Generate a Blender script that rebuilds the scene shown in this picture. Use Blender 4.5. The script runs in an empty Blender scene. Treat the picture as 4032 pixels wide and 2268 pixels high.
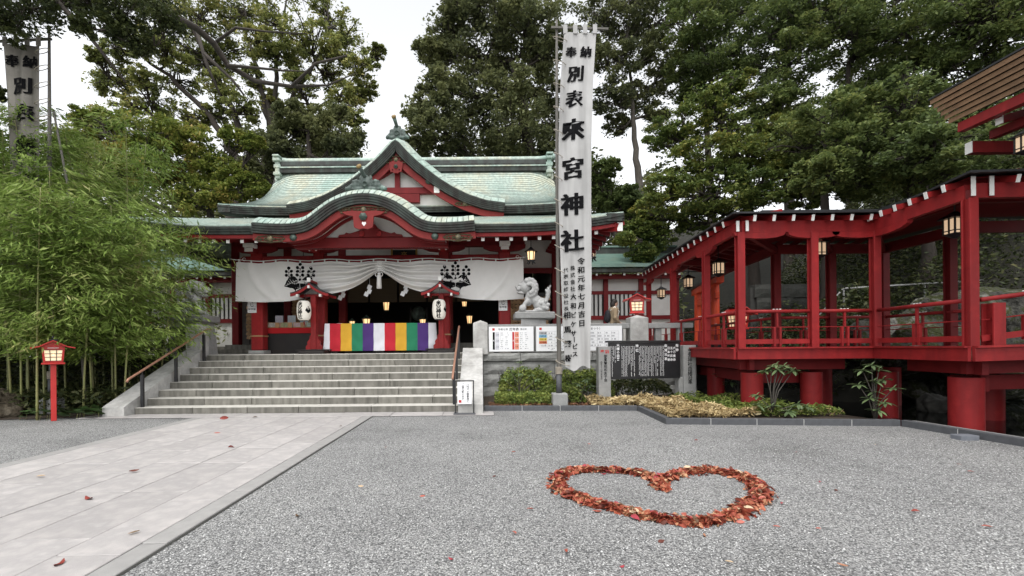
import bpy, math, random
import numpy as np
from mathutils import Vector, Matrix, Euler

SC = bpy.context.scene
COL = SC.collection
R = math.radians
rnd = random.Random(7)
RNG = np.random.default_rng(11)

# ------------------------------------------------------------------ camera
EYE = 1.5
cam_data = bpy.data.cameras.new('camera')
cam_data.sensor_width = 36.0
cam_data.lens = 16.0
cam_data.shift_x = 0.0288
cam_data.shift_y = 0.0583
cam_data.clip_start = 0.05
cam_data.clip_end = 2000.0
cam = bpy.data.objects.new('camera', cam_data)
cam.matrix_world = (Matrix.Translation((0, 0, EYE)) @ Matrix.Rotation(R(90), 4, 'X')
                    @ Matrix.Rotation(R(-0.5), 4, 'Z'))
COL.objects.link(cam)
SC.camera = cam

# ------------------------------------------------------------------ sky, sun, exposure
SUN_EL, SUN_AZ = R(64), R(190)          # azimuth clockwise from +Y
world = bpy.data.worlds.new('World')
SC.world = world
world.use_nodes = True
nt = world.node_tree
nt.nodes.clear()
sky = nt.nodes.new('ShaderNodeTexSky')
sky.sky_type = 'NISHITA'
sky.sun_disc = False
sky.sun_elevation = SUN_EL
sky.sun_rotation = SUN_AZ
sky.air_density = 1.0
sky.dust_density = 2.0
sky.ozone_density = 1.0
hsv = nt.nodes.new('ShaderNodeHueSaturation')     # overcast: the blue is veiled by even cloud
hsv.inputs['Saturation'].default_value = 0.10
hsv.inputs['Value'].default_value = 1.0
bg = nt.nodes.new('ShaderNodeBackground')
bg.inputs['Strength'].default_value = 0.15
wout = nt.nodes.new('ShaderNodeOutputWorld')
nt.links.new(sky.outputs[0], hsv.inputs['Color'])
nt.links.new(hsv.outputs[0], bg.inputs['Color'])
nt.links.new(bg.outputs[0], wout.inputs['Surface'])

sun_data = bpy.data.lights.new('sun', 'SUN')
sun_data.energy = 0.55
sun_data.angle = R(22)
sun_data.color = (1.0, 0.97, 0.92)
sun = bpy.data.objects.new('sun', sun_data)
sd = Vector((math.sin(SUN_AZ) * math.cos(SUN_EL), math.cos(SUN_AZ) * math.cos(SUN_EL), math.sin(SUN_EL)))
sun.rotation_euler = sd.to_track_quat('Z', 'Y').to_euler()
sun.location = (0, -20, 40)
COL.objects.link(sun)

SC.view_settings.view_transform = 'Standard'
SC.view_settings.look = 'None'
SC.view_settings.gamma = 1.0
SC.view_settings.use_curve_mapping = False
SC.view_settings.exposure = 1.3
SC.cycles.max_bounces = 6
SC.cycles.diffuse_bounces = 3
SC.cycles.transparent_max_bounces = 4
SC.cycles.use_denoising = True

# ------------------------------------------------------------------ helpers: objects
WM = {}


def wm(o):
    return WM.get(o.name, Matrix.Identity(4))


def link(o, parent=None):
    """o is built in world coordinates; parenting keeps it there."""
    COL.objects.link(o)
    if parent is not None:
        o.parent = parent
        o.matrix_parent_inverse = wm(parent).inverted()
    WM[o.name] = o.matrix_basis.copy()
    return o


def tag(o, label, cat, group=None):
    o['label'] = label
    o['category'] = cat
    if group:
        o['group'] = group
    return o


def thing(name, label, cat, loc=(0, 0, 0), group=None):
    o = bpy.data.objects.new(name, None)
    o.location = loc
    o.empty_display_size = 0.2
    link(o)
    return tag(o, label, cat, group)


def struct(o):
    o['kind'] = 'structure'
    return o


def stuff(o):
    o['kind'] = 'stuff'
    return o


def inst(name, mesh, parent, M):
    """an object sharing mesh data, placed by a world matrix"""
    o = bpy.data.objects.new(name, mesh)
    o.matrix_basis = M
    return link(o, parent)


def T(x, y, z):
    return Matrix.Translation((x, y, z))


def RZ(a):
    return Matrix.Rotation(a, 4, 'Z')


def RX(a):
    return Matrix.Rotation(a, 4, 'X')


def RY(a):
    return Matrix.Rotation(a, 4, 'Y')


def SCL(x, y, z):
    return Matrix.Diagonal((x, y, z, 1))


def np_mesh(name, v, f, mat, smooth=False):
    """v (n,3) float array, f (m,k) int array of equal-sized faces"""
    v = np.asarray(v, dtype=np.float32)
    f = np.asarray(f, dtype=np.int32)
    k = f.shape[1]
    me = bpy.data.meshes.new(name)
    me.vertices.add(len(v))
    me.vertices.foreach_set('co', v.ravel())
    me.loops.add(f.size)
    me.loops.foreach_set('vertex_index', f.ravel())
    me.polygons.add(len(f))
    me.polygons.foreach_set('loop_start', np.arange(0, f.size, k, dtype=np.int32))
    me.polygons.foreach_set('loop_total', np.full(len(f), k, dtype=np.int32))
    if smooth:
        me.polygons.foreach_set('use_smooth', np.ones(len(f), dtype=bool))
    me.update(calc_edges=True)
    if mat:
        me.materials.append(mat)
    return me


class MB:
    def __init__(self):
        self.v, self.f = [], []

    def add(self, vs, fs, M=None):
        b = len(self.v)
        if M is None:
            self.v += [tuple(p) for p in vs]
        else:
            self.v += [tuple(M @ Vector(p)) for p in vs]
        self.f += [tuple(i + b for i in f) for f in fs]
        return self

    def box(self, x0, x1, y0, y1, z0, z1, M=None):
        vs = [(x0, y0, z0), (x1, y0, z0), (x1, y1, z0), (x0, y1, z0), (x0, y0, z1), (x1, y0, z1), (x1, y1, z1), (x0, y1, z1)]
        fs = [(0, 3, 2, 1), (4, 5, 6, 7), (0, 1, 5, 4), (1, 2, 6, 5), (2, 3, 7, 6), (3, 0, 4, 7)]
        return self.add(vs, fs, M)

    def cbox(self, x0, x1, y0, y1, z0, z1, c=0.01, M=None):
        """box with chamfered edges (24 vertices)"""
        vs, idx = [], {}
        X, Y, Z = (x0, x1), (y0, y1), (z0, z1)
        for i in (0, 1):
            for j in (0, 1):
                for k in (0, 1):
                    si, sj, sk = (1 - 2 * i) * c, (1 - 2 * j) * c, (1 - 2 * k) * c
                    for a, p in (('x', (X[i], Y[j] + sj, Z[k] + sk)), ('y', (X[i] + si, Y[j], Z[k] + sk)), ('z', (X[i] + si, Y[j] + sj, Z[k]))):
                        idx[(i, j, k, a)] = len(vs)
                        vs.append(p)
        g = lambda i, j, k, a: idx[(i, j, k, a)]
        fs = []
        for s in (0, 1):
            fx = [g(s, 0, 0, 'x'), g(s, 1, 0, 'x'), g(s, 1, 1, 'x'), g(s, 0, 1, 'x')]
            fy = [g(0, s, 0, 'y'), g(1, s, 0, 'y'), g(1, s, 1, 'y'), g(0, s, 1, 'y')]
            fz = [g(0, 0, s, 'z'), g(1, 0, s, 'z'), g(1, 1, s, 'z'), g(0, 1, s, 'z')]
            fs += [fx if s else fx[::-1], fy[::-1] if s else fy, fz if s else fz[::-1]]
        ctr = Vector(((x0 + x1) / 2, (y0 + y1) / 2, (z0 + z1) / 2))

        def orient(f):
            p = [Vector(vs[i]) for i in f]
            n = (p[1] - p[0]).cross(p[2] - p[0])
            m = sum(p, Vector()) / len(p) - ctr
            return f if n.dot(m) > 0 else f[::-1]
        fs = [orient(f) for f in fs]
        for i in (0, 1):
            for j in (0, 1):
                fs.append(orient([g(i, j, 0, 'x'), g(i, j, 1, 'x'), g(i, j, 1, 'y'), g(i, j, 0, 'y')]))
                fs.append(orient([g(i, 0, j, 'x'), g(i, 1, j, 'x'), g(i, 1, j, 'z'), g(i, 0, j, 'z')]))
                fs.append(orient([g(0, i, j, 'y'), g(1, i, j, 'y'), g(1, i, j, 'z'), g(0, i, j, 'z')]))
                for k in (0, 1):
                    fs.append(orient([g(i, j, k, 'x'), g(i, j, k, 'y'), g(i, j, k, 'z')]))
        return self.add(vs, fs, M)

    def beam(self, a, b, w, h, up=(0, 0, 1), M=None):
        """rectangular bar from a to b, w across, h along up"""
        a, b = Vector(a), Vector(b)
        d = (b - a).normalized()
        s = d.cross(Vector(up)).normalized()
        u = s.cross(d).normalized()
        s, u = s * w / 2, u * h / 2
        vs = [a - s - u, a + s - u, a + s + u, a - s + u, b - s - u, b + s - u, b + s + u, b - s + u]
        fs = [(0, 1, 2, 3), (7, 6, 5, 4), (0, 4, 5, 1), (1, 5, 6, 2), (2, 6, 7, 3), (3, 7, 4, 0)]
        return self.add(vs, fs, M)

    def tube(self, pts, rad, n=8, cap=True, M=None):
        pts = [Vector(p) for p in pts]
        if not hasattr(rad, '__len__'):
            rad = [rad] * len(pts)
        vs, fs = [], []
        prev = None
        for i, p in enumerate(pts):
            d = (pts[min(i + 1, len(pts) - 1)] - pts[max(i - 1, 0)])
            if d.length < 1e-9:
                d = Vector((0, 0, 1))
            d.normalize()
            if prev is None:
                s = d.cross(Vector((0, 0, 1)) if abs(d.z) < 0.95 else Vector((1, 0, 0))).normalized()
            else:
                s = (prev - d * prev.dot(d)).normalized()
            prev = s
            u = d.cross(s)
            for k in range(n):
                a = 2 * math.pi * k / n
                vs.append(p + (s * math.cos(a) + u * math.sin(a)) * rad[i])
        for i in range(len(pts) - 1):
            for k in range(n):
                k2 = (k + 1) % n
                fs.append((i * n + k, i * n + k2, (i + 1) * n + k2, (i + 1) * n + k))
        if cap:
            fs.append(tuple(range(n))[::-1])
            fs.append(tuple((len(pts) - 1) * n + k for k in range(n)))
        return self.add(vs, fs, M)

    def lathe(self, prof, n=16, M=None, cap=True):
        """prof: [(r,z)...] about the z axis"""
        vs, fs = [], []
        for r, z in prof:
            for k in range(n):
                a = 2 * math.pi * k / n
                vs.append((r * math.cos(a), r * math.sin(a), z))
        for i in range(len(prof) - 1):
            for k in range(n):
                k2 = (k + 1) % n
                fs.append((i * n + k, i * n + k2, (i + 1) * n + k2, (i + 1) * n + k))
        if cap:
            fs.append(tuple(range(n))[::-1])
            fs.append(tuple((len(prof) - 1) * n + k for k in range(n)))
        return self.add(vs, fs, M)

    def prism(self, poly, off, M=None):
        """poly: 3D outline points, off: extrusion vector"""
        off = Vector(off)
        n = len(poly)
        vs = [Vector(p) for p in poly] + [Vector(p) + off for p in poly]
        fs = [tuple(range(n)), tuple(range(2 * n - 1, n - 1, -1))]
        for i in range(n):
            j = (i + 1) % n
            fs.append((i, i + n, j + n, j))
        return self.add(vs, fs, M)

    def grid(self, P):
        """P: 2D list of points -> quads"""
        nu, nv = len(P), len(P[0])
        vs = [p for row in P for p in row]
        fs = []
        for i in range(nu - 1):
            for j in range(nv - 1):
                fs.append((i * nv + j, i * nv + j + 1, (i + 1) * nv + j + 1, (i + 1) * nv + j))
        return self.add(vs, fs)

    def slab(self, P, Q):
        """closed solid between two equally sized point grids P (top) and Q (bottom)"""
        nu, nv = len(P), len(P[0])
        b = nu * nv
        vs = [p for r in P for p in r] + [p for r in Q for p in r]
        fs = []
        for i in range(nu - 1):
            for j in range(nv - 1):
                a = i * nv + j
                fs.append((a, a + 1, a + nv + 1, a + nv))
                fs.append((b + a, b + a + nv, b + a + nv + 1, b + a + 1))
        ring = [j for j in range(nv)] + [i * nv + nv - 1 for i in range(1, nu)] + [(nu - 1) * nv + j for j in range(nv - 2, -1, -1)] + [i * nv for i in range(nu - 2, 0, -1)]
        for k in range(len(ring)):
            p, q = ring[k], ring[(k + 1) % len(ring)]
            fs.append((q, p, b + p, b + q))
        return self.add(vs, fs)

    def mesh(self, name, mat=None, smooth=False):
        me = bpy.data.meshes.new(name)
        me.from_pydata([tuple(p) for p in self.v], [], self.f)
        if smooth:
            me.polygons.foreach_set('use_smooth', [True] * len(me.polygons))
        if mat:
            me.materials.append(mat)
        me.update()
        return me

    def build(self, name, mat, parent=None, smooth=False, fix=False, mat2=None, sel=None):
        me = self.mesh(name, mat, smooth)
        if mat2:
            me.materials.append(mat2)
            for p in me.polygons:
                if sel(p):
                    p.material_index = 1
        if fix:
            import bmesh
            bm = bmesh.new()
            bm.from_mesh(me)
            bmesh.ops.recalc_face_normals(bm, faces=bm.faces)
            bm.to_mesh(me)
            bm.free()
        o = bpy.data.objects.new(name, me)
        return link(o, parent)


def smooth_by_angle(o, deg=35):
    """smooth shading with sharp edges kept"""
    me = o.data
    me.polygons.foreach_set('use_smooth', [True] * len(me.polygons))
    me.set_sharp_from_angle(angle=R(deg))
    return o


def blob_mesh(name, balls, voxel, mat):
    """one continuous surface from ellipsoids: (center, radii, rotation Euler or None)"""
    import bmesh
    bm = bmesh.new()
    for c, r, e in balls:
        M = T(*c) @ (Euler(e).to_matrix().to_4x4() if e else Matrix.Identity(4)) @ SCL(*r)
        bmesh.ops.create_icosphere(bm, subdivisions=3, radius=1.0, matrix=M)
    me = bpy.data.meshes.new(name + '_raw')
    bm.to_mesh(me)
    bm.free()
    o = bpy.data.objects.new('tmp', me)
    COL.objects.link(o)
    m = o.modifiers.new('r', 'REMESH')
    m.mode = 'VOXEL'
    m.voxel_size = voxel
    m.use_smooth_shade = True
    s = o.modifiers.new('s', 'SMOOTH')
    s.iterations = 2
    dg = bpy.context.evaluated_depsgraph_get()
    dg.update()
    out = bpy.data.meshes.new_from_object(o.evaluated_get(dg))
    out.name = name
    out.materials.clear()
    out.materials.append(mat)
    bpy.data.objects.remove(o)
    bpy.data.meshes.remove(me)
    return out


# ------------------------------------------------------------------ helpers: materials
def ramp(nt, pts):
    n = nt.nodes.new('ShaderNodeValToRGB')
    while len(n.color_ramp.elements) < len(pts):
        n.color_ramp.elements.new(0.5)
    for e, (p, c) in zip(n.color_ramp.elements, pts):
        e.position = p
        e.color = (*c, 1) if len(c) == 3 else c
    return n


def mat(name, c1, c2=None, scale=6.0, rough=0.7, bump=0.0, bscale=40.0, metal=0.0, detail=6.0, vary=0.0,
        spec=0.4, streak=None, island=0.0, emit=None, estr=0.0, stretch=(1, 1, 1), c3=None, trans=0.0):
    m = bpy.data.materials.new(name)
    m.use_nodes = True
    t = m.node_tree
    L = t.links.new
    b = t.nodes['Principled BSDF']
    b.inputs['Roughness'].default_value = rough
    b.inputs['Metallic'].default_value = metal
    b.inputs['Specular IOR Level'].default_value = spec
    tc = t.nodes.new('ShaderNodeTexCoord')
    mp = t.nodes.new('ShaderNodeMapping')
    mp.inputs['Scale'].default_value = stretch
    L(tc.outputs['Object'], mp.inputs['Vector'])
    if c2 is None:
        c2 = tuple(x * 0.8 for x in c1)
    nz = t.nodes.new('ShaderNodeTexNoise')
    nz.inputs['Scale'].default_value = scale
    nz.inputs['Detail'].default_value = detail
    nz.inputs['Roughness'].default_value = 0.62
    L(mp.outputs[0], nz.inputs['Vector'])
    pts = [(0.32, c1), (0.68, c2)] if c3 is None else [(0.28, c1), (0.52, c2), (0.72, c3)]
    rp = ramp(t, pts)
    L(nz.outputs['Fac'], rp.inputs[0])
    col = rp.outputs[0]
    if streak:                        # rain streaks / vertical grime: (colour, strength, xscale, zscale)
        sc_, st_, sx, sz = streak
        mp2 = t.nodes.new('ShaderNodeMapping')
        mp2.inputs['Scale'].default_value = (sx, sx, sz)
        L(tc.outputs['Object'], mp2.inputs['Vector'])
        n2 = t.nodes.new('ShaderNodeTexNoise')
        n2.inputs['Scale'].default_value = 1.0
        n2.inputs['Detail'].default_value = 4.0
        L(mp2.outputs[0], n2.inputs['Vector'])
        r2 = ramp(t, [(0.42, (0, 0, 0)), (0.68, (1, 1, 1))])
        L(n2.outputs['Fac'], r2.inputs[0])
        mu = t.nodes.new('ShaderNodeMath')
        mu.operation = 'MULTIPLY'
        mu.inputs[1].default_value = st_
        L(r2.outputs[0], mu.inputs[0])
        mx = t.nodes.new('ShaderNodeMix')
        mx.data_type = 'RGBA'
        L(mu.outputs[0], mx.inputs['Factor'])
        L(col, mx.inputs['A'])
        mx.inputs['B'].default_value = (*sc_, 1)
        col = mx.outputs['Result']
    if vary or island:
        if vary:
            oi = t.nodes.new('ShaderNodeObjectInfo')
            src, amt = oi.outputs['Random'], vary
        else:
            ge = t.nodes.new('ShaderNodeNewGeometry')
            src, amt = ge.outputs['Random Per Island'], island
        mr = t.nodes.new('ShaderNodeMapRange')
        mr.inputs['To Min'].default_value = 1 - amt
        mr.inputs['To Max'].default_value = 1 + amt
        L(src, mr.inputs['Value'])
        hv = t.nodes.new('ShaderNodeHueSaturation')
        L(mr.outputs[0], hv.inputs['Value'])
        L(col, hv.inputs['Color'])
        col = hv.outputs[0]
    L(col, b.inputs['Base Color'])
    if bump:
        nb = t.nodes.new('ShaderNodeTexNoise')
        nb.inputs['Scale'].default_value = bscale
        nb.inputs['Detail'].default_value = 5.0
        L(mp.outputs[0], nb.inputs['Vector'])
        bp = t.nodes.new('ShaderNodeBump')
        bp.inputs['Strength'].default_value = bump
        bp.inputs['Distance'].default_value = 0.02
        L(nb.outputs['Fac'], bp.inputs['Height'])
        L(bp.outputs[0], b.inputs['Normal'])
    if emit:
        b.inputs['Emission Color'].default_value = (*emit, 1)
        b.inputs['Emission Strength'].default_value = estr
    return m


def leaf_mat(name, cols, scale=0.6, rough=0.5, trans=0.35, spec=0.2):
    """foliage: colour by leaf island and by clump noise, some light through the blade"""
    m = bpy.data.materials.new(name)
    m.use_nodes = True
    t = m.node_tree
    L = t.links.new
    b = t.nodes['Principled BSDF']
    ge = t.nodes.new('ShaderNodeNewGeometry')
    nz = t.nodes.new('ShaderNodeTexNoise')
    nz.inputs['Scale'].default_value = scale
    nz.inputs['Detail'].default_value = 2.0
    tc = t.nodes.new('ShaderNodeTexCoord')
    L(tc.outputs['Object'], nz.inputs['Vector'])
    ad = t.nodes.new('ShaderNodeMath')
    ad.operation = 'MULTIPLY_ADD'
    ad.inputs[1].default_value = 0.5
    L(ge.outputs['Random Per Island'], ad.inputs[0])
    mr = t.nodes.new('ShaderNodeMapRange')
    mr.inputs['From Min'].default_value = 0.3
    mr.inputs['From Max'].default_value = 0.7
    mr.inputs['To Max'].default_value = 0.5
    L(nz.outputs['Fac'], mr.inputs['Value'])
    L(mr.outputs[0], ad.inputs[2])
    n = len(cols)
    rp = ramp(t, [(i / (n - 1), c) for i, c in enumerate(cols)])
    L(ad.outputs[0], rp.inputs[0])
    L(rp.outputs[0], b.inputs['Base Color'])
    b.inputs['Roughness'].default_value = rough
    b.inputs['Specular IOR Level'].default_value = spec
    if trans:
        tl = t.nodes.new('ShaderNodeBsdfTranslucent')
        L(rp.outputs[0], tl.inputs['Color'])
        mx = t.nodes.new('ShaderNodeMixShader')
        mx.inputs[0].default_value = trans
        L(b.outputs[0], mx.inputs[1])
        L(tl.outputs[0], mx.inputs[2])
        L(mx.outputs[0], t.nodes['Material Output'].inputs['Surface'])
    return m


M = {}
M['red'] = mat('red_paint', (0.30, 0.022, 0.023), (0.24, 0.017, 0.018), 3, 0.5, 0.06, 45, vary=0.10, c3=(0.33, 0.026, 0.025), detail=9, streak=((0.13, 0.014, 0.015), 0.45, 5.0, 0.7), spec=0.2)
M['red_dark'] = mat('red_paint_dark', (0.17, 0.014, 0.015), (0.125, 0.010, 0.011), 3, 0.55, 0.05, 50, vary=0.08, spec=0.2)  # darker copy of the red for inner, back and under parts
M['barge'] = mat('bargeboard_red', (0.21, 0.024, 0.021), (0.15, 0.017, 0.016), 2.5, 0.55, 0.05, 40, spec=0.2, detail=9)  # darker red, the shade under the gable edge put into the colour
M['vermilion'] = mat('vermilion', (0.62, 0.07, 0.02), (0.5, 0.05, 0.018), 3, 0.45, 0.03, 50)
M['lamp_red'] = mat('lamp_red', (0.55, 0.035, 0.03), (0.46, 0.028, 0.025), 4, 0.4, 0.03, 60)
M['white'] = mat('white_paint', (0.78, 0.77, 0.74), (0.70, 0.69, 0.66), 5, 0.6)
M['plaster'] = mat('plaster', (0.66, 0.65, 0.62), (0.56, 0.55, 0.52), 1.5, 0.8, 0.03, 30)
M['copper'] = None
M['bark'] = None
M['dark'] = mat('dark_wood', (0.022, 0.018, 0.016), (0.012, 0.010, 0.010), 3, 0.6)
M['black'] = mat('black_metal', (0.012, 0.012, 0.013), (0.018, 0.018, 0.02), 8, 0.4, spec=0.5)
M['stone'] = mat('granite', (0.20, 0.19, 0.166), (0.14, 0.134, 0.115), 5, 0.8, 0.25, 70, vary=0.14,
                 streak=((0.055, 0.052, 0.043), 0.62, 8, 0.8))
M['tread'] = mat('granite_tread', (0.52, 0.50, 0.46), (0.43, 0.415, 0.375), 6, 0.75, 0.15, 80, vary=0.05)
M['cheek'] = mat('granite_cheek', (0.50, 0.49, 0.47), (0.36, 0.355, 0.34), 9, 0.8, 0.4, 45, vary=0.06,
                 streak=((0.17, 0.165, 0.15), 0.5, 2.2, 1.3))
M['stone_grey'] = mat('grey_granite', (0.30, 0.30, 0.29), (0.23, 0.23, 0.225), 9, 0.75, 0.2, 90, vary=0.06)
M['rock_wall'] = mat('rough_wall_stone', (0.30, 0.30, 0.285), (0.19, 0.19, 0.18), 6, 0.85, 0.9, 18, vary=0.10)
M['joint'] = mat('joint_mortar', (0.05, 0.05, 0.045), (0.035, 0.034, 0.03), 10, 0.9)
M['kerb'] = mat('kerb_stone', (0.085, 0.088, 0.095), (0.065, 0.067, 0.072), 12, 0.6, 0.06, 90, vary=0.06)
M['cloth'] = mat('white_cloth', (0.68, 0.665, 0.64), (0.60, 0.59, 0.565), 1.2, 0.9, 0.05, 200)
M['ink'] = mat('ink', (0.0045, 0.0045, 0.005), (0.007, 0.007, 0.008), 20, 0.8, spec=0.08)
M['redink'] = mat('red_ink', (0.5, 0.03, 0.03), (0.42, 0.025, 0.025), 20, 0.7)
M['paper'] = mat('white_board', (0.80, 0.80, 0.80), (0.76, 0.76, 0.77), 3, 0.45)
M['handrail'] = mat('copper_rail', (0.40, 0.21, 0.14), (0.33, 0.17, 0.115), 9, 0.35, metal=0.35)
M['lamp_glow'] = mat('lit_paper', (0.9, 0.75, 0.5), (0.9, 0.7, 0.45), 4, 0.8, emit=(1.0, 0.62, 0.28), estr=0.55)
M['lamp_dim'] = mat('lit_paper_dim', (0.85, 0.75, 0.55), (0.85, 0.7, 0.5), 4, 0.8, emit=(1.0, 0.70, 0.42), estr=0.28)
M['bronze'] = mat('bronze', (0.06, 0.085, 0.07), (0.035, 0.05, 0.042), 8, 0.5, 0.2, 40, metal=0.4)
M['wood'] = mat('plain_wood', (0.36, 0.22, 0.11), (0.28, 0.165, 0.08), 4, 0.6, 0.1, 50, vary=0.15, stretch=(1, 1, 6))
M['gold'] = mat('gilt', (0.55, 0.36, 0.10), (0.4, 0.25, 0.07), 9, 0.4, metal=0.7)
M['soil'] = mat('leafy_soil', (0.060, 0.042, 0.028), (0.035, 0.026, 0.019), 14, 0.95, 0.8, 30)
M['earth'] = mat('dark_earth', (0.032, 0.030, 0.022), (0.018, 0.018, 0.014), 3, 0.95, 0.6, 10)
M['trunk'] = mat('tree_bark', (0.050, 0.040, 0.032), (0.030, 0.025, 0.021), 9, 0.9, 0.7, 14, stretch=(1, 1, 0.3))
M['trunk_grey'] = mat('grey_bark', (0.10, 0.088, 0.074), (0.06, 0.052, 0.044), 9, 0.9, 0.6, 14, stretch=(1, 1, 0.3))
M['slate'] = mat('black_roofing', (0.020, 0.021, 0.023), (0.014, 0.0145, 0.016), 6, 0.5)


def copper_mat(name, axis, pitch, greens):
    """verdigris sheet copper: thin raised courses across the slope, stains that follow the fall"""
    m = bpy.data.materials.new(name)
    m.use_nodes = True
    t = m.node_tree
    L = t.links.new
    b = t.nodes['Principled BSDF']
    b.inputs['Roughness'].default_value = 0.6
    tc = t.nodes.new('ShaderNodeTexCoord')
    mp = t.nodes.new('ShaderNodeMapping')
    mp.inputs['Scale'].default_value = (1.0, 0.35, 0.6)
    L(tc.outputs['Object'], mp.inputs['Vector'])
    n1 = t.nodes.new('ShaderNodeTexNoise')
    n1.inputs['Scale'].default_value = 0.55
    n1.inputs['Detail'].default_value = 7
    n1.inputs['Roughness'].default_value = 0.7
    L(mp.outputs[0], n1.inputs['Vector'])
    rp = ramp(t, [(0.34, greens[0]), (0.5, greens[1]), (0.60, greens[2]), (0.72, greens[3])])
    L(n1.outputs['Fac'], rp.inputs[0])
    n2 = t.nodes.new('ShaderNodeTexNoise')
    n2.inputs['Scale'].default_value = 9
    n2.inputs['Detail'].default_value = 6
    L(mp.outputs[0], n2.inputs['Vector'])
    r2 = ramp(t, [(0.42, (0.72, 0.72, 0.72)), (0.62, (1.1, 1.1, 1.1))])
    L(n2.outputs['Fac'], r2.inputs[0])
    mx = t.nodes.new('ShaderNodeMix')
    mx.data_type = 'RGBA'
    mx.blend_type = 'MULTIPLY'
    mx.inputs['Factor'].default_value = 0.8
    L(rp.outputs[0], mx.inputs['A'])
    L(r2.outputs[0], mx.inputs['B'])
    L(mx.outputs['Result'], b.inputs['Base Color'])
    return m


M['copper'] = copper_mat('verdigris', 'z', 0.12, [(0.28, 0.40, 0.345), (0.38, 0.455, 0.395), (0.44, 0.455, 0.35), (0.32, 0.285, 0.20)])
M['copper_dark'] = mat('dark_copper', (0.045, 0.048, 0.043), (0.026, 0.025, 0.024), 2.2, 0.6, 0.2, 30, detail=8,
                       streak=((0.09, 0.13, 0.11), 0.4, 3.5, 0.6))
M['bark'] = mat('eave_layers', (0.036, 0.033, 0.029), (0.020, 0.019, 0.017), 3.0, 0.8, 0.3, 30, detail=8,
                streak=((0.075, 0.105, 0.09), 0.45, 5.0, 1.2))


# ------------------------------------------------------------------ helpers: writing
_glyphs = {}
_tc = bpy.data.curves.new('glyph', 'FONT')
_tc.resolution_u = 1
_tc.fill_mode = 'FRONT'
_to = bpy.data.objects.new('glyph', _tc)
COL.objects.link(_to)


def glyph(ch, bold=0.0):
    key = (ch, bold)
    if key not in _glyphs:
        _tc.body = ch
        _tc.offset = bold
        dg = bpy.context.evaluated_depsgraph_get()
        dg.update()
        me = bpy.data.meshes.new_from_object(_to.evaluated_get(dg))
        _glyphs[key] = ([(v.co.x - 0.5, v.co.y - 0.38) for v in me.vertices], [tuple(p.vertices) for p in me.polygons])
        bpy.data.meshes.remove(me)
    return _glyphs[key]


def write_glyph(mb, ch, cx, cy, w, h, fn, bold=0.0, slant=0.0, fat=0.0, turn=0.0):
    """lay one character centred on (cx,cy) of a surface: fn(u, v, lift) -> point"""
    vs, fs = glyph(ch, bold)
    shifts = (0.0,) if not fat else (-fat, 0.0, fat)
    for k, dx in enumerate(shifts):
        pts = []
        for x, y in vs:
            if turn:
                x, y = x * math.cos(turn) - y * math.sin(turn), x * math.sin(turn) + y * math.cos(turn)
            y2 = y + slant * x
            pts.append(fn(cx + (x + dx) * w, cy + y2 * h, 0.0015 * k))
        mb.add(pts, fs)


def column(mb, text, cx, top, size, step, fn, **kw):
    for i, ch in enumerate(text):
        write_glyph(mb, ch, cx, top - (i + 0.5) * step, size, size, fn, **kw)


def on_front(x0, y, z0):
    """surface facing the camera (-Y) with origin at x0,z0"""
    return lambda u, v, l=0.0: (x0 + u, y - l, z0 + v)
# ------------------------------------------------------------------ ground, gravel court, pond, planting beds
def gravel_mat():
    m = bpy.data.materials.new('gravel')
    m.use_nodes = True
    t = m.node_tree
    L = t.links.new
    b = t.nodes['Principled BSDF']
    b.inputs['Roughness'].default_value = 0.85
    tc = t.nodes.new('ShaderNodeTexCoord')
    vo = t.nodes.new('ShaderNodeTexVoronoi')
    vo.inputs['Scale'].default_value = 80
    L(tc.outputs['Object'], vo.inputs['Vector'])
    sep = t.nodes.new('ShaderNodeSeparateColor')
    L(vo.outputs['Color'], sep.inputs[0])
    rp = ramp(t, [(0.0, (0.15, 0.151, 0.153)), (0.35, (0.275, 0.275, 0.275)), (0.7, (0.40, 0.399, 0.393)), (1.0, (0.58, 0.575, 0.56))])
    L(sep.outputs[0], rp.inputs[0])
    gap = ramp(t, [(0.0, (1, 1, 1)), (0.45, (0.9, 0.9, 0.9)), (0.8, (0.30, 0.30, 0.30))])
    L(vo.outputs['Distance'], gap.inputs[0])
    mx = t.nodes.new('ShaderNodeMix')
    mx.data_type = 'RGBA'
    mx.blend_type = 'MULTIPLY'
    mx.inputs['Factor'].default_value = 1.0
    L(rp.outputs[0], mx.inputs['A'])
    L(gap.outputs[0], mx.inputs['B'])
    nz = t.nodes.new('ShaderNodeTexNoise')
    nz.inputs['Scale'].default_value = 0.55
    nz.inputs['Detail'].default_value = 7
    nz.inputs['Roughness'].default_value = 0.65
    L(tc.outputs['Object'], nz.inputs['Vector'])
    r3 = ramp(t, [(0.30, (0.62, 0.62, 0.61)), (0.45, (0.86, 0.86, 0.855)), (0.7, (1.05, 1.05, 1.03))])
    L(nz.outputs['Fac'], r3.inputs[0])
    m2 = t.nodes.new('ShaderNodeMix')
    m2.data_type = 'RGBA'
    m2.blend_type = 'MULTIPLY'
    m2.inputs['Factor'].default_value = 1.0
    L(mx.outputs['Result'], m2.inputs['A'])
    L(r3.outputs[0], m2.inputs['B'])
    L(m2.outputs['Result'], b.inputs['Base Color'])
    bp = t.nodes.new('ShaderNodeBump')
    bp.inputs['Strength'].default_value = 0.9
    bp.inputs['Distance'].default_value = 0.012
    bp.invert = True
    L(vo.outputs['Distance'], bp.inputs['Height'])
    L(bp.outputs[0], b.inputs['Normal'])
    return m


M['gravel'] = gravel_mat()

g = MB().add([(-400, -400, -0.7), (400, -400, -0.7), (400, 600, -0.7), (-400, 600, -0.7)], [(0, 1, 2, 3)]).build('ground', M['earth'])
struct(g)

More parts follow.
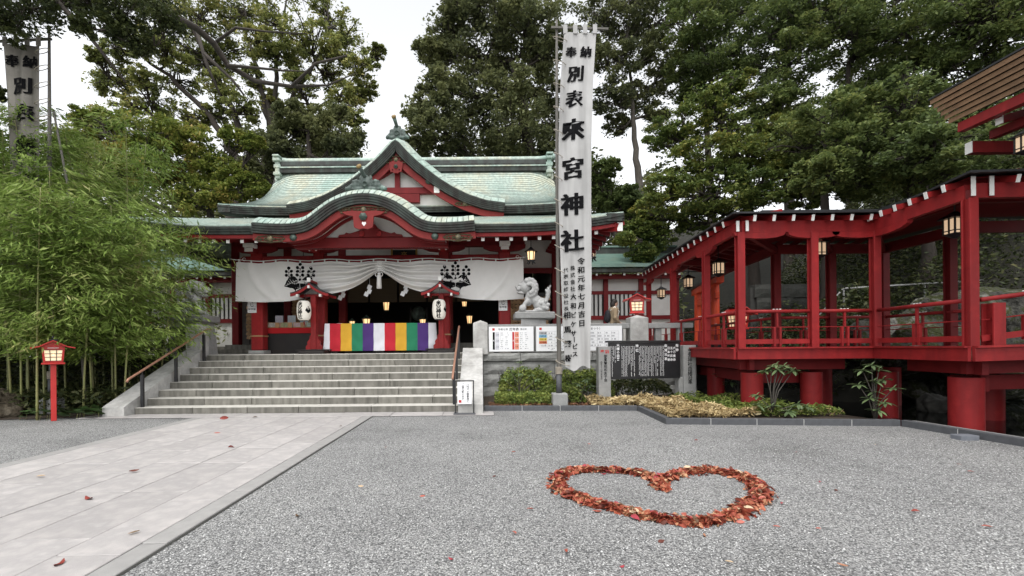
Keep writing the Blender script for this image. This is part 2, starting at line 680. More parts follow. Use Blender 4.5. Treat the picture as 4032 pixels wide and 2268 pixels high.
KERB = [(0.03, 10.8), (3.6, 10.6), (3.5, 8.72), (7.62, 8.3), (7.8, 6.5), (8.1, 0.0), (8.2, -3.0)]
court = [(-80, -60), (80, -60), (80, -3.0)] + KERB[::-1] + [(0.03, 13.6), (-80, 13.6)]
g = MB().add([(x, y, 0.0) for x, y in court], [tuple(range(len(court)))]).build('gravel_court', M['gravel'])
struct(g)

# loose top layer of the gravel near the viewer
def scatter_gravel():
    n = 52000
    Yv = 1.7 + (RNG.random(n) ** 1.7) * 5.6
    half = 1.22 * Yv
    Xv = (RNG.random(n) * 2 - 1) * half
    keep = (Xv > -2.40) & (Xv < 7.6)
    Xv, Yv = Xv[keep], Yv[keep]
    n = len(Xv)
    base = np.array([(1, 0, 0), (0, 1, 0), (-1, 0, 0), (0, -1, 0), (0, 0, 0.8), (0, 0, -0.4)], dtype=np.float32)
    tri = np.array([(0, 1, 4), (1, 2, 4), (2, 3, 4), (3, 0, 4)], dtype=np.int32)
    s = (0.003 + 0.005 * RNG.random((n, 1, 1))) * (0.7 + 0.6 * RNG.random((n, 1, 3)))
    jit = (RNG.random((n, 6, 3)) - 0.5) * 0.7
    a = RNG.random(n) * 6.283
    ca, sa = np.cos(a)[:, None], np.sin(a)[:, None]
    p = (base[None] + jit) * s
    x = p[:, :, 0] * ca - p[:, :, 1] * sa + Xv[:, None]
    y = p[:, :, 0] * sa + p[:, :, 1] * ca + Yv[:, None]
    z = np.maximum(p[:, :, 2], -0.002) + 0.0035
    v = np.stack([x, y, z], 2).reshape(-1, 3)
    f = (tri[None] + (np.arange(n) * 6)[:, None, None]).reshape(-1, 3)
    me = np_mesh('gravel', v, f, mat('gravel_stone', (0.48, 0.48, 0.47), (0.29, 0.29, 0.29), 45, 0.85, island=0.45))
    o = bpy.data.objects.new('gravel', me)
    link(o)
    stuff(o)
    o['label'] = 'loose light grey gravel covering the open court'


scatter_gravel()

soil = [(0.03, 10.83), (3.62, 10.63), (3.55, 8.78), (7.56, 8.36), (7.0, 10.4), (6.3, 13.4), (0.03, 13.4)]
g = MB().add([(x, y, 0.075) for x, y in soil], [tuple(range(len(soil)))]).build('planting_bed', M['soil'])
struct(g)
lsoil = [(-60, 9.75), (-11.5, 9.85), (-9.5, 10.15), (-8.66, 10.3), (-8.66, 13.5), (-60, 13.5)]
g = MB().add([(x, y, 0.012) for x, y in lsoil], [tuple(range(len(lsoil)))]).build('bamboo_bed', M['soil'])
struct(g)


def water_mat():
    m = bpy.data.materials.new('pond_water')
    m.use_nodes = True
    t = m.node_tree
    b = t.nodes['Principled BSDF']
    b.inputs['Base Color'].default_value = (0.006, 0.008, 0.008, 1)
    b.inputs['Roughness'].default_value = 0.04
    b.inputs['Specular IOR Level'].default_value = 0.5
    nz = t.nodes.new('ShaderNodeTexNoise')
    nz.inputs['Scale'].default_value = 3.0
    bp = t.nodes.new('ShaderNodeBump')
    bp.inputs['Strength'].default_value = 0.06
    t.links.new(nz.outputs['Fac'], bp.inputs['Height'])
    t.links.new(bp.outputs[0], b.inputs['Normal'])
    return m


g = MB().add([(6.0, -3, -0.09), (40, -3, -0.09), (40, 13.6, -0.09), (6.0, 13.6, -0.09)], [(0, 1, 2, 3)]).build('pond_water', water_mat())
struct(g)

# ------------------------------------------------------------------ kerb of dark stones
kerb = thing('kerb', 'low dark grey stone kerb along the planting bed and pond', 'kerb', (3.5, 9.5, 0))
for (ax, ay), (bx, by) in zip(KERB[:-1], KERB[1:]):
    a, b2 = Vector((ax, ay, 0)), Vector((bx, by, 0))
    d = b2 - a
    n = max(1, round(d.length / 0.86))
    ang = math.atan2(d.y, d.x)
    L_ = d.length / n
    me = MB().cbox(0.003, L_ - 0.003, 0.0, 0.12, -0.25, 0.115, 0.006).mesh('kerb_stone', M['kerb'])
    mj = MB().box(-0.003, 0.0028, 0.004, 0.116, -0.25, 0.1125).mesh('mortar_joint', M['white'])
    for i in range(n):
        p = a + d * (i / n)
        ks = inst('kerb_stone', me, kerb, T(p.x, p.y, 0) @ RZ(ang))
        if i:
            inst('mortar_joint', mj, kerb, T(p.x, p.y, 0) @ RZ(ang))
inner = thing('pond_coping', 'narrow grey coping strip behind the kerb at pond edge', 'coping', (7.9, 7, 0))
for k, ((ax, ay), (bx, by)) in enumerate((((7.86, 8.32), (8.04, 6.5)), ((8.04, 6.5), (8.34, 0.0)))):
    a, b2 = Vector((ax, ay, 0.0)), Vector((bx, by, 0.0))
    MB().beam(a, b2, 0.07, 0.20).build('coping_stone', M['stone_grey'], inner)
dr = thing('drain_block', 'small blue grey concrete block against the kerb', 'block', (7.45, 7.0, 0))
MB().cbox(7.38, 7.66, 7.02, 7.2, -0.02, 0.075, 0.008).build('block_body', mat('blue_concrete', (0.17, 0.18, 0.2), (0.13, 0.14, 0.16), 9), dr)

# ------------------------------------------------------------------ paved approach
paving = bpy.data.objects.new('paved_path', None)
link(paving)
struct(paving)
M['slab'] = mat('path_granite', (0.46, 0.43, 0.412), (0.33, 0.313, 0.305), 2.6, 0.7, 0.2, 120, vary=0.08, detail=10, c3=(0.48, 0.45, 0.435))
M['slab_edge'] = mat('path_edge_granite', (0.31, 0.302, 0.29), (0.25, 0.243, 0.235), 6, 0.7, 0.12, 120, vary=0.05)
MB().add([(-6.4, -3, 0.006), (-2.42, -3, 0.006), (-2.42, 10.02, 0.006), (-6.4, 10.02, 0.006)], [(0, 1, 2, 3)]).build('path_bedding', M['joint'], paving)
lanes = [-6.16, -5.55, -4.94, -4.33, -3.72, -3.11, -2.64]
sl_cache = {}


def slab(x0, x1, y0, y1, m='slab'):
    key = (round(x1 - x0, 3), round(y1 - y0, 3), m)
    if key not in sl_cache:
        sl_cache[key] = MB().cbox(0.0045, key[0] - 0.0045, 0.0045, key[1] - 0.0045, -0.03, 0.018, 0.005).mesh('paving_slab', M[m])
    inst('paving_slab', sl_cache[key], paving, T(x0, y0, rnd.uniform(-0.003, 0.003)) @ RX(rnd.uniform(-0.0015, 0.0015)) @ RY(rnd.uniform(-0.002, 0.002)))


for li in range(6):
    y = -3.0 + rnd.choice((0, 0.45, 0.9, 0.3))
    while y < 10.0:
        ln = rnd.choice((0.9, 1.2, 1.2, 1.5))
        y1 = min(y + ln, 10.0)
        if 10.0 - y1 < 0.35:
            y1 = 10.0
        slab(lanes[li], lanes[li + 1], y, y1)
        y = y1
for x0, x1 in ((-6.38, -6.16), (-2.64, -2.44)):
    y = -3.0
    while y < 9.99:
        slab(x0, x1, y, min(y + 1.3, 10.0), 'slab_edge')
        y += 1.3
# landing strip at the foot of the stairs
MB().add([(-9.0, 10.02, 0.006), (0.25, 10.02, 0.006), (0.25, 10.62, 0.006), (-9.0, 10.62, 0.006)], [(0, 1, 2, 3)]).build('landing_bedding', M['joint'], paving)
x = -9.0
while x < 0.2:
    slab(x, min(x + 1.156, 0.25), 10.05, 10.60)
    x += 1.156

# ------------------------------------------------------------------ stone staircase
SX0, SX1, SY0, RISE, TREAD = -8.12, -0.57, 10.6, 0.169, 0.40
TZ = RISE * 8                                     # terrace level
stairs = thing('stone_staircase', 'wide flight of eight weathered granite steps up to the shrine', 'stairs', (-4.3, 12, 0))
MB().box(SX0 + 0.01, SX1 - 0.01, SY0 + 0.35, 13.9, -0.05, 0.1).build('step_core', M['joint'], stairs)
for i in range(8):
    y0 = SY0 + i * TREAD
    cuts = [SX0]
    x = SX0 + rnd.uniform(0.7, 1.5)
    while x < SX1 - 0.6:
        cuts.append(x)
        x += rnd.uniform(1.1, 1.75)
    cuts.append(SX1)
    for a, b2 in zip(cuts[:-1], cuts[1:]):
        dy = rnd.uniform(-0.004, 0.004)
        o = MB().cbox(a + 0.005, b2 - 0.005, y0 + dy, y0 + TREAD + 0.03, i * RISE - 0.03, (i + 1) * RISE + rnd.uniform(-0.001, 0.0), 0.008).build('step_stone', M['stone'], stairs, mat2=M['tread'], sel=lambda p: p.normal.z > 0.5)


def cheek(name, label, x0, x1):
    t = thing(name, label, 'wall', ((x0 + x1) / 2, 12, 0))
    # profile in Y,Z: low nose, then a straight ramp; three stones
    s = (1.50 - 0.26) / (13.2 - 10.38)
    top = lambda y: 0.26 + s * (y - 10.38)
    cuts = [10.38, 11.32, 12.26, 13.2]
    for k in range(3):
        ya, yb = cuts[k] + 0.004 * (k > 0), cuts[k + 1] - 0.004
        poly = [(x0, ya, -0.02), (x0, yb, -0.02), (x0, yb, top(yb)), (x0, ya, top(ya))]
        if k == 0:
            poly = [(x0, 10.30, -0.02), (x0, yb, -0.02), (x0, yb, top(yb)), (x0, 10.40, 0.27), (x0, 10.30, 0.22)]
        MB().prism(poly, (x1 - x0, 0, 0)).build('cheek_stone', M['cheek'], t, fix=True)
    return t


cheek('stair_cheek_wall', 'sloping granite cheek wall beside the bamboo, left of the steps', -8.62, -8.125)
cheek('stair_cheek_wall', 'sloping pale granite cheek wall behind the white notice stand', -0.565, 0.0)


def pillar(name, label, x0, x1, y0, y1, z0, z1, m='cheek'):
    t = thing(name, label, 'stone post', ((x0 + x1) / 2, (y0 + y1) / 2, z0))
    b_ = MB().cbox(x0, x1, y0, y1, z0, z1, 0.012)
    b_.build('post_shaft', M[m], t)
    cx, cy = (x0 + x1) / 2, (y0 + y1) / 2
    c = MB()
    c.add([(x0 + .006, y0 + .006, z1 + .001), (x1 - .006, y0 + .006, z1 + .001), (x1 - .006, y1 - .006, z1 + .001), (x0 + .006, y1 - .006, z1 + .001), (cx, cy, z1 + 0.09)],
          [(0, 1, 4), (1, 2, 4), (2, 3, 4), (3, 0, 4), (3, 2, 1, 0)])
    c.build('post_cap', M[m], t)
    return t


pillar('stone_post', 'square granite post at the head of the left stair rail', -8.62, -8.2, 13.21, 13.65, 1.30, 2.20)
pillar('stone_post', 'square granite post between the stairs and the white chart', -0.27, 0.155, 13.21, 13.63, 1.30, 2.22)
pillar('stone_post', 'square granite post below the small red lantern', 4.33, 4.86, 13.30, 13.75, 1.34, 2.34, 'cheek')

# ------------------------------------------------------------------ terrace and retaining walls
terr = MB().box(-22, 9.2, 13.83, 30, -0.2, TZ - 0.004).build('terrace', M['tread'])
struct(terr)


def rock_stone(w, h, d, seed):
    r = random.Random(seed)
    nx, nz = 5, 4
    P = []
    for j in range(nz):
        row = []
        for i in range(nx):
            edge = i in (0, nx - 1) or j in (0, nz - 1)
            row.append((0.006 + (w - 0.012) * i / (nx - 1), 0.012 if edge else -r.uniform(0.004, 0.035), 0.005 + (h - 0.01) * j / (nz - 1)))
        P.append(row)
    mb = MB()
    mb.grid(P)
    x0, x1, z0, z1 = 0.006, w - 0.006, 0.005, h - 0.005
    mb.add([(x0, .012, z0), (x1, .012, z0), (x1, d, z0), (x0, d, z0), (x0, .012, z1), (x1, .012, z1), (x1, d, z1), (x0, d, z1)],
           [(0, 3, 2, 1), (4, 5, 6, 7), (1, 2, 6, 5), (3, 0, 4, 7), (2, 3, 7, 6)])
    return mb.mesh('wall_stone', M['rock_wall'])


rocks = {}
M['stone_shaded'] = mat('shaded_dark_stone', (0.055, 0.056, 0.048), (0.028, 0.032, 0.022), 5, 0.9, 0.5, 30)  # darker stone: the shade behind the bamboo put into the colour


def course(parent, xa, xb, y, z0, z1, lmin, lmax, d=0.4, m=None):
    x = xa
    while x < xb - 0.01:
        w = round(rnd.uniform(lmin, lmax), 1)
        if xb - x - w < 0.35:
            w = xb - x
        key = (round(w, 2), round(z1 - z0, 2), rnd.randrange(3), m)
        if key not in rocks:
            rocks[key] = rock_stone(key[0], key[1], d, hash(key[:3]) % 999)
            if m:
                rocks[key].materials[0] = M[m]
        inst('wall_stone', rocks[key], parent, T(x, y, z0))
        x += w


rw = thing('retaining_wall', 'rough faced stone retaining wall behind the clipped shrubs', 'wall', (3, 13.4, 0))
MB().box(0.01, 6.3, 13.40, 13.82, -0.1, 1.10).build('wall_core', M['joint'], rw)
course(rw, 0.01, 6.3, 13.36, 0.0, 0.36, 0.8, 1.3)
course(rw, 0.01, 6.3, 13.36, 0.36, 0.72, 0.7, 1.2)
course(rw, 0.01, 6.3, 13.36, 0.72, 1.09, 0.8, 1.2)
course(rw, 0.01, 6.3, 13.28, 1.10, 1.345, 1.0, 1.4, 0.55)
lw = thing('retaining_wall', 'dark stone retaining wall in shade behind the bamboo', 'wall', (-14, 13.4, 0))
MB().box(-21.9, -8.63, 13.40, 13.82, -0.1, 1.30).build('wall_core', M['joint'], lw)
course(lw, -21.9, -8.63, 13.36, 0.0, 0.43, 0.9, 1.4, m='stone_shaded')
course(lw, -21.9, -8.63, 13.36, 0.43, 0.86, 0.9, 1.4, m='stone_shaded')
course(lw, -21.9, -8.63, 13.36, 0.86, 1.30, 0.9, 1.4, m='stone_shaded')


def balustrade(label, xa, xb, y, step=0.47, m='stone_grey'):
    t = thing('stone_balustrade', label, 'fence', ((xa + xb) / 2, y, TZ))
    MB().cbox(xa, xb, y - 0.13, y + 0.13, 2.03, 2.18, 0.01).build('top_rail', M[m], t)
    n = max(1, int((xb - xa) / step))
    me = MB().cbox(-0.09, 0.09, -0.08, 0.08, 1.35, 2.028, 0.008).mesh('baluster', M[m])
    for i in range(n):
        inst('baluster', me, t, T(xa + (i + 0.5) * (xb - xa) / n, y, 0))


balustrade('grey stone balustrade carrying the white charts', 0.157, 4.328, 13.5)
balustrade('short grey stone balustrade right of the lantern post', 4.862, 6.2, 13.5)
balustrade('grey stone balustrade in shade behind the bamboo', -21.5, -8.63, 13.5, 0.6, 'stone_shaded')
# ------------------------------------------------------------------ shrine hall
XC = -3.4
hall = thing('shrine_hall', 'red and white shrine hall under green copper roofs with curved gables', 'shrine', (XC, 18, TZ))


def lerp_tab(tab, x):
    if x <= tab[0][0]:
        return tab[0][1]
    for (a, fa), (b, fb) in zip(tab[:-1], tab[1:]):
        if x <= b:
            t = (x - a) / (b - a)
            return fa + (fb - fa) * t
    return tab[-1][1]


def smooth_tab(tab, x):
    """monotone-ish smooth interpolation: average of neighbours of the piecewise-linear table"""
    w = 0.12
    return sum(lerp_tab(tab, abs(x + d)) for d in (-w, -w / 2, 0, w / 2, w)) / 5


def offset2d(pts, d):
    """shift a polyline by d along its right-hand normal (down for left-to-right)"""
    out = []
    n = len(pts)
    for i in range(n):
        a, b = pts[max(i - 1, 0)], pts[min(i + 1, n - 1)]
        tx, tz = b[0] - a[0], b[1] - a[1]
        l = math.hypot(tx, tz) or 1
        out.append((pts[i][0] + tz / l * d, pts[i][1] - tx / l * d))
    return out


def band(parent, name, prof, y0, y1, t0, t1, m, mirror_fix=True):
    """solid strip following profile (x,z) between perpendicular offsets t0,t1, from depth y0 to y1"""
    a, b = offset2d(prof, t0), offset2d(prof, t1)
    if mirror_fix:                      # keep both halves from crossing on the axis
        n = len(prof)
        for L_ in (a, b):
            for i in range(n):
                if prof[i][0] < XC - 1e-6:
                    L_[i] = (min(L_[i][0], XC - 0.001), L_[i][1])
                elif prof[i][0] > XC + 1e-6:
                    L_[i] = (max(L_[i][0], XC + 0.001), L_[i][1])
    P = [[(x, y, z) for x, z in a] for y in (y0, y1)]
    Q = [[(x, y, z) for x, z in b] for y in (y0, y1)]
    o = MB().slab(P, Q).build(name, m, parent, fix=True)
    return smooth_by_angle(o, 40)


def layered(parent, prof, y_front, depth, t0, t1, n, m, step=0.025):
    for k in range(n):
        a = t0 + (t1 - t0) * k / n
        b = t0 + (t1 - t0) * (k + 1) / n
        band(parent, 'eave_layer', prof, y_front + step * k, y_front + depth, a + 0.004, b - 0.004, m)


# ---- main roof
RY0, RY1, RZ0, RZ1 = 18.6, 23.2, 7.32, 10.55


def main_roof(x, s):
    u = min(1.0, abs(x) / 7.37)
    L = 7.37 - 0.30 * s
    z = RZ0 + (RZ1 - RZ0) * (0.45 * s + 0.55 * s ** 2.1)
    e = max(0.0, (u - 0.80) / 0.20)
    z -= e * e * lerp_tab([(0, 0), (0.2, 0.04), (0.33, 0.13), (0.55, 0.36), (0.75, 0.54), (0.9, 0.56), (0.96, 0.45), (1, 0.15)], s)
    z += 0.16 * u ** 5 * (1 - s)
    return (XC + x / 7.37 * L, RY0 + (RY1 - RY0) * s, z)


def stepped(name, fn, us, s0, s1, n, parent, lip=0.022, thick=0.16, m='copper'):
    """roof surface fn(u, s) laid in n overlapping courses; the lips' shadow lines are put in as a darker colour"""
    rows = []
    for i in range(n):
        a, b = s0 + (s1 - s0) * i / n, s0 + (s1 - s0) * (i + 1) / n
        for s, lift in ((a, lip), (b - 0.0006, 0.0)):
            rows.append([(p[0], p[1], p[2] + lift) for p in (fn(u, s) for u in us)])
    nv = len(us)
    mb = MB().slab(rows, [[(p[0], p[1] + 0.02, p[2] - thick) for p in r] for r in rows])
    o = mb.build(name, M[m], parent, fix=True)
    o.data.materials.append(M['seam_lip_shade'])
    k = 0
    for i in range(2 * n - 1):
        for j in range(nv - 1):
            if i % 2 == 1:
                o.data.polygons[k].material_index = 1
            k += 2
    return smooth_by_angle(o, 12)


M['seam_lip_shade'] = mat('roof_seam_lip_shade', (0.10, 0.13, 0.115), (0.065, 0.085, 0.075), 5, 0.8)  # dark plate joints; on course lips, the lip shadow put into the colour
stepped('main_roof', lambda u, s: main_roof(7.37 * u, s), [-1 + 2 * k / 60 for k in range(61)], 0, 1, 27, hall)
back = [[(p[0], 2 * RY1 - p[1] + 0.02, p[2]) for p in (main_roof(-7.37 + 14.74 * k / 20, s) for k in range(21))] for s in (0, .25, .5, .75, 1)]
MB().slab(back, [[(p[0], p[1], p[2] - 0.2) for p in r] for r in back]).build('back_roof', M['copper'], hall, fix=True)
eprof = [(main_roof(x, 0)[0], main_roof(x, 0)[2]) for x in np.linspace(-7.37, 7.37, 50)]
for k in range(4):
    band(hall, 'eave_layer', eprof, RY0 - 0.02 + 0.03 * k, RY0 + 0.6, 0.03 + 0.075 * k, 0.03 + 0.075 * (k + 1) - 0.006, M['bark'], False)
# gable verge layers of the main roof
for sx in (-1, 1):
    for k in range(3):
        P = [[(p[0] + sx * dx, p[1], p[2] - 0.05 - 0.1 * k) for p in (main_roof(sx * 7.37, s) for s in np.linspace(0, 1, 14))] for dx in (0.03 - 0.03 * k, -0.5)]
        Q = [[(p[0], p[1], p[2] - 0.095) for p in r] for r in P]
        MB().slab(P, Q).build('verge_layer', M['bark'], hall, fix=True)

# ---- ridge
rd = MB().box(XC - 6.9, XC + 6.9, RY1 - 0.30, RY1 + 0.30, 10.40, 10.62).build('ridge_base', M['bark'], hall)
MB().box(XC - 6.92, XC + 6.92, RY1 - 0.34, RY1 + 0.34, 10.625, 10.68).build('ridge_course', M['copper'], rd)
MB().box(XC - 6.9, XC + 6.9, RY1 - 0.27, RY1 + 0.27, 10.685, 10.80).build('ridge_course', M['bark'], rd)
MB().box(XC - 6.9, XC + 6.9, RY1 - 0.25, RY1 + 0.25, 10.80, 10.98).build('ridge_course', M['copper_dark'], rd)
cap = []
for i in range(41):
    x = -7.15 + 14.3 * i / 40
    u = abs(x) / 7.15
    cap.append((XC + x, RY1, 11.06 + 0.16 * max(0, (u - 0.88) / 0.12) ** 2))
o = MB().tube(cap, 0.16, 10, M=None).build('ridge_cap', M['copper'], rd, smooth=True)
for sx in (-1, 1):
    b_ = MB()
    # stepped, flaring end plates
    for zz, hw, th in ((10.25, 0.42, 0.16), (10.62, 0.36, 0.2), (10.95, 0.46, 0.16), (11.15, 0.52, 0.1)):
        b_.cbox(XC + sx * 6.85 - 0.17, XC + sx * 6.85 + 0.17, RY1 - hw, RY1 + hw, zz - 0.001, zz + th, 0.03)
    b_.cbox(XC + sx * 6.85 - 0.11, XC + sx * 6.85 + 0.11, RY1 - 0.33, RY1 + 0.33, 10.1, 11.2, 0.03)
    b_.build('ridge_end_plate', M['copper'], rd)

# ---- triangular dormer gable
GT = [(0, 9.80), (0.15, 9.70), (0.5, 9.30), (0.95, 8.87), (1.7, 8.28), (2.3, 7.90), (2.9, 7.60), (3.6, 7.37), (4.35, 7.26)]
GY = 18.1
xs = [-4.35 + 8.7 * i / 60 for i in range(61)]
gprof = [(XC + x, lerp_tab(GT, abs(x)) if abs(x) < 0.15 else smooth_tab(GT, x)) for x in xs]
gup = offset2d(gprof, -0.36)
gup[30] = (XC, gprof[30][1] + 0.40)
P = [[(x, GY + 0.02, z - 0.01) for x, z in gprof], [(x, GY + 0.28, z - 0.02) for x, z in offset2d(gprof, -0.22)], [(x, GY + 0.62, z - 0.02) for x, z in gup]]
P += [[(x, y, z - 0.02) for x, z in gup] for y in (GY + 2.0, GY + 5.0)]
o = MB().slab(P, [[(x, y + 0.02, z - 0.10) for x, y, z in r] for r in P]).build('dormer_roof', M['seam_lip_shade'], hall, fix=True)


def lip_plates(prof, n_skip, y0, y1, off1, parent):
    """copper plates bent over the rolled front edge"""
    for i in range(0, len(prof) - n_skip, n_skip):
        seg = prof[max(i - 1, 0):i + n_skip + 2]
        sl_ = slice(1 if i else 0, (1 if i else 0) + n_skip + 1)
        rows = []
        for y, of in ((y0, 0.0), ((y0 + y1) / 2, -off1 * 0.62), (y1, -off1)):
            q = offset2d(seg, of - 0.008)[sl_]
            r = [(x, y, z) for x, z in q]
            d0 = Vector(r[-1]) - Vector(r[0])
            d0 = d0.normalized() * 0.011
            r[0] = tuple(Vector(r[0]) + d0)
            r[-1] = tuple(Vector(r[-1]) - d0)
            rows.append(r)
        MB().slab(rows, [[(a, b + 0.01, c - 0.014) for a, b, c in r] for r in rows]).build('copper_plate', M['copper'], parent, fix=True)


lip_plates(gprof, 2, GY - 0.02, GY + 0.62, 0.35, hall)
layered(hall, gprof, GY - 0.06, 0.9, 0.02, 0.34, 5, M['bark'], 0.02)
gb = band(hall, 'bargeboard', gprof, GY + 0.16, GY + 0.24, 0.36, 0.60, M['barge'])
inner_ = offset2d(gprof, 0.5)
gw = [(x, z) for x, z in inner_ if abs(x - XC) < 3.3]
gw[len(gw) // 2] = (XC, gprof[30][1] - 0.75)
MB().prism([(x, GY + 0.55, z) for x, z in gw] + [(XC + 3.3, GY + 0.55, 7.2), (XC - 3.3, GY + 0.55, 7.2)], (0, 0.08, 0)).build('gable_wall', M['plaster'], hall, fix=True)
MB().box(XC - 1.75, XC + 1.75, GY + 0.33, GY + 0.54, 7.78, 8.02).build('gable_tie_beam', M['red_dark'], hall)
MB().box(XC - 0.10, XC + 0.10, GY + 0.36, GY + 0.54, 8.03, 8.75).build('king_post', M['red_dark'], hall)
MB().box(XC - 0.9, XC + 0.9, GY + 0.34, GY + 0.54, 7.42, 7.77).build('gable_panel', M['red_dark'], hall)
for sx in (-1, 1):
    MB().beam((XC + sx * 0.15, GY + 0.45, 8.8), (XC + sx * 1.5, GY + 0.45, 8.0), 0.16, 0.14).build('gable_strut', M['red_dark'], hall)
    MB().cbox(XC + sx * 1.62 - 0.11, XC + sx * 1.62 + 0.11, GY + 0.12, GY + 0.5, 7.72, 7.98, 0.01).build('purlin_end', M['white'], hall)
    b_ = MB().lathe([(0.13, 0), (0.13, 0.03), (0.07, 0.06), (0.05, 0.09), (0.0, 0.1)], 12, T(XC + sx * 1.30, GY + 0.155, 8.20) @ RX(R(90)))
    b_.build('boss', M['bronze'], gb, smooth=True)


def pendant(parent, x, y, z, s, heart=False):
    """carved pendant below the gable peak: a shaped red board with bronze boss"""
    pts = [(-0.42, 0.30), (0, 0.52), (0.42, 0.30), (0.34, -0.22), (0.20, -0.25), (0.10, -0.33), (0, -0.30), (-0.10, -0.33), (-0.20, -0.25), (-0.34, -0.22)]
    p = MB().prism([(x + a * s, y, z + b * s) for a, b in pts], (0, 0.06, 0)).build('gable_pendant', M['barge'], parent, fix=True)
    MB().lathe([(0.13 * s, 0), (0.13 * s, 0.03), (0.07 * s, 0.06), (0.04 * s, 0.09), (0, 0.1)], 6, T(x, y - 0.002, z + 0.08 * s) @ RX(R(90))).build('boss', M['bronze'], p)
    for sx in (-1, 1):
        MB().lathe([(0.035 * s, 0), (0.03 * s, 0.02), (0, 0.021)], 8, T(x + sx * 0.2 * s, y - 0.002, z - 0.12 * s) @ RX(R(90))).build('pendant_eye', M['ink'], p)
    return p


pendant(hall, XC, GY + 0.09, 8.72, 0.66)


def scroll_carving(parent, x, y, z, w, h, m, n=9, seed=1):
    """openwork metal fretwork: interlaced curls in one flat bar"""
    r = random.Random(seed)
    mb = MB()
    for k in range(n):
        cx = x + w * (k / (n - 1) - 0.5)
        hh = h * (1 - 0.5 * abs(2 * k / (n - 1) - 1))
        rr = w / n * 0.62
        pts = []
        for i in range(11):
            a = i / 10 * 5.2 * (1 if k % 2 else -1) + r.uniform(0, 6)
            q = rr * (1 - 0.6 * i / 10)
            pts.append((cx + q * math.cos(a), y, z + q * math.sin(a) * hh / h))
        mb.tube(pts, 0.018, 4)
    for sz in (-1, 1):
        mb.tube([(x - w / 2, y, z + sz * h * 0.3), (x, y, z + sz * h * 0.5), (x + w / 2, y, z + sz * h * 0.3)], 0.02, 4)
    mb.lathe([(0.10, 0), (0.09, 0.03), (0.05, 0.06), (0, 0.07)], 10, T(x, y, z) @ RX(R(90)))
    o = mb.build('metal_fretwork', m, parent)
    return stuff(o)


M['fret'] = mat('aged_gilt', (0.16, 0.13, 0.07), (0.06, 0.06, 0.045), 14, 0.5, metal=0.5)
scroll_carving(hall, XC, GY + 0.12, 9.05, 0.85, 0.30, M['fret'], 8, 3)
for sx in (-1, 1):
    scroll_carving(hall, XC + sx * 2.75, GY + 0.14, 7.28, 0.7, 0.16, M['fret'], 6, 5)


def ridge_ornament(parent, x, y, z, s, horn_dx, wing=1.0, tall=1.0):
    """demon-board ridge end: shield body, curled wings, projecting horn with pale tip"""
    balls = [((0, 0, 0.28), (0.30, 0.14, 0.30), None), ((0, -0.06, 0.22), (0.17, 0.14, 0.17), None), ((0, 0, 0.05), (0.75, 0.13, 0.10), None),
             ((-0.22, 0, 0.50), (0.07, 0.1, 0.12), None), ((0.22, 0, 0.50), (0.07, 0.1, 0.12), None), ((0, 0, 0.54), (0.12, 0.1, 0.1), None)]
    for sx in (-1, 1):
        for cx, cz, rr in ((0.46, 0.22, 0.15), (0.42, 0.36, 0.11), (0.55, 0.35, 0.08), (0.72, 0.10, 0.12), (0.86, 0.07, 0.09), (0.64, 0.2, 0.08)):
            balls.append(((sx * cx, 0, cz), (rr, 0.12, rr), None))
    me = blob_mesh('ridge_ornament', [((c[0] * s * wing, c[1] * s, c[2] * s * tall), (r_[0] * s * (0.5 + 0.5 * wing), r_[1] * s, r_[2] * s * tall), e) for c, r_, e in balls], 0.035 * s, M['bronze2'])
    o = inst('ridge_ornament', me, parent, T(x, y, z))
    MB().lathe([(0.12 * s, 0), (0.13 * s, 0.02 * s), (0.10 * s, 0.03 * s), (0.09 * s, -0.02)], 14, T(x, y - 0.2 * s, z + 0.22 * s) @ RX(R(90))).build('crest_disc', M['bronze'], o, smooth=True)
    pts = [(x, y, z + 0.5 * s * tall), (x + horn_dx * 0.5 * s, y - 0.12 * s, z + (0.60 * tall) * s), (x + horn_dx * 0.9 * s, y - 0.3 * s, z + (0.58 * tall + 0.13) * s), (x + horn_dx * 1.4 * s, y - 0.42 * s, z + (0.58 * tall + 0.24) * s)]
    MB().tube(pts, [0.09 * s, 0.085 * s, 0.09 * s, 0.10 * s], 10).build('horn', M['bronze2'], o, smooth=True)
    d = (Vector(pts[3]) - Vector(pts[2])).normalized()
    MB().tube([pts[3], Vector(pts[3]) + d * 0.10 * s], 0.115 * s, 10).build('horn_tip', M['tan'], o, smooth=True)
    return o


M['bronze2'] = mat('weathered_bronze', (0.11, 0.155, 0.135), (0.055, 0.07, 0.062), 3, 0.55, 0.2, 25, detail=8, c3=(0.20, 0.29, 0.25))
M['tan'] = mat('ochre_patina', (0.28, 0.19, 0.07), (0.20, 0.13, 0.05), 8, 0.6)
ridge_ornament(hall, XC, GY + 0.5, 10.06, 0.80, -0.06, 0.62, 1.1)

# ---- lower skirt roof
LY0, LYI, LZ0, LZI, LE, LI = 13.6, 18.95, 5.22, 6.98, 7.65, 6.35


def lower_front(u, s):
    half = LE + (LI - LE) * s
    x = u * half
    z = LZ0 + (LZI - LZ0) * (1.04 * s - 0.04 * s * s)
    a = abs(u)
    z += (1 - s) ** 1.5 * (0.30 * max(0, (a - 0.55) / 0.45) ** 2.2)
    return (XC + x, LY0 + (LYI - LY0) * s, z)


def skirt_x(xabs, s):
    half = LE + (LI - LE) * s
    return lower_front(max(-1, min(1, xabs / half)), s)


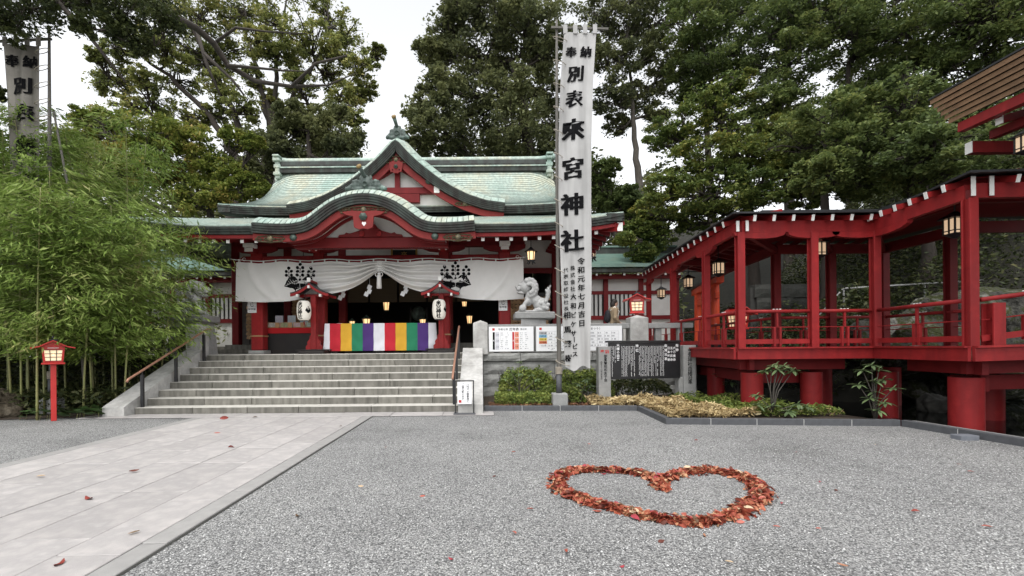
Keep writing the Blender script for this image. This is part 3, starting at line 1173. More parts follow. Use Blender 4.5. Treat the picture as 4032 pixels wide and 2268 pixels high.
for sx in (-1, 1):
    def fn_(u, s, sx=sx):
        half = LE + (LI - LE) * s
        return skirt_x(sx * (2.35 + (half - 2.35) * u), s)
    us = [k / 22 for k in range(23)]
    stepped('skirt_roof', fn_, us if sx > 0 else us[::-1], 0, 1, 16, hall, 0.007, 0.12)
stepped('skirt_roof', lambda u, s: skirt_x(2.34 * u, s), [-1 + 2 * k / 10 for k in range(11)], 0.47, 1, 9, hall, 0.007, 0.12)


def lower_side(sx, v, s):
    y0 = LY0 + (LYI - LY0) * s
    y = y0 + v * (27.0 - y0)
    x = LE + (LI - LE) * s
    z = LZ0 + (LZI - LZ0) * (1.04 * s - 0.04 * s * s) + (1 - s) ** 1.5 * 0.30 * max(0, (1 - v * 3)) ** 2.2
    return (XC + sx * x, y, z)


for sx in (-1, 1):
    rows = []
    for i in range(8):
        for s, lift in ((i / 8, 0.016), ((i + 1) / 8 - 0.003, 0.0)):
            rows.append([(lambda p: (p[0], p[1], p[2] + lift))(lower_side(sx, k / 24, s)) for k in range(25)])
    o = MB().slab(rows, [[(p[0], p[1], p[2] - 0.12) for p in r] for r in rows]).build('skirt_roof_side', M['copper'], hall, fix=True)
    for k in range(3):
        P = [[(lambda p: (p[0] + sx * dx, p[1], p[2] - 0.03 - 0.08 * k))(lower_side(sx, v, 0)) for v in np.linspace(0, 1, 26)] for dx in (0.02 - 0.03 * k, -0.5)]
        MB().slab(P, [[(a, b, c - 0.074) for a, b, c in r] for r in P]).build('eave_layer', M['bark'], hall, fix=True)
lprof = [(p[0], p[2]) for p in (lower_front(u, 0) for u in np.linspace(-1, 1, 60))]
for k in range(3):
    for side in (-1, 1):
        lp_ = [q for q in lprof if side * (q[0] - XC) > 2.35]
        band(hall, 'eave_layer', lp_, LY0 - 0.02 + 0.03 * k, LY0 + 0.6, 0.03 + 0.075 * k, 0.03 + 0.075 * (k + 1) - 0.005, M['bark'], False)
# red eave fascia and soffit either side of the curved gable
for side in (-1, 1):
    lp_ = [q for q in lprof if side * (q[0] - XC) > 2.35]
    band(hall, 'eave_fascia', lp_, LY0 + 0.10, LY0 + 0.22, 0.26, 0.36, M['red'], False)
    us = [side * (0.31 + 0.69 * k / 10) for k in range(11)]
    sof = [[(lambda p: (p[0], p[1] + 0.25, p[2] - 0.30))(lower_front(u, s)) for u in us] for s in (0.0, 0.45)]
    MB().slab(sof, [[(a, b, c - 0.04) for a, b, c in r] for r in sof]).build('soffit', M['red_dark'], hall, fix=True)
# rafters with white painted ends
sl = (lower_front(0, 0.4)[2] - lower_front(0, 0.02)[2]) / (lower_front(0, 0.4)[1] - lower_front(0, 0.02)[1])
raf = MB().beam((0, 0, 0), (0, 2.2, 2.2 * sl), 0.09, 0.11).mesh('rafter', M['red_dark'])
ren = MB().box(-0.05, 0.05, -0.012, 0.0, -0.06, 0.06).mesh('rafter_end', M['white'])
for i in range(-17, 18):
    x = i * 0.43
    if abs(x) > 7.3 or abs(x) < 1.9:
        continue
    p = lower_front(x / LE, 0.0)
    r_ = inst('rafter', raf, hall, T(p[0], LY0 + 0.22, p[2] - 0.42))
    inst('rafter_end', ren, r_, T(p[0], LY0 + 0.22, p[2] - 0.42))
# side rafters seen under the right corner
raf2 = MB().beam((0, 0, 0), (-1.5, 0, 0.5), 0.09, 0.11).mesh('rafter', M['red_dark'])
ren2 = MB().box(0.0, 0.012, -0.05, 0.05, -0.06, 0.06).mesh('rafter_end', M['white'])
for i in range(16):
    y = LY0 + 0.7 + i * 0.45
    z = lower_side(1, (y - LY0) / (27 - LY0), 0)[2] - 0.42
    r_ = inst('rafter', raf2, hall, T(XC + LE - 0.22, y, z))
    inst('rafter_end', ren2, r_, T(XC + LE - 0.22, y, z))
sof = [[(lambda p: (p[0] - 0.25, p[1], p[2] - 0.30))(lower_side(1, k / 10, s)) for k in range(11)] for s in (0.0, 0.8)]
MB().slab(sof, [[(a, b, c - 0.04) for a, b, c in r] for r in sof]).build('soffit', M['red_dark'], hall, fix=True)
# corner hip rafter with white end
MB().beam((XC + LE - 0.1, LY0 + 0.1, 5.08), (XC + LI - 0.6, 16.4, 5.75), 0.16, 0.24).build('hip_rafter', M['red'], hall)
MB().box(XC + LE - 0.17, XC + LE - 0.01, LY0 + 0.06, LY0 + 0.10, 4.97, 5.22).build('hip_rafter_end', M['white'], hall)

# ---- undulating gable over the entrance
KT = [(0, 0.87), (0.3, 0.845), (0.57, 0.78), (0.85, 0.67), (1.05, 0.56), (1.36, 0.33), (1.66, 0.10), (1.95, 0.02), (2.3, 0.0), (2.8, 0.02), (3.2, 0.06)]
KY = 13.08
kx = [-3.2 + 6.4 * i / 80 for i in range(81)]
KB = 5.10
kprof = [(XC + x, KB + smooth_tab(KT, x)) for x in kx]
kup = offset2d(kprof, -0.25)
P = [[(x, KY + 0.02, z - 0.01) for x, z in kprof], [(x, KY + 0.15, z - 0.015) for x, z in offset2d(kprof, -0.155)], [(x, KY + 0.36, z - 0.02) for x, z in kup], [(x, KY + 3.3, z - 0.02) for x, z in kup]]
o = MB().slab(P, [[(a, b + 0.02, c - 0.08) for a, b, c in r] for r in P]).build('curved_gable_roof', M['seam_lip_shade'], hall, fix=True)
smooth_by_angle(o, 30)
lip_plates(kprof, 2, KY - 0.04, KY + 0.36, 0.25, hall)
layered(hall, kprof, KY - 0.04, 0.7, 0.012, 0.28, 4, M['bark'], 0.02)
kb = band(hall, 'curved_bargeboard', kprof, KY + 0.10, KY + 0.20, 0.29, 0.48, M['barge'], False)
# vaulted underside with ribs
vx = [p for p in kprof if abs(p[0] - XC) < 2.35]
TY = 14.05
band(hall, 'vault_lining', vx, KY + 0.22, TY, 0.34, 0.38, M['plaster'], False)
for yy in (13.40, 13.72):
    band(hall, 'vault_rib', vx, yy, yy + 0.09, 0.385, 0.46, M['red_dark'], False)
ty = [(x, KB + smooth_tab(KT, x - XC) - 0.30) for x, z in kprof if abs(x - XC) < 1.9]
MB().prism([(x, TY, z) for x, z in ty] + [(XC + 1.9, TY, 4.6), (XC - 1.9, TY, 4.6)], (0, 0.08, 0)).build('tympanum', M['plaster'], hall, fix=True)
# carved frog-leg strut
fl = [(-1.55, 0.0), (-1.5, 0.10), (-1.25, 0.13), (-1.15, 0.22), (-1.0, 0.16), (-0.55, 0.30), (-0.32, 0.46), (-0.22, 0.62), (0.22, 0.62), (0.32, 0.46), (0.55, 0.30), (1.0, 0.16), (1.15, 0.22), (1.25, 0.13), (1.5, 0.10), (1.55, 0.0)]
fs_ = MB().prism([(XC + a * 0.64, TY - 0.13, 4.925 + b * 0.62) for a, b in fl], (0, 0.1, 0)).build('frog_leg_strut', M['red_dark'], hall, fix=True)
for sx in (-1, 1):
    MB().lathe([(0.085, 0), (0.085, 0.03), (0.055, 0.05), (0.05, 0.03), (0.02, 0.05), (0, 0.05)], 14, T(XC + sx * 0.26, TY - 0.132, 5.02) @ RX(R(90))).build('scroll_eye', M['red'], fs_, smooth=True)
    b_ = MB().lathe([(0.105, 0), (0.105, 0.02), (0.07, 0.05), (0, 0.06)], 12, T(XC + sx * 2.05, KY + 0.098, 4.74) @ RX(R(90)))
    b_.build('boss', M['bronze'], kb, smooth=True)
    scroll_carving(hall, XC + sx * 2.72, KY + 0.09, 4.70, 0.75, 0.2, M['fret'], 7, 9)
# wide winged pendant below the curve
kw = [(-0.62, 0.22), (-0.35, 0.26), (0, 0.24), (0.35, 0.26), (0.62, 0.22), (0.5, 0.14), (0.30, 0.10), (0.27, -0.22), (0.12, -0.28), (0, -0.25), (-0.12, -0.28), (-0.27, -0.22), (-0.30, 0.10), (-0.5, 0.14)]
pd = MB().prism([(XC + a, KY + 0.02, 5.22 + b) for a, b in kw], (0, 0.07, 0)).build('gable_pendant', M['barge'], hall, fix=True)
MB().lathe([(0.12, 0), (0.12, 0.03), (0.06, 0.06), (0, 0.08)], 6, T(XC, KY + 0.018, 5.30) @ RX(R(90))).build('boss', M['bronze'], pd)
hp = [(0, -0.075), (0.06, 0.0), (0.055, 0.04), (0.03, 0.055), (0, 0.03), (-0.03, 0.055), (-0.055, 0.04), (-0.06, 0.0)]
MB().prism([(XC + 0.02 + a, KY + 0.012, 5.10 + b) for a, b in hp], (0, 0.006, 0)).build('heart_cutout', M['white'], pd, fix=True)
scroll_carving(hall, XC, KY + 0.07, 5.50, 1.35, 0.22, M['fret'], 11, 2)
ridge_ornament(hall, XC, KY + 0.36, 6.17, 0.66, -0.12, 1.0, 1.1)

# ---- portico frame
PY = 15.5
px_out, px_mid = (-7.59, 0.76), (-5.5, -1.27)
pil = []
for x, hw in ((px_out[0], 0.2), (px_mid[0], 0.185), (px_mid[1], 0.185), (px_out[1], 0.2)):
    c = MB()
    c.cbox(x - hw, x + hw, PY - hw, PY + hw, TZ + 0.12, 4.95, 0.035)
    p = c.build('pillar', M['red'], hall)
    MB().cbox(x - hw - 0.06, x + hw + 0.06, PY - hw - 0.06, PY + hw + 0.06, TZ, TZ + 0.12, 0.015).build('plinth', M['stone_grey'], p)
    MB().cbox(x - hw - 0.012, x + hw + 0.012, PY - hw - 0.012, PY + hw + 0.012, TZ + 0.58, TZ + 0.63, 0.005).build('pillar_band', M['wood'], p)
    pil.append(p)
MB().cbox(px_out[0] - 0.7, px_out[1] + 0.7, PY - 0.16, PY + 0.16, 4.95, 5.22, 0.02).build('eave_beam', M['red_dark'], hall)
MB().cbox(px_mid[0] - 0.25, px_mid[1] + 0.25, TY - 0.10, TY + 0.2, 4.60, 4.92, 0.02).build('rainbow_beam', M['red_dark'], hall)
for a, b2 in zip(px_out[:1] + px_mid, px_mid + px_out[1:]):
    MB().cbox(a + 0.19, b2 - 0.19, PY - 0.12, PY + 0.12, 4.42, 4.66, 0.02).build('tie_beam', M['red'], hall)
for x in (px_out[0], px_mid[0], px_mid[1], px_out[1]):
    arm = [(-0.72, 0.16), (0.72, 0.16), (0.70, 0.05), (0.5, -0.03), (0.25, -0.06), (-0.25, -0.06), (-0.5, -0.03), (-0.70, 0.05)]
    a = MB().prism([(x + u, PY - 0.26, 4.79 + w) for u, w in arm], (0, 0.14, 0)).build('bracket_arm', M['red_dark'], hall, fix=True)
    MB().cbox(x - 0.09, x + 0.09, PY - 0.66 - (0.55 if x in px_mid else 0), PY - 0.2, 4.70, 4.86, 0.01).build('nose_beam', M['red'], hall)
    MB().cbox(x - 0.13, x + 0.13, PY - 0.70, PY - 0.662, 4.70, 4.83, 0.005).build('nose_beam_end', M['white'], hall)
    MB().cbox(x - 0.17, x + 0.17, PY - 0.72, PY - 0.43, 4.845, 4.97, 0.01).build('bearing_block', M['white'], hall)
for x, s in ((px_out[0] - 0.2, -1), (px_out[1] + 0.2, 1)):
    MB().prism([(x, PY - 0.1, 4.42), (x + s * 0.35, PY - 0.1, 4.46), (x + s * 0.42, PY - 0.1, 4.56), (x + s * 0.28, PY - 0.1, 4.66), (x, PY - 0.1, 4.66)], (0, 0.2, 0)).build('beam_nose', M['red'], hall, fix=True)
    MB().tube([(x + s * 0.25 + 0.05 * math.cos(t), PY - 0.105, 4.56 + 0.05 * math.sin(t)) for t in np.linspace(0, 5.5, 12)], 0.012, 5).build('nose_scroll', M['white'], hall)

# ---- body of the hall behind the portico
WY = 18.0
MB().box(XC - 6.5, XC + 6.5, WY - 0.5, 25.5, TZ - 0.001, TZ + 0.34).build('hall_floor', M['stone'], hall)
MB().box(XC - 6.6, XC + 6.6, WY - 0.9, WY - 0.5, TZ - 0.001, TZ + 0.17).build('hall_step', M['stone'], hall)
for x in (-6.3, -4.25, -2.1, 2.1, 4.25, 6.3):
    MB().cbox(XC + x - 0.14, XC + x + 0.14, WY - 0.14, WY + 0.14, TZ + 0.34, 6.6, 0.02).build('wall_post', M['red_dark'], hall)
for z0, z1 in ((4.42, 4.62), (5.72, 5.92)):
    for a, b2 in ((-6.16, -4.39), (4.39, 6.16)):
        MB().box(XC + a, XC + b2, WY - 0.1, WY + 0.1, z0, z1).build('wall_rail', M['red_dark'], hall)
MB().box(XC - 4.11, XC + 4.11, WY - 0.1, WY + 0.1, 4.85, 5.1).build('lintel', M['red_dark'], hall)
for a, b2, z0, z1 in ((-6.16, -4.39, 4.621, 5.719), (4.39, 6.16, 4.621, 5.719), (-4.11, -2.24, 5.101, 6.4), (-1.96, 1.96, 5.101, 6.4), (2.24, 4.11, 5.101, 6.4)):
    MB().box(XC + a, XC + b2, WY - 0.02, WY + 0.04, z0, z1).build('plaster_panel', M['plaster'], hall)
for sx in (-1, 1):
    MB().box(XC + sx * 6.3 - 0.05, XC + sx * 6.3 + 0.05, WY + 0.15, 25.4, TZ + 0.34, 6.6).build('side_wall', M['plaster'], hall)
# dark interior
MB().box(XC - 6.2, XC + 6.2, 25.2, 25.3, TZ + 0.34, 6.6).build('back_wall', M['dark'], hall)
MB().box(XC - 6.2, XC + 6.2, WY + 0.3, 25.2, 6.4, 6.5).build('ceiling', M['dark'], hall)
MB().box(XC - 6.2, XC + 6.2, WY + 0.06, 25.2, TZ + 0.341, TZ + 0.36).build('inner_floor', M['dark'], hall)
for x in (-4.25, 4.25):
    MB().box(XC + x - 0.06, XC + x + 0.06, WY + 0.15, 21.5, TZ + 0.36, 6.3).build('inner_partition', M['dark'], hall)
# hanging bamboo blinds along the inner lintel
for k in range(6):
    x = -2.9 + k * 1.16 - 0.5
    bl = MB().box(XC + x, XC + x + 1.08, WY + 0.2, WY + 0.22, 3.35, 4.3).build('bamboo_blind', mat('blind_%d' % k, (0.10, 0.075, 0.04), (0.07, 0.05, 0.03), 60, 0.8, stretch=(0.02, 1, 1)) if k == 0 else bpy.data.materials['blind_0'], hall)
for k in range(9):
    MB().lathe([(0.05, 0), (0.09, 0.05), (0.05, 0.1), (0.02, 0.16), (0.0, 0.17)], 8, T(XC - 2.9 + k * 0.72, WY + 0.12, 4.36)).build('gilt_tassel', M['gold'], hall, smooth=True)

# ---- side pavilions left and right of the hall
M['slat'] = mat('pale_slat', (0.55, 0.55, 0.53), (0.46, 0.46, 0.44), 4, 0.7)


def pavilion(label, sx):
    t = thing('side_hall', label, 'building', (XC + sx * 9.6, 20.5, TZ))
    X = lambda a: XC + sx * a
    xa, xb = 6.9, 12.2

    def box(n, a, b, y0, y1, z0, z1, m, p=t):
        return MB().box(min(X(a), X(b)), max(X(a), X(b)), y0, y1, z0, z1).build(n, m, p)
    box('plinth', xa, xb, 20.3, 26, TZ - 0.001, TZ + 0.3, M['stone'])
    box('wall', xa, xb, 20.7, 20.8, TZ + 0.3, 4.6, M['plaster'])
    for a in (xa, 9.0, 10.6, xb):
        box('wall_post', a - 0.1, a + 0.1, 20.55, 20.69, TZ + 0.3, 4.7, M['red_dark'])
    for z0, z1 in ((2.72, 2.9), (3.86, 4.02), (4.55, 4.72)):
        box('wall_rail', xa + 0.1, xb - 0.1, 20.58, 20.69, z0, z1, M['red_dark'])
    w = box('window_recess', xa + 0.15, 10.45, 20.64, 20.695, 2.901, 3.859, M['dark'])
    n = 17
    me = MB().box(-0.055, 0.055, 20.60, 20.638, 2.902, 3.858).mesh('window_slat', M['slat'])
    for i in range(n):
        inst('window_slat', me, w, T(X(xa + 0.3 + i * 0.195), 0, 0))
    # roof: curved copper slope with ridge
    R_ = []
    for i in range(13):
        s = i / 12
        for lift in ((0.0, 0.05) if i < 12 else (0.0,)):
            R_.append([(X(xa - 0.3 + (xb - xa + 1.2) * k / 8), 19.6 + 3.2 * s, 5.02 + 1.15 * (0.6 * s + 0.4 * s * s) + lift) for k in range(9)])
    o = MB().slab(R_, [[(a, b, c - 0.14) for a, b, c in r] for r in R_]).build('roof', M['copper_teal'], t, fix=True)
    box('eave_edge', xa - 0.3, xb + 0.9, 19.63, 19.9, 4.72, 4.87, M['bark'])
    box('ridge', xa - 0.3, xb + 0.9, 22.6, 23.1, 6.05, 6.42, M['copper_dark'], o)
    box('ridge_cap', xa - 0.3, xb + 0.9, 22.55, 23.15, 6.421, 6.5, M['copper_teal'], o)
    box('eave_beam', xa, xb, 20.1, 20.3, 4.5, 4.7, M['red_dark'])
    m2 = MB().box(-0.045, 0.045, 19.82, 20.5, 4.60, 4.69).mesh('rafter', M['red_dark'])
    m3 = MB().box(-0.045, 0.045, 19.808, 19.819, 4.60, 4.69).mesh('rafter_end', M['white'])
    for i in range(9):
        r_ = inst('rafter', m2, t, T(X(xa + 0.3 + i * 0.6), 0, 0))
        inst('rafter_end', m3, r_, T(X(xa + 0.3 + i * 0.6), 0, 0))
    return t


M['copper_teal'] = mat('verdigris_teal', (0.11, 0.20, 0.17), (0.165, 0.25, 0.21), 1.6, 0.6, detail=8, c3=(0.20, 0.25, 0.19))
pavilion('low side hall with teal copper roof and slatted window behind the white banner', 1)
pavilion('low side hall with slatted window in shade behind the bamboo', -1)
# ------------------------------------------------------------------ white curtain with crests
CY = 15.02
HEM = [(0, 4.08), (0.3, 3.90), (0.62, 3.67), (1.0, 3.47), (1.35, 3.36), (1.75, 3.29), (2.3, 3.20), (3.1, 3.07), (3.9, 3.05), (4.74, 3.10)]
CW = 4.74


def curt_top(x):
    # sags between the ties
    return 4.40 - 0.05 * (0.5 - 0.5 * math.cos(2 * math.pi * x / 1.58)) - 0.008 * (0.5 - 0.5 * math.cos(2 * math.pi * x / 0.42))


def curtain_pt(x, v, lift=0.0):
    """x from the middle, v 0 top .. 1 hem"""
    zt, zb = curt_top(x), smooth_tab(HEM, x)
    z = zt + (zb - zt) * v
    a = abs(x)
    v = max(0.0, v)
    w = min(1, a / 0.25) * max(0.0, 1 - max(0, a - 0.9) / 2.2)
    y = CY - 0.12 * w * math.sin(2 * math.pi * (4.6 * v ** 0.85 + 0.22 * a)) * min(1, v * 5 + .1)
    y += 0.018 * math.sin(2.3 * x + 1.7 * v) + 0.02 * math.sin(0.9 * x * 3 + 3 * v) * v
    y -= 0.07 * math.exp(-((a - 3.9 + 0.7 * v) / 0.16) ** 2) * v + 0.05 * math.exp(-((a - 4.3 + 0.9 * v * v) / 0.12) ** 2) + 0.05 * math.exp(-((a - 3.2 + 1.2 * v) / 0.12) ** 2) * (1 - v)
    y -= 0.10 * v * (1 - 0.4 * v)
    return (XC + 0.03 + x, y - lift, z)


curt = thing('shrine_curtain', 'wide white curtain with black paulownia crests, gathered up in the middle', 'curtain', (XC, CY, 4.4))
for sx in (-1, 1):
    P = [[curtain_pt(sx * CW * i / 110, j / 44) for i in range(111)] for j in range(45)]
    MB().grid(P).build('curtain_cloth', M['cloth'], curt, smooth=True)
rope = [(XC - 4.9, CY - 0.01, 4.5)] + [(XC + 0.03 + x, CY - 0.01, curt_top(x) + 0.07) for x in np.linspace(-CW, CW, 60)] + [(XC + 4.9, CY - 0.01, 4.5)]
MB().tube(rope, 0.014, 6).build('curtain_rope', M['cloth'], curt, smooth=True)
me = MB().box(-0.018, 0.018, -0.02, 0.02, -0.005, 0.085).mesh('curtain_loop', M['cloth'])
for i in range(24):
    x = -CW + 0.1 + i * (2 * CW - 0.2) / 23
    inst('curtain_loop', me, curt, T(XC + 0.03 + x, CY, curt_top(x)))
# middle tie: knot, bow and tassel
tb = MB()
tb.lathe([(0.0, -0.02), (0.05, 0.0), (0.05, 0.05), (0.0, 0.07)], 10, T(XC + 0.03, CY - 0.1, 3.93))
for sx in (-1, 1):
    tb.tube([(XC + 0.03 + sx * 0.12 * math.sin(t), CY - 0.12, 3.95 + 0.06 * math.sin(2 * t) - 0.02) for t in np.linspace(0.1, 3.0, 9)], 0.014, 5)
tb.tube([(XC + 0.03, CY - 0.06, 4.1), (XC + 0.03, CY - 0.1, 3.95)], 0.02, 6)
tb.build('curtain_knot', M['cloth'], curt, smooth=True)
MB().lathe([(0.05, 0.0), (0.075, -0.03), (0.07, -0.1), (0.085, -0.45), (0.0, -0.455)], 10, T(XC + 0.03, CY - 0.1, 3.92)).build('tassel', M['cloth'], curt, smooth=True)


def crest(cx, cz, s):
    """paulownia crest: three veined leaves, three flower spikes; drawn on the curtain"""
    def surf(u, w, l=0.0):
        x, z = cx + u * s, cz + w * s
        zt, zb = curt_top(x), smooth_tab(HEM, x)
        p = curtain_pt(x, (zt - z) / (zt - zb))
        return (p[0], p[1] - 0.006 - l, z)
    blk, wht = MB(), MB()

    def disc(u, w, r, n=10, mb=blk, l=0.0):
        mb.add([surf(u, w, l)] + [surf(u + r * math.cos(2 * math.pi * k / n), w + r * math.sin(2 * math.pi * k / n), l) for k in range(n)], [(0, 1 + k, 1 + (k + 1) % n) for k in range(n)])

    def line(pts, wd, mb, l):
        for (a, b), (c, d) in zip(pts[:-1], pts[1:]):
            L_ = math.hypot(c - a, d - b) or 1
            nx, ny = -(d - b) / L_ * wd, (c - a) / L_ * wd
            mb.add([surf(a + nx, b + ny, l), surf(a - nx, b - ny, l), surf(c - nx, d - ny, l), surf(c + nx, d + ny, l)], [(0, 1, 2, 3)])

    def leaf(ox, oz, ang, L_, W_):
        # scalloped leaf pointing along ang with pale veins
        ca, sa = math.cos(ang), math.sin(ang)
        loc = lambda a, b: (ox + a * ca - b * sa, oz + a * sa + b * ca)
        out = []
        for t in np.linspace(0, 1, 15):
            out.append((t * L_, W_ * (math.sin(math.pi * t ** 0.62)) * (1 + 0.07 * math.sin(9 * math.pi * t))))
        ring = [loc(a, b) for a, b in out] + [loc(a, -b) for a, b in out[::-1]][1:-1]
        c0 = loc(L_ * 0.45, 0)
        blk.add([surf(*c0)] + [surf(*p) for p in ring], [(0, 1 + k, 1 + (k + 1) % len(ring)) for k in range(len(ring))])
        line([loc(0.02, 0), loc(L_ * 0.92, 0)], 0.006, wht, 0.004)
        for k in range(1, 6):
            a0 = L_ * 0.13 * k
            for sg in (-1, 1):
                pts = []
                for q in np.linspace(0, 1, 6):
                    a = a0 + q * L_ * 0.22
                    ww = W_ * math.sin(math.pi * min(1, a / L_) ** 0.62) * 0.93
                    pts.append(loc(a - 0.16 * L_ * q * q, sg * ww * q))
                line(pts, 0.0042, wht, 0.004)
    leaf(0, 0.02, R(-90), 0.46, 0.24)
    leaf(-0.06, 0.04, R(205), 0.46, 0.20)
    leaf(0.06, 0.04, R(-25), 0.46, 0.20)
    for bx, top, n in ((0, 0.52, 3), (-0.33, 0.40, 2), (0.33, 0.40, 2)):
        z0 = 0.06
        line([(bx, z0), (bx, top)], 0.008, blk, 0)
        disc(bx, top, 0.052)
        for k in range(n):
            zz = top - 0.10 - k * 0.115
            for sg in (-1, 1):
                disc(bx + sg * 0.08, zz, 0.050)
                line([(bx, zz - 0.05), (bx + sg * 0.06, zz)], 0.007, blk, 0)
    disc(0, 0.05, 0.04)
    c = blk.build('crest', M['ink'], curt)
    wht.build('crest_veins', M['cloth'], c)


crest(-2.62, 3.74, 1.08)
crest(2.5, 3.74, 1.08)

# paper streamers under the curtain
for k, (x, z) in enumerate(((-5.0 + 1.15, 3.62), (-3.95 + 1.35, 3.62), (-1.6 + 0.3, 3.58), (-4.75, 3.5))):
    t = thing('paper_streamer', ('folded white paper streamer hanging left of the curtain knot', 'folded white paper streamer hanging right of the curtain knot',
                                 'folded white paper streamer above the right paper lantern', 'folded white paper streamer at the left end of the opening')[k], 'streamer', (x, 15.6, z))
    b_ = MB()
    for q in range(3):
        b_.box(-0.07 + 0.05 * (q % 2), 0.07 + 0.05 * (q % 2), -0.003 + 0.004 * q, 0.003 + 0.004 * q, -0.09 - 0.13 * q, 0.06 - 0.13 * q, T(x, 15.6, z) @ RY(R(25)))
    b_.build('paper_strip', M['paper'], t)
    MB().tube([(x, 15.6, z + 0.05), (x, 15.6, 4.45)], 0.006, 4).build('cord', M['cloth'], t)

# ------------------------------------------------------------------ offering box under the five-coloured cloth
ob = thing('offering_box', 'wooden offering box behind the five coloured cloth', 'offering box', (XC + 0.02, 15.6, TZ))
MB().cbox(XC - 1.75, XC + 1.80, 15.08, 16.0, TZ + 0.10, 2.33, 0.015).build('box_body', M['dark'], ob)
for x in (-1.5, 0, 1.5):
    MB().box(XC + x - 0.1, XC + x + 0.1, 15.1, 15.9, TZ - 0.002, TZ + 0.099).build('foot', M['dark'], ob)
cl = thing('striped_cloth', 'cloth of red, yellow, green, purple and white stripes draped over the offering box', 'cloth', (XC, 15.0, 2.3))
cols = {'white': (0.72, 0.72, 0.76), 'red': (0.52, 0.02, 0.035), 'yellow': (0.68, 0.38, 0.035), 'green': (0.02, 0.20, 0.10), 'purple': (0.07, 0.03, 0.17)}
for k in cols:
    M['cl_' + k] = mat('cloth_' + k, cols[k], tuple(c * 0.85 for c in cols[k]), 2, 0.85, 0.05, 150)
seq = ['white', 'red', 'yellow', 'green', 'purple', 'white', 'red', 'yellow', 'green', 'purple', 'white']
wid = [0.16] + [0.362] * 9 + [0.24]
x = XC - 1.80
for k, (c, w) in enumerate(zip(seq, wid)):
    def cp(u, v):
        xx = x + u * w
        y = 15.03 + 0.010 * math.sin(xx * 17.35) - 0.018 * v
        y += 0.012 * math.sin(13 * v + 1.3 * math.sin(xx * 9 + k)) * (0.3 + v)
        if k == 0:
            xx -= 0.05 * v * (1 - u)
        if k == 10:
            xx += 0.06 * v * u
            y += 0.10 * u * u
        if v < 0.04:
            return (xx, 15.03 + (0.04 - v) * 16 * 0.5, 2.345)
        return (xx, y, 2.342 - (v - 0.04) / 0.96 * 0.91)
    P = [[cp(i / 12, j / 24) for i in range(13)] for j in range(25)]
    MB().grid(P).build('cloth_stripe', M['cl_' + c], cl, smooth=True)
    x += w

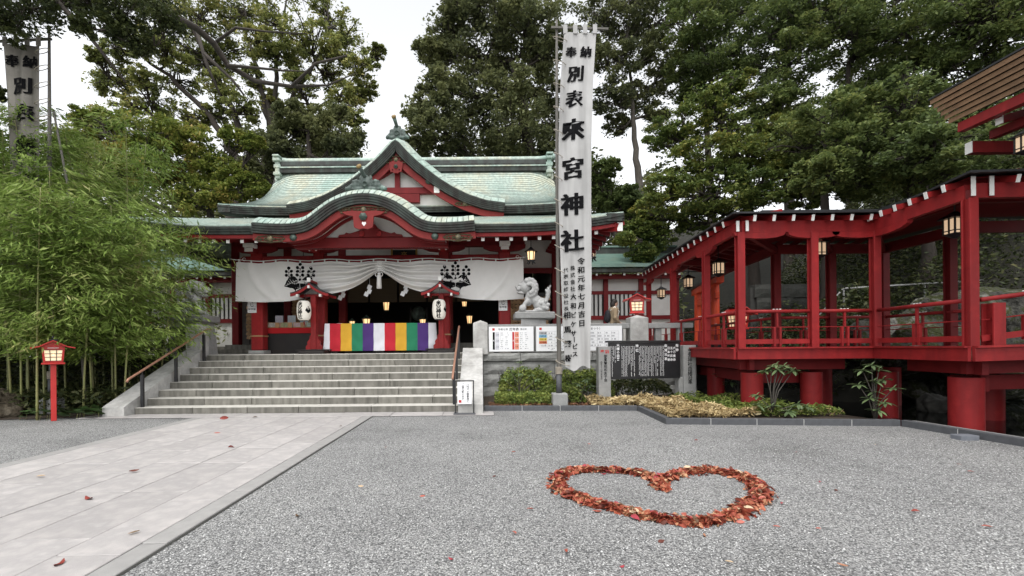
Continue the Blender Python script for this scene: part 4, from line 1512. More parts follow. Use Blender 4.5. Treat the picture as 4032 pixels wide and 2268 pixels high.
# ------------------------------------------------------------------ paper lanterns on roofed stands
def lantern_stand(label, lab2, x, lx, facing):
    Y = 14.8
    t = thing('lantern_stand', label, 'lantern stand', (x, Y, TZ))
    MB().cbox(x - 0.42, x + 0.42, Y - 0.32, Y + 0.32, TZ + 0.001, TZ + 0.10, 0.02).build('base', M['dark'], t)
    for sy in (-1, 1):
        MB().cbox(x - 0.50, x + 0.50, Y + sy * 0.2 - 0.07, Y + sy * 0.2 + 0.07, TZ + 0.101, TZ + 0.14, 0.012).build('base_plank', M['dark'], t)
    MB().cbox(x - 0.085, x + 0.085, Y - 0.085, Y + 0.085, TZ + 0.14, 3.25, 0.012).build('post', M['red'], t)
    sup = [(0.085, 0.0), (0.26, 0.0), (0.26, 0.10), (0.20, 0.16), (0.21, 0.24), (0.13, 0.34), (0.13, 0.42), (0.085, 0.48)]
    for sx in (-1, 1):
        MB().prism([(x + sx * a, Y - 0.05, TZ + 0.14 + b) for a, b in sup], (0, 0.1, 0)).build('foot_bracket', M['red'], t, fix=True)
    # little gable roof: curved barge, dark shingle top, white beam ends
    half = 0.60
    prof = [(x + half * u, 3.60 - 0.40 * (abs(u) ** 0.75) + 0.06 * abs(u) ** 4) for u in np.linspace(-1, 1, 25)]
    P = [[(a, y, b + 0.035) for a, b in prof] for y in (Y - 0.42, Y + 0.42)]
    MB().slab(P, [[(a, b, c - 0.03) for a, b, c in r] for r in P]).build('roof', M['slate'], t, fix=True)
    for y in (Y - 0.41, Y + 0.36):
        P = [[(a, yy, b) for a, b in prof] for yy in (y, y + 0.05)]
        MB().slab(P, [[(a, b, c - 0.085) for a, b, c in r] for r in P]).build('bargeboard', M['red'], t, fix=True)
    for u in (-0.36, 0.0, 0.36):
        zz = 3.60 - 0.40 * (abs(u / half) ** 0.75) - 0.13
        r_ = MB().box(x + u - 0.025, x + u + 0.025, Y - 0.34, Y + 0.34, zz - 0.03, zz + 0.03).build('purlin', M['red'], t)
        MB().box(x + u - 0.03, x + u + 0.03, Y - 0.47, Y - 0.345, zz - 0.04, zz + 0.04).build('purlin_end', M['white'], r_)
    MB().cbox(x - 0.40, x + 0.40, Y - 0.06, Y + 0.06, 3.20, 3.28, 0.01).build('cross_arm', M['red'], t)
    MB().box(x - 0.05, x + 0.05, Y - 0.40, Y + 0.40, 3.63, 3.70).build('ridge', M['red'], t)
    MB().box(x - 0.05, x + 0.05, Y - 0.45, Y - 0.402, 3.63, 3.76).build('ridge_end', M['white'], t)
    # paper lantern hangs from the arm: a thing of its own
    ly = Y - 0.42
    L2 = thing('paper_lantern', lab2, 'lantern', (lx, ly, 2.35))
    pr = [(0.10, -0.31), (0.15, -0.30)]
    for i in range(25):
        a = -1 + 2 * i / 24
        pr.append((0.15 + 0.065 * (1 - a * a) ** 0.5 + (0.003 if i % 2 else 0), a * 0.285))
    pr += [(0.15, 0.30), (0.10, 0.31)]
    MB().lathe(pr, 28, T(lx, ly, 2.72)).build('paper_shade', M['lantern_paper'], L2, smooth=True)
    for zz in (2.40, 3.03):
        MB().lathe([(0.0, -0.015), (0.115, -0.015), (0.115, 0.015), (0.0, 0.015)], 20, T(lx, ly, zz)).build('rim', M['black'], L2)
    MB().tube([(lx, ly, 3.04), (lx, ly + 0.1, 3.2), (lx, Y - 0.3, 3.4)], 0.012, 5).build('hanger', M['black'], L2)
    MB().tube([(lx, ly, 2.39), (lx, ly, 2.27)], [0.012, 0.02], 6).build('cord_tassel', M['red'], L2)

    def surf(a0):
        def fn(u, v, l=0.0):
            rr = 0.15 + 0.065 * max(0, 1 - (v / 0.285) ** 2) ** 0.5 + 0.006 + l
            a = a0 + u / 0.215
            return (lx + rr * math.sin(a), ly - rr * math.cos(a), 2.72 + v)
        return fn
    tx = MB()
    column(tx, '來宮神社', 0.0, 0.27, 0.165, 0.135, surf(facing), fat=0.045, slant=0.06)
    tx.build('lettering', M['ink'], L2)
    cr = MB()
    f2 = surf(facing + 1.25)
    for u, v, r_ in ((0, -0.03, 0.06), (-0.05, 0.0, 0.05), (0.05, 0.0, 0.05), (0, 0.07, 0.022), (-0.05, 0.06, 0.02), (0.05, 0.06, 0.02), (0, 0.115, 0.018)):
        cr.add([f2(u, v)] + [f2(u + r_ * math.cos(k * 0.785), v + r_ * math.sin(k * 0.785)) for k in range(8)], [(0, 1 + k, 1 + (k + 1) % 8) for k in range(8)])
    cr.build('crest', M['ink'], L2)


M['lantern_paper'] = mat('lantern_paper', (0.72, 0.69, 0.62), (0.65, 0.62, 0.56), 3, 0.8, emit=(1, 0.9, 0.75), estr=0.04)
lantern_stand('roofed red lantern stand left of the striped cloth', 'white paper lantern with black characters left of the striped cloth', -5.47, -5.63, -0.25)
lantern_stand('roofed red lantern stand right of the striped cloth', 'white paper lantern with black characters right of the striped cloth', -1.33, -1.36, 0.0)

# ------------------------------------------------------------------ fortune signs on the outer pillars
for x, lab in ((-7.72, 'white fortune paper sign on the leftmost portico pillar'), (0.70, 'white fortune paper sign on the rightmost portico pillar')):
    t = thing('pillar_sign', lab, 'sign', (x, 15.27, 2.8))
    MB().box(x - 0.145, x + 0.145, 15.262, 15.288, 2.74, 3.5).build('sign_panel', M['paper'], t)
    fn = on_front(x, 15.259, 0)
    b_ = MB()
    column(b_, 'おみくじ', 0.0, 3.49, 0.155, 0.14, fn, bold=0.01)
    column(b_, '御', -0.085, 2.90, 0.08, 0.08, fn, bold=0.01)
    column(b_, '神', 0.0, 2.90, 0.08, 0.08, fn, bold=0.01)
    column(b_, '籤', 0.085, 2.90, 0.08, 0.08, fn, bold=0.01)
    for k, ch in enumerate('OMIKUJI'):
        write_glyph(b_, ch, -0.10 + k * 0.034, 2.785, 0.036, 0.036, fn)
    b_.build('lettering', M['ink'], t)
    MB().box(x - 0.14, x + 0.14, 15.257, 15.2605, 2.93, 2.936).build('rule_line', M['ink'], t)

# ------------------------------------------------------------------ amulet table and votive plaques (left bay)
tb = thing('amulet_table', 'table with red cloth edge holding cards and boxes in the left bay', 'table', (-6.7, 16.1, TZ))
MB().cbox(-7.5, -5.75, 15.85, 16.5, TZ + 0.001, 2.06, 0.01).build('table_front', M['dark'], tb)
MB().box(-7.52, -5.73, 15.82, 16.52, 2.062, 2.25).build('red_cloth', mat('red_felt', (0.42, 0.012, 0.015), (0.36, 0.01, 0.013), 4, 0.9), tb)
lab = ['leftmost', 'second', 'third', 'rightmost']
bc = [(0.5, 0.48, 0.42), (0.35, 0.36, 0.2), (0.55, 0.42, 0.42), (0.42, 0.5, 0.42)]
for k in range(4):
    x = -7.48 + k * 0.44
    t = thing('amulet_box', '%s of the four small wooden boxes on the amulet table' % ('leftmost', 'second from left', 'third from left', 'rightmost')[k], 'box', (x + 0.2, 15.95, 2.252), 'wooden boxes on the amulet table')
    MB().box(x, x + 0.41, 15.86, 16.1, 2.252, 2.27).build('box_base', M['wood'], t)
    MB().box(x, x + 0.41, 15.86, 15.875, 2.271, 2.44).build('box_front', M['wood'], t)
    MB().box(x + 0.03, x + 0.26, 15.852, 15.858, 2.285, 2.425).build('picture_card', mat('card_pic%d' % k, bc[k], tuple(c * 0.45 for c in bc[k]), 14, 0.6), t)
    if k < 3:
        c = thing('upright_card', 'upright printed card behind the %s amulet box' % ('leftmost', 'second', 'third')[k], 'card', (x + 0.25, 16.2, 2.25), 'cards standing on the amulet table')
        MB().box(x + 0.14, x + 0.42, 16.14, 16.155, 2.252, 2.70).build('card_sheet', mat('card_sheet%d' % k, [(0.6, 0.6, 0.62), (0.55, 0.58, 0.6), (0.35, 0.55, 0.62)][k], [(0.42, 0.4, 0.5), (0.4, 0.45, 0.5), (0.6, 0.62, 0.6)][k], 22, 0.5), c)


def plaque_rack(label, x0, x1, y, z0, z1, seed):
    r = random.Random(seed)
    t = thing('votive_plaque_rack', label, 'rack', ((x0 + x1) / 2, y, TZ))
    MB().box(x0, x1, y + 0.06, y + 0.1, TZ + 0.35, z1 + 0.1).build('rack_board', M['dark'], t)
    mb = MB()
    mb.prism([(-0.085, 0, -0.06), (0.085, 0, -0.06), (0.085, 0, 0.04), (0.0, 0, 0.085), (-0.085, 0, 0.04)], (0, 0.012, 0))
    me = mb.mesh('votive_plaque', M['plaque'])
    z = z0
    while z < z1:
        x = x0 + 0.05
        while x < x1 - 0.05:
            inst('votive_plaque', me, t, T(x, y - r.uniform(0.0, 0.08), z) @ RY(r.uniform(-0.25, 0.25)) @ RZ(r.uniform(-0.4, 0.4)))
            x += r.uniform(0.11, 0.17)
        z += 0.14


M['plaque'] = mat('plaque_wood', (0.42, 0.27, 0.14), (0.30, 0.18, 0.09), 5, 0.6, vary=0.3)
plaque_rack('wooden votive plaques hung behind the amulet table', -7.3, -6.05, 17.6, 2.1, 3.4, 1)
plaque_rack('stack of wooden votive plaques left of the leftmost portico pillar', -8.75, -8.2, 17.0, 1.95, 3.2, 2)
plaque_rack('stack of wooden votive plaques behind the right stone lion dog', 1.05, 2.6, 17.5, 2.1, 3.5, 3)

# ------------------------------------------------------------------ lamps inside the hall
def hall_lamp(label, x, y, z, s=1.0, hang=None):
    t = thing('hall_lantern', label, 'lantern', (x, y, z), 'small lit lanterns inside the hall')
    MB().lathe([(0.06 * s, 0), (0.085 * s, 0.22 * s)], 6, T(x, y, z)).build('lit_shade', M['lamp_glow'], t)
    MB().lathe([(0.09 * s, 0), (0.075 * s, -0.03 * s), (0.05 * s, -0.05 * s)], 6, T(x, y, z - 0.002)).build('base', M['bronze'], t)
    MB().lathe([(0.13 * s, 0), (0.05 * s, 0.06 * s), (0.02 * s, 0.1 * s)], 6, T(x, y, z + 0.222 * s)).build('cap', M['bronze'], t)
    for k in range(6):
        a = k * math.pi / 3
        MB().beam((x + 0.063 * s * math.cos(a), y + 0.063 * s * math.sin(a), z), (x + 0.088 * s * math.cos(a), y + 0.088 * s * math.sin(a), z + 0.22 * s), 0.012 * s, 0.012 * s).build('frame_bar', M['bronze'], t)
    if hang:
        MB().tube([(x, y, z + 0.32 * s), (x, y, hang)], 0.008, 4).build('chain', M['bronze'], t)


hall_lamp('hanging lit lantern in the dark middle of the hall', -4.0, 19.0, 3.1, 1.5, 6.3)
hall_lamp('hanging lit lantern in the dark doorway right of the right paper lantern', -0.75, 19.2, 3.25, 1.3, 6.3)
hall_lamp('lit standing lantern above the green stripe of the cloth', -4.35, 17.1, 2.26, 1.6)
hall_lamp('lit standing lantern above the purple stripe left of centre', -4.95, 17.3, 2.28, 1.2)
hall_lamp('lit standing lantern beside the left of the right paper lantern', -2.25, 17.2, 2.3, 1.3)
hall_lamp('lit lantern low in the dark right doorway', -0.55, 19.5, 2.55, 1.4)
tb2 = thing('altar_table', 'low dark altar table behind the offering box', 'table', (XC, 17.2, TZ))
MB().cbox(XC - 2.2, XC + 2.3, 16.9, 17.5, 1.95, 2.18, 0.01).build('table_top', M['dark'], tb2)
for x in (-2.0, 2.1):
    MB().box(XC + x - 0.06, XC + x + 0.06, 17.0, 17.4, TZ, 1.95).build('leg', M['dark'], tb2)
ds = thing('drum', 'round bronze faced drum in the dark hall', 'drum', (-2.8, 20.0, 2.0))
MB().lathe([(0.28, -0.12), (0.33, 0), (0.28, 0.12)], 24, T(-2.8, 20.0, 3.02) @ RX(R(90))).build('drum_body', M['bronze2'], ds, smooth=True)
for sx in (-1, 1):
    MB().beam((-2.8 + sx * 0.38, 20.05, TZ + 0.36), (-2.8 + sx * 0.36, 20.05, 3.3), 0.07, 0.07).build('stand_leg', M['dark'], ds)
ns = thing('notice_sheet', 'small white sheet standing on the altar table', 'notice', (-5.3, 17.0, 2.18))
MB().box(-5.42, -5.22, 16.95, 16.96, 2.18, 2.46).build('paper_sheet', M['paper'], ns)

# plaque above the entrance
pq = thing('name_plaque', 'dark framed name plaque above the curtain', 'plaque', (XC + 0.8, 15.9, 4.7))
MB().cbox(XC + 0.30, XC + 1.1, 15.85, 15.95, 4.60, 4.93, 0.01).build('plaque_board', M['dark'], pq)
b_ = MB()
column(b_, '來', 0.0, 4.90, 0.22, 0.26, on_front(XC + 0.7, 15.847, 0))
b_.build('lettering', M['gold'], pq)
for sx in (-1, 1):
    MB().cbox(XC + 0.7 + sx * 0.43 - 0.03, XC + 0.7 + sx * 0.43 + 0.03, 15.83, 15.96, 4.57, 4.96, 0.008).build('frame_side', M['gold'], pq)


# ------------------------------------------------------------------ hexagonal bronze lanterns hung from the eaves
def eave_lantern(name, label, x, y, z, s, hang, glow='lamp_glow', group='bronze lanterns hung from eaves'):
    """z = bottom of the glass body"""
    t = thing(name, label, 'lantern', (x, y, z), group)
    MB().lathe([(0.105 * s, 0), (0.13 * s, 0.27 * s)], 6, T(x, y, z)).build('lit_panes', M[glow], t)
    for k in range(6):
        a = k * math.pi / 3
        c, d = math.cos(a), math.sin(a)
        MB().beam((x + 0.11 * s * c, y + 0.11 * s * d, z), (x + 0.135 * s * c, y + 0.135 * s * d, z + 0.27 * s), 0.022 * s, 0.022 * s).build('frame_bar', M['black'], t)
        MB().tube([(x + 0.09 * s * c, y + 0.09 * s * d, z - 0.03 * s), (x + 0.11 * s * c, y + 0.11 * s * d, z - 0.09 * s), (x + 0.14 * s * c, y + 0.14 * s * d, z - 0.12 * s)], 0.016 * s, 5).build('foot', M['black'], t)
    MB().lathe([(0.05 * s, -0.05 * s), (0.14 * s, -0.03 * s), (0.14 * s, -0.002)], 6, T(x, y, z)).build('base', M['black'], t)
    MB().lathe([(0.22 * s, 0.0), (0.21 * s, 0.02 * s), (0.12 * s, 0.07 * s), (0.05 * s, 0.13 * s), (0.03 * s, 0.16 * s)], 6, T(x, y, z + 0.272 * s)).build('cap', M['black'], t)
    MB().tube([(x, y, z + 0.43 * s), (x, y, hang)], 0.012 * s, 5).build('chain', M['black'], t)
    return t


eave_lantern('eave_lantern', 'lit bronze lantern under the eave above the stone lion dog', 1.55, 14.3, 4.24, 0.95, 4.86)
eave_lantern('eave_lantern', 'lit bronze lantern under the hall corner eave just right of the tall white banner', 4.1, 17.0, 4.85, 1.3, 5.6, 'lamp_dim')
eave_lantern('eave_lantern', 'dark topped bronze lantern in the gap above the right half of the curtain', -0.45, 16.2, 4.30, 1.0, 5.3, 'lamp_dim')
eave_lantern('eave_lantern', 'dark topped bronze lantern in the gap above the left half of the curtain', -6.35, 16.2, 4.30, 1.0, 5.3, 'lamp_dim')

# ------------------------------------------------------------------ stair handrails
def handrail(label, x, pts_y, top_out):
    t = thing('handrail', label, 'handrail', (x, 12, 0))
    s = RISE / TREAD
    base = lambda y: RISE * max(0, min(8, math.floor((y - SY0) / TREAD) + 1))
    zt = lambda y: 0.94 + s * (y - 10.5)
    for y in pts_y:
        p = MB().cbox(x - 0.033, x + 0.033, y - 0.033, y + 0.033, base(y) + 0.001, zt(y) - 0.10, 0.006).build('rail_post', M['black'], t)
        MB().tube([(x, y, zt(y) - 0.10), (x, y, zt(y) - 0.02)], 0.014, 6).build('rail_bracket', M['black'], p)
    a, b = 10.25, 13.3
    MB().tube([(x, a, zt(a) - 0.04), (x, a + 0.04, zt(a + 0.04)), (x, b, zt(b)), (x, b + 0.1, zt(b) + 0.01), (x, b + 0.13, zt(b) - 0.03)], 0.027, 10).build('copper_rail', M['handrail'], t, smooth=True)


handrail('black post handrail with copper coloured rail on the bamboo side of the steps', -8.02, (10.72, 11.9, 13.1), 0)
handrail('black post handrail with copper coloured rail above the white notice stand', -0.68, (10.72, 11.9, 13.1), 0)

# ------------------------------------------------------------------ notice stand at the foot of the stairs
ns = thing('notice_stand', 'white notice in a black metal frame at the foot of the steps', 'sign', (-0.42, 10.3, 0))
yy = 10.26
for x in (-0.62, -0.21):
    MB().cbox(x - 0.013, x + 0.013, yy - 0.013, yy + 0.013, 0.02, 0.77, 0.003).build('frame_leg', M['black'], ns)
MB().cbox(-0.607, -0.223, yy - 0.012, yy + 0.012, 0.745, 0.769, 0.003).build('frame_top', M['black'], ns)
MB().box(-0.66, -0.17, yy - 0.17, yy + 0.17, 0.019, 0.032).build('base_plate', M['kerb'], ns)
MB().box(-0.575, -0.255, yy - 0.006, yy + 0.006, 0.235, 0.735).build('notice_panel', M['paper'], ns)
fn = on_front(-0.415, yy - 0.0085, 0)
b_ = MB()
column(b_, '八列での御参拝に', 0.075, 0.70, 0.058, 0.054, fn, bold=0.012)
column(b_, 'ご協力願います。', -0.035, 0.70, 0.058, 0.054, fn, bold=0.012)
b_.build('lettering', M['ink'], ns)
MB().box(-0.545, -0.485, yy - 0.009, yy - 0.0075, 0.265, 0.325).build('seal', M['redink'], ns)

# ------------------------------------------------------------------ printed charts on the balustrade
def grey_rows(mb, x0, x1, z0, z1, nr, nc, fn, r, fill=0.7):
    """unreadable fine print as little strokes"""
    for i in range(nr):
        z = z1 - (i + 0.5) * (z1 - z0) / nr
        h = (z1 - z0) / nr * 0.42
        for j in range(nc):
            a = x0 + (x1 - x0) * (j + 0.12) / nc
            w = (x1 - x0) / nc * 0.76 * r.uniform(0.6, 1)
            n = 4
            for q in range(n):
                if r.random() < fill:
                    c0 = a + w * q / n
                    mb.add([fn(c0, z - h / 2), fn(c0 + w / n * 0.7, z - h / 2), fn(c0 + w / n * 0.7, z + h / 2), fn(c0, z + h / 2)], [(0, 1, 2, 3)])


M['fine'] = mat('fine_print', (0.25, 0.25, 0.27), (0.30, 0.30, 0.32), 20, 0.7)
for nm, c in (('c_grey', (0.42, 0.42, 0.43)), ('c_pale', (0.58, 0.58, 0.62)), ('c_salmon', (0.72, 0.26, 0.17)), ('c_blue', (0.22, 0.45, 0.62)), ('c_yellow', (0.72, 0.55, 0.10)), ('c_orange', (0.62, 0.17, 0.07))):
    M[nm] = mat(nm, c, tuple(x * 0.94 for x in c), 5, 0.5)


def quad_front(name, x0, x1, z0, z1, y, m, parent):
    return MB().add([(x0, y, z0), (x1, y, z0), (x1, y, z1), (x0, y, z1)], [(0, 1, 2, 3)]).build(name, m, parent)


bx = 0.19
ch = thing('chart_board', 'white chart with black and red columns beside the stair post', 'sign', (0.84, 13.3, 1.4))
MB().cbox(bx - 0.02, bx + 1.32, 13.285, 13.36, 1.365, 2.125, 0.006).build('board_frame', M['stone_grey'], ch)
MB().box(bx, bx + 1.30, 13.272, 13.284, 1.385, 2.105).build('chart_panel', M['paper'], ch)
y1 = 13.2695
r_ = random.Random(4)
b_ = MB()
f = on_front(bx, y1, 0)
for k, chh in enumerate('令和七年'):
    write_glyph(b_, chh, 0.30 + k * 0.075, 2.03, 0.07, 0.07, f, bold=0.01)
for k, chh in enumerate('厄年表'):
    write_glyph(b_, chh, 0.64 + k * 0.095, 2.03, 0.09, 0.09, f, bold=0.01)
for k, chh in enumerate('（数え年）'):
    write_glyph(b_, chh, 0.90 + k * 0.055, 2.03, 0.06, 0.06, f)
b_.build('lettering', M['ink'], ch)
quad_front('seal', bx + 0.10, bx + 0.17, 1.995, 2.065, y1, M['redink'], ch)
for x0, bar, cell, ages, sx in ((0.11, 'ink', 'c_pale', ('25歳', '42歳', '61歳'), '男'), (0.68, 'redink', 'c_salmon', ('19歳', '33歳', '37歳'), '女')):
    quad_front('column_bar', bx + x0, bx + x0 + 0.06, 1.44, 1.95, y1, M[bar], ch)
    for k in range(3):
        z1_ = 1.95 - k * 0.175
        quad_front('age_cell', bx + x0 + 0.075, bx + x0 + 0.19, z1_ - 0.16, z1_, y1, M[cell], ch)
        b_ = MB()
        for q, chh in enumerate(ages[k]):
            write_glyph(b_, chh, x0 + 0.105 + q * 0.026, z1_ - 0.08, 0.038, 0.05, on_front(bx, y1 - 0.002, 0))
        b_.build('age_lettering', M['ink'], ch)
    b_ = MB()
    write_glyph(b_, sx, x0 + 0.03, 1.70, 0.05, 0.06, on_front(bx, y1 - 0.002, 0))
    b_.build('bar_lettering', M['paper'], ch)
    b_ = MB()
    grey_rows(b_, x0 + 0.21, x0 + 0.49, 1.44, 1.95, 9, 2, f, r_)
    stuff(b_.build('small_print', M['fine'], ch))
bx = 1.57
ch = thing('chart_board', 'wide white chart with coloured rows behind the banner pole', 'sign', (2.8, 13.3, 1.4))
MB().cbox(bx - 0.02, bx + 2.52, 13.285, 13.36, 1.365, 2.125, 0.006).build('board_frame', M['stone_grey'], ch)
MB().box(bx, bx + 2.50, 13.272, 13.284, 1.385, 2.105).build('chart_panel', M['paper'], ch)
f = on_front(bx, y1, 0)
quad_front('seal', bx + 0.09, bx + 0.16, 2.0, 2.07, y1, M['redink'], ch)
b_ = MB()
for k, chh in enumerate('まつり）'):
    write_glyph(b_, chh, 1.62 + k * 0.085, 2.03, 0.08, 0.08, f, bold=0.01)
b_.build('lettering', M['ink'], ch)
names = (('二黒土星', 'c_grey'), ('三碧木星', 'c_blue'), ('五黄土星', 'c_yellow'), ('七赤金星', 'c_orange'), ('八白土星', 'paper'))
for k, (txt, cm) in enumerate(names):
    z1_ = 1.95 - k * 0.09
    quad_front('row_cell', bx + 0.08, bx + 0.31, z1_ - 0.08, z1_, y1, M[cm], ch)
    b_ = MB()
    for q, chh in enumerate(txt):
        write_glyph(b_, chh, 0.12 + q * 0.05, z1_ - 0.04, 0.052, 0.052, on_front(bx, y1 - 0.002, 0))
    b_.build('row_lettering', M['ink'], ch)
b_ = MB()
grey_rows(b_, 0.34, 2.38, 1.50, 1.95, 5, 10, f, r_, 0.8)
grey_rows(b_, 0.30, 1.3, 1.41, 1.48, 2, 3, f, r_, 0.8)
for i in range(6):
    z = 1.955 - i * 0.09
    b_.add([f(0.08, z), f(2.40, z), f(2.40, z + 0.004), f(0.08, z + 0.004)], [(0, 1, 2, 3)])
for j in range(11):
    x = 0.335 + j * 0.2065
    b_.add([f(x, 1.505), f(x + 0.004, 1.505), f(x + 0.004, 1.955), f(x, 1.955)], [(0, 1, 2, 3)])
stuff(b_.build('small_print', M['fine'], ch))

# ------------------------------------------------------------------ black history board between two stone posts
def text_post(label, x0, x1, y0, y1_, z1):
    t = thing('inscribed_post', label, 'stone post', ((x0 + x1) / 2, (y0 + y1_) / 2, 0.05))
    MB().cbox(x0, x1, y0, y1_, 0.02, z1, 0.012).build('post_shaft', M['stone_grey'], t)
    return t


tp = text_post('grey stone post with red and black characters left of the black board', 2.93, 3.24, 11.5, 11.76, 1.50)
fn = on_front(3.085, 11.497, 0)
b_ = MB()
for k, chh in enumerate('奉納'):
    write_glyph(b_, chh, -0.06 + k * 0.12, 1.375, 0.10, 0.10, fn, bold=0.025)
b_.build('red_lettering', M['redink'], tp)
b_ = MB()
column(b_, '御鳳輦昭和亥子会', 0.02, 1.30, 0.088, 0.086, fn, bold=0.015)
column(b_, '昭和五十八年七月吉日', -0.085, 1.13, 0.045, 0.046, fn, bold=0.01)
b_.build('lettering', M['ink'], tp)
tp = text_post('grey stone post with black characters right of the black board', 5.27, 5.6, 11.93, 12.25, 1.52)
fn = on_front(5.435, 11.927, 0)
b_ = MB()
column(b_, '来宮神社由緒沿革', 0.0, 1.42, 0.125, 0.115, fn, bold=0.015)
column(b_, 'きのみや', 0.085, 1.43, 0.05, 0.052, fn)
b_.build('lettering', M['ink'], tp)
MB().cbox(5.15, 5.265, 11.96, 12.22, 0.02, 0.68, 0.01).build('post_step', M['stone_grey'], tp)
ib = thing('history_board', 'black board with white vertical writing between two stone posts', 'sign', (4.2, 11.8, 0.7))
ang = math.atan2(0.30, 1.93)
MI = T(3.24, 11.60, 0) @ RZ(ang)
ib_l = 1.97
MB().cbox(0, ib_l, 0.03, 0.11, 0.66, 1.60, 0.006, MI).build('board_panel', M['black'], ib)
MB().cbox(-0.06, ib_l + 0.02, 0.0, 0.14, 1.602, 1.65, 0.006, MI).build('board_cap', M['black'], ib)


def bf(u, v, l=0.0):
    return tuple(MI @ Vector((u, 0.027 - l, v)))


b_ = MB()
for txt, u, top, sz in (('祭神', 1.88, 1.57, 0.085), ('大己貴命', 1.80, 1.50, 0.075), ('五十猛命', 1.72, 1.50, 0.075), ('日本武尊', 1.64, 1.50, 0.075),
                        ('由緒沿革', 1.56, 1.57, 0.085), ('神徳', 0.76, 1.57, 0.085), ('大樟の由来', 0.24, 1.57, 0.085)):
    column(b_, txt, u, top, sz, sz * (1.35 if len(txt) < 5 else 1.02), bf, bold=0.02)
b_.build('lettering', M['paper'], ib)
b_ = MB()
r_ = random.Random(8)
for u in [1.49 - 0.042 * k for k in range(17)] + [0.68 - 0.042 * k for k in range(9)] + [0.16 - 0.042 * k for k in range(4)]:
    z = 1.50
    end = 0.74 + (r_.random() < 0.2) * r_.uniform(0.1, 0.4)
    while z > end:
        h = 0.022
        if r_.random() < 0.93:
            for q in range(3):
                a = u + r_.uniform(-0.013, 0.006)
                zz = z - q * 0.008
                b_.add([bf(a, zz), bf(a + r_.uniform(0.008, 0.018), zz), bf(a + 0.014, zz + 0.005), bf(a, zz + 0.005)], [(0, 1, 2, 3)])
            b_.add([bf(u - 0.003, z - 0.018), bf(u + 0.003, z - 0.018), bf(u + 0.003, z + 0.004), bf(u - 0.003, z + 0.004)], [(0, 1, 2, 3)])
        z -= 0.03
stuff(b_.build('small_print', M['paper'], ib))


# ------------------------------------------------------------------ tall banners
M['banner'] = mat('banner_cotton', (0.46, 0.455, 0.445), (0.37, 0.365, 0.355), 1.3, 0.9, 0.05, 150, streak=((0.22, 0.217, 0.21), 0.6, 5.0, 0.30))
M['banner_old'] = mat('grimy_banner', (0.27, 0.25, 0.22), (0.17, 0.16, 0.14), 1.1, 0.9, 0.05, 150, streak=((0.08, 0.075, 0.06), 0.7, 5.0, 0.35))
M['pole'] = mat('weathered_pole', (0.13, 0.12, 0.105), (0.08, 0.075, 0.066), 4, 0.7, 0.1, 30, stretch=(1, 1, 0.2))
M['rope'] = mat('old_rope', (0.38, 0.34, 0.28), (0.26, 0.23, 0.19), 30, 0.9)


def banner(label, px_, py_, side, zt, zb, left, width, m, wave, zpole, tatter):
    """pole thing and banner cloth thing; left(z), width(z) in world x"""
    pt = thing('banner_pole', label + ' pole', 'pole', (px_, py_, 0))
    MB().tube([(px_, py_, 0.3), (px_ + 0.01, py_, 0.95), (px_, py_, zpole * 0.6), (px_ + 0.02, py_, zpole)], [0.06, 0.055, 0.045, 0.026], 12).build('pole_shaft', M['pole'], pt, smooth=True)
    MB().cbox(px_ - 0.17, px_ + 0.19, py_ - 0.16, py_ + 0.16, 0.02, 0.39, 0.02).build('pole_block', M['stone_grey'], pt)
    MB().tube([(px_, py_ - 0.0, 0.38), (px_, py_, 0.85)], 0.07, 12).build('pole_sleeve', M['kerb'], pt, smooth=True)
    rp = MB()
    for k in range(6):
        rp.tube([(px_ + 0.075 * math.cos(t), py_ + 0.075 * math.sin(t), 0.86 + 0.03 * k + 0.004 * math.sin(3 * t)) for t in np.linspace(0, 6.283, 13)], 0.015, 5, cap=False)
    rp.build('rope_binding', M['rope'], pt, smooth=True)
    MB().beam((px_ - side * 0.12, py_ - 0.05, zt + 0.17), (px_ + side * 1.25, py_ - 0.05, zt + 0.12), 0.045, 0.045).build('crossbar', M['pole'], pt)

    bt = thing('banner', label, 'banner', (px_ + side * 0.5, py_ - 0.1, zb))

    def fn(u, v, l=0.0):
        """u -0.5..0.5 across, v height in metres above zb"""
        z = zb + v
        x0, w = left(z), width(z)
        f_ = (z - zb) / (zt - zb)
        y = py_ - 0.10 - wave * math.sin(6.3 * u + 1.1 * z) * 0.6 - wave * 0.5 * math.sin(13 * u - 0.7 * z)
        return (x0 + (u + 0.5) * w, y - l, z)
    H = zt - zb
    P = []
    for j in range(81):
        row = []
        for i in range(17):
            u = i / 16 - 0.5
            v = H * j / 80
            if j == 0 and tatter:
                v += 0.05 * math.sin(u * 9) + 0.10 * max(0, u + 0.1)
            row.append(fn(u, v))
        P.append(row)
    MB().grid(P).build('banner_cloth', m, bt, smooth=True)
    lp = MB()
    for k in range(4):
        u = -0.46 + k * 0.307
        x0 = left(zt) + (u + 0.5) * width(zt)
        lpart = MB().cbox(x0 - 0.05, x0 + 0.05, py_ - 0.125, py_ - 0.09, zt - 0.03, zt + 0.19, 0.004)
        lpart.build('hanging_loop', m, bt)
    # side ties round the pole
    n = 15
    for k in range(n):
        z = zb + 0.15 + (H - 0.3) * k / (n - 1)
        xe = left(z) if side > 0 else left(z) + width(z)
        c = Vector(((xe + px_) / 2, py_ - 0.05, z))
        r = abs(xe - px_) / 2 + 0.09
        MB().tube([(c.x + r * math.cos(t), c.y - 0.05 + 0.10 * math.sin(t), c.z - 0.06 * math.cos(t) * side + 0.03 * math.sin(t)) for t in np.linspace(0, 6.283, 13)], 0.009, 5, cap=False).build('tie_ring', M['rope'], bt, smooth=True)
    return bt, fn, H


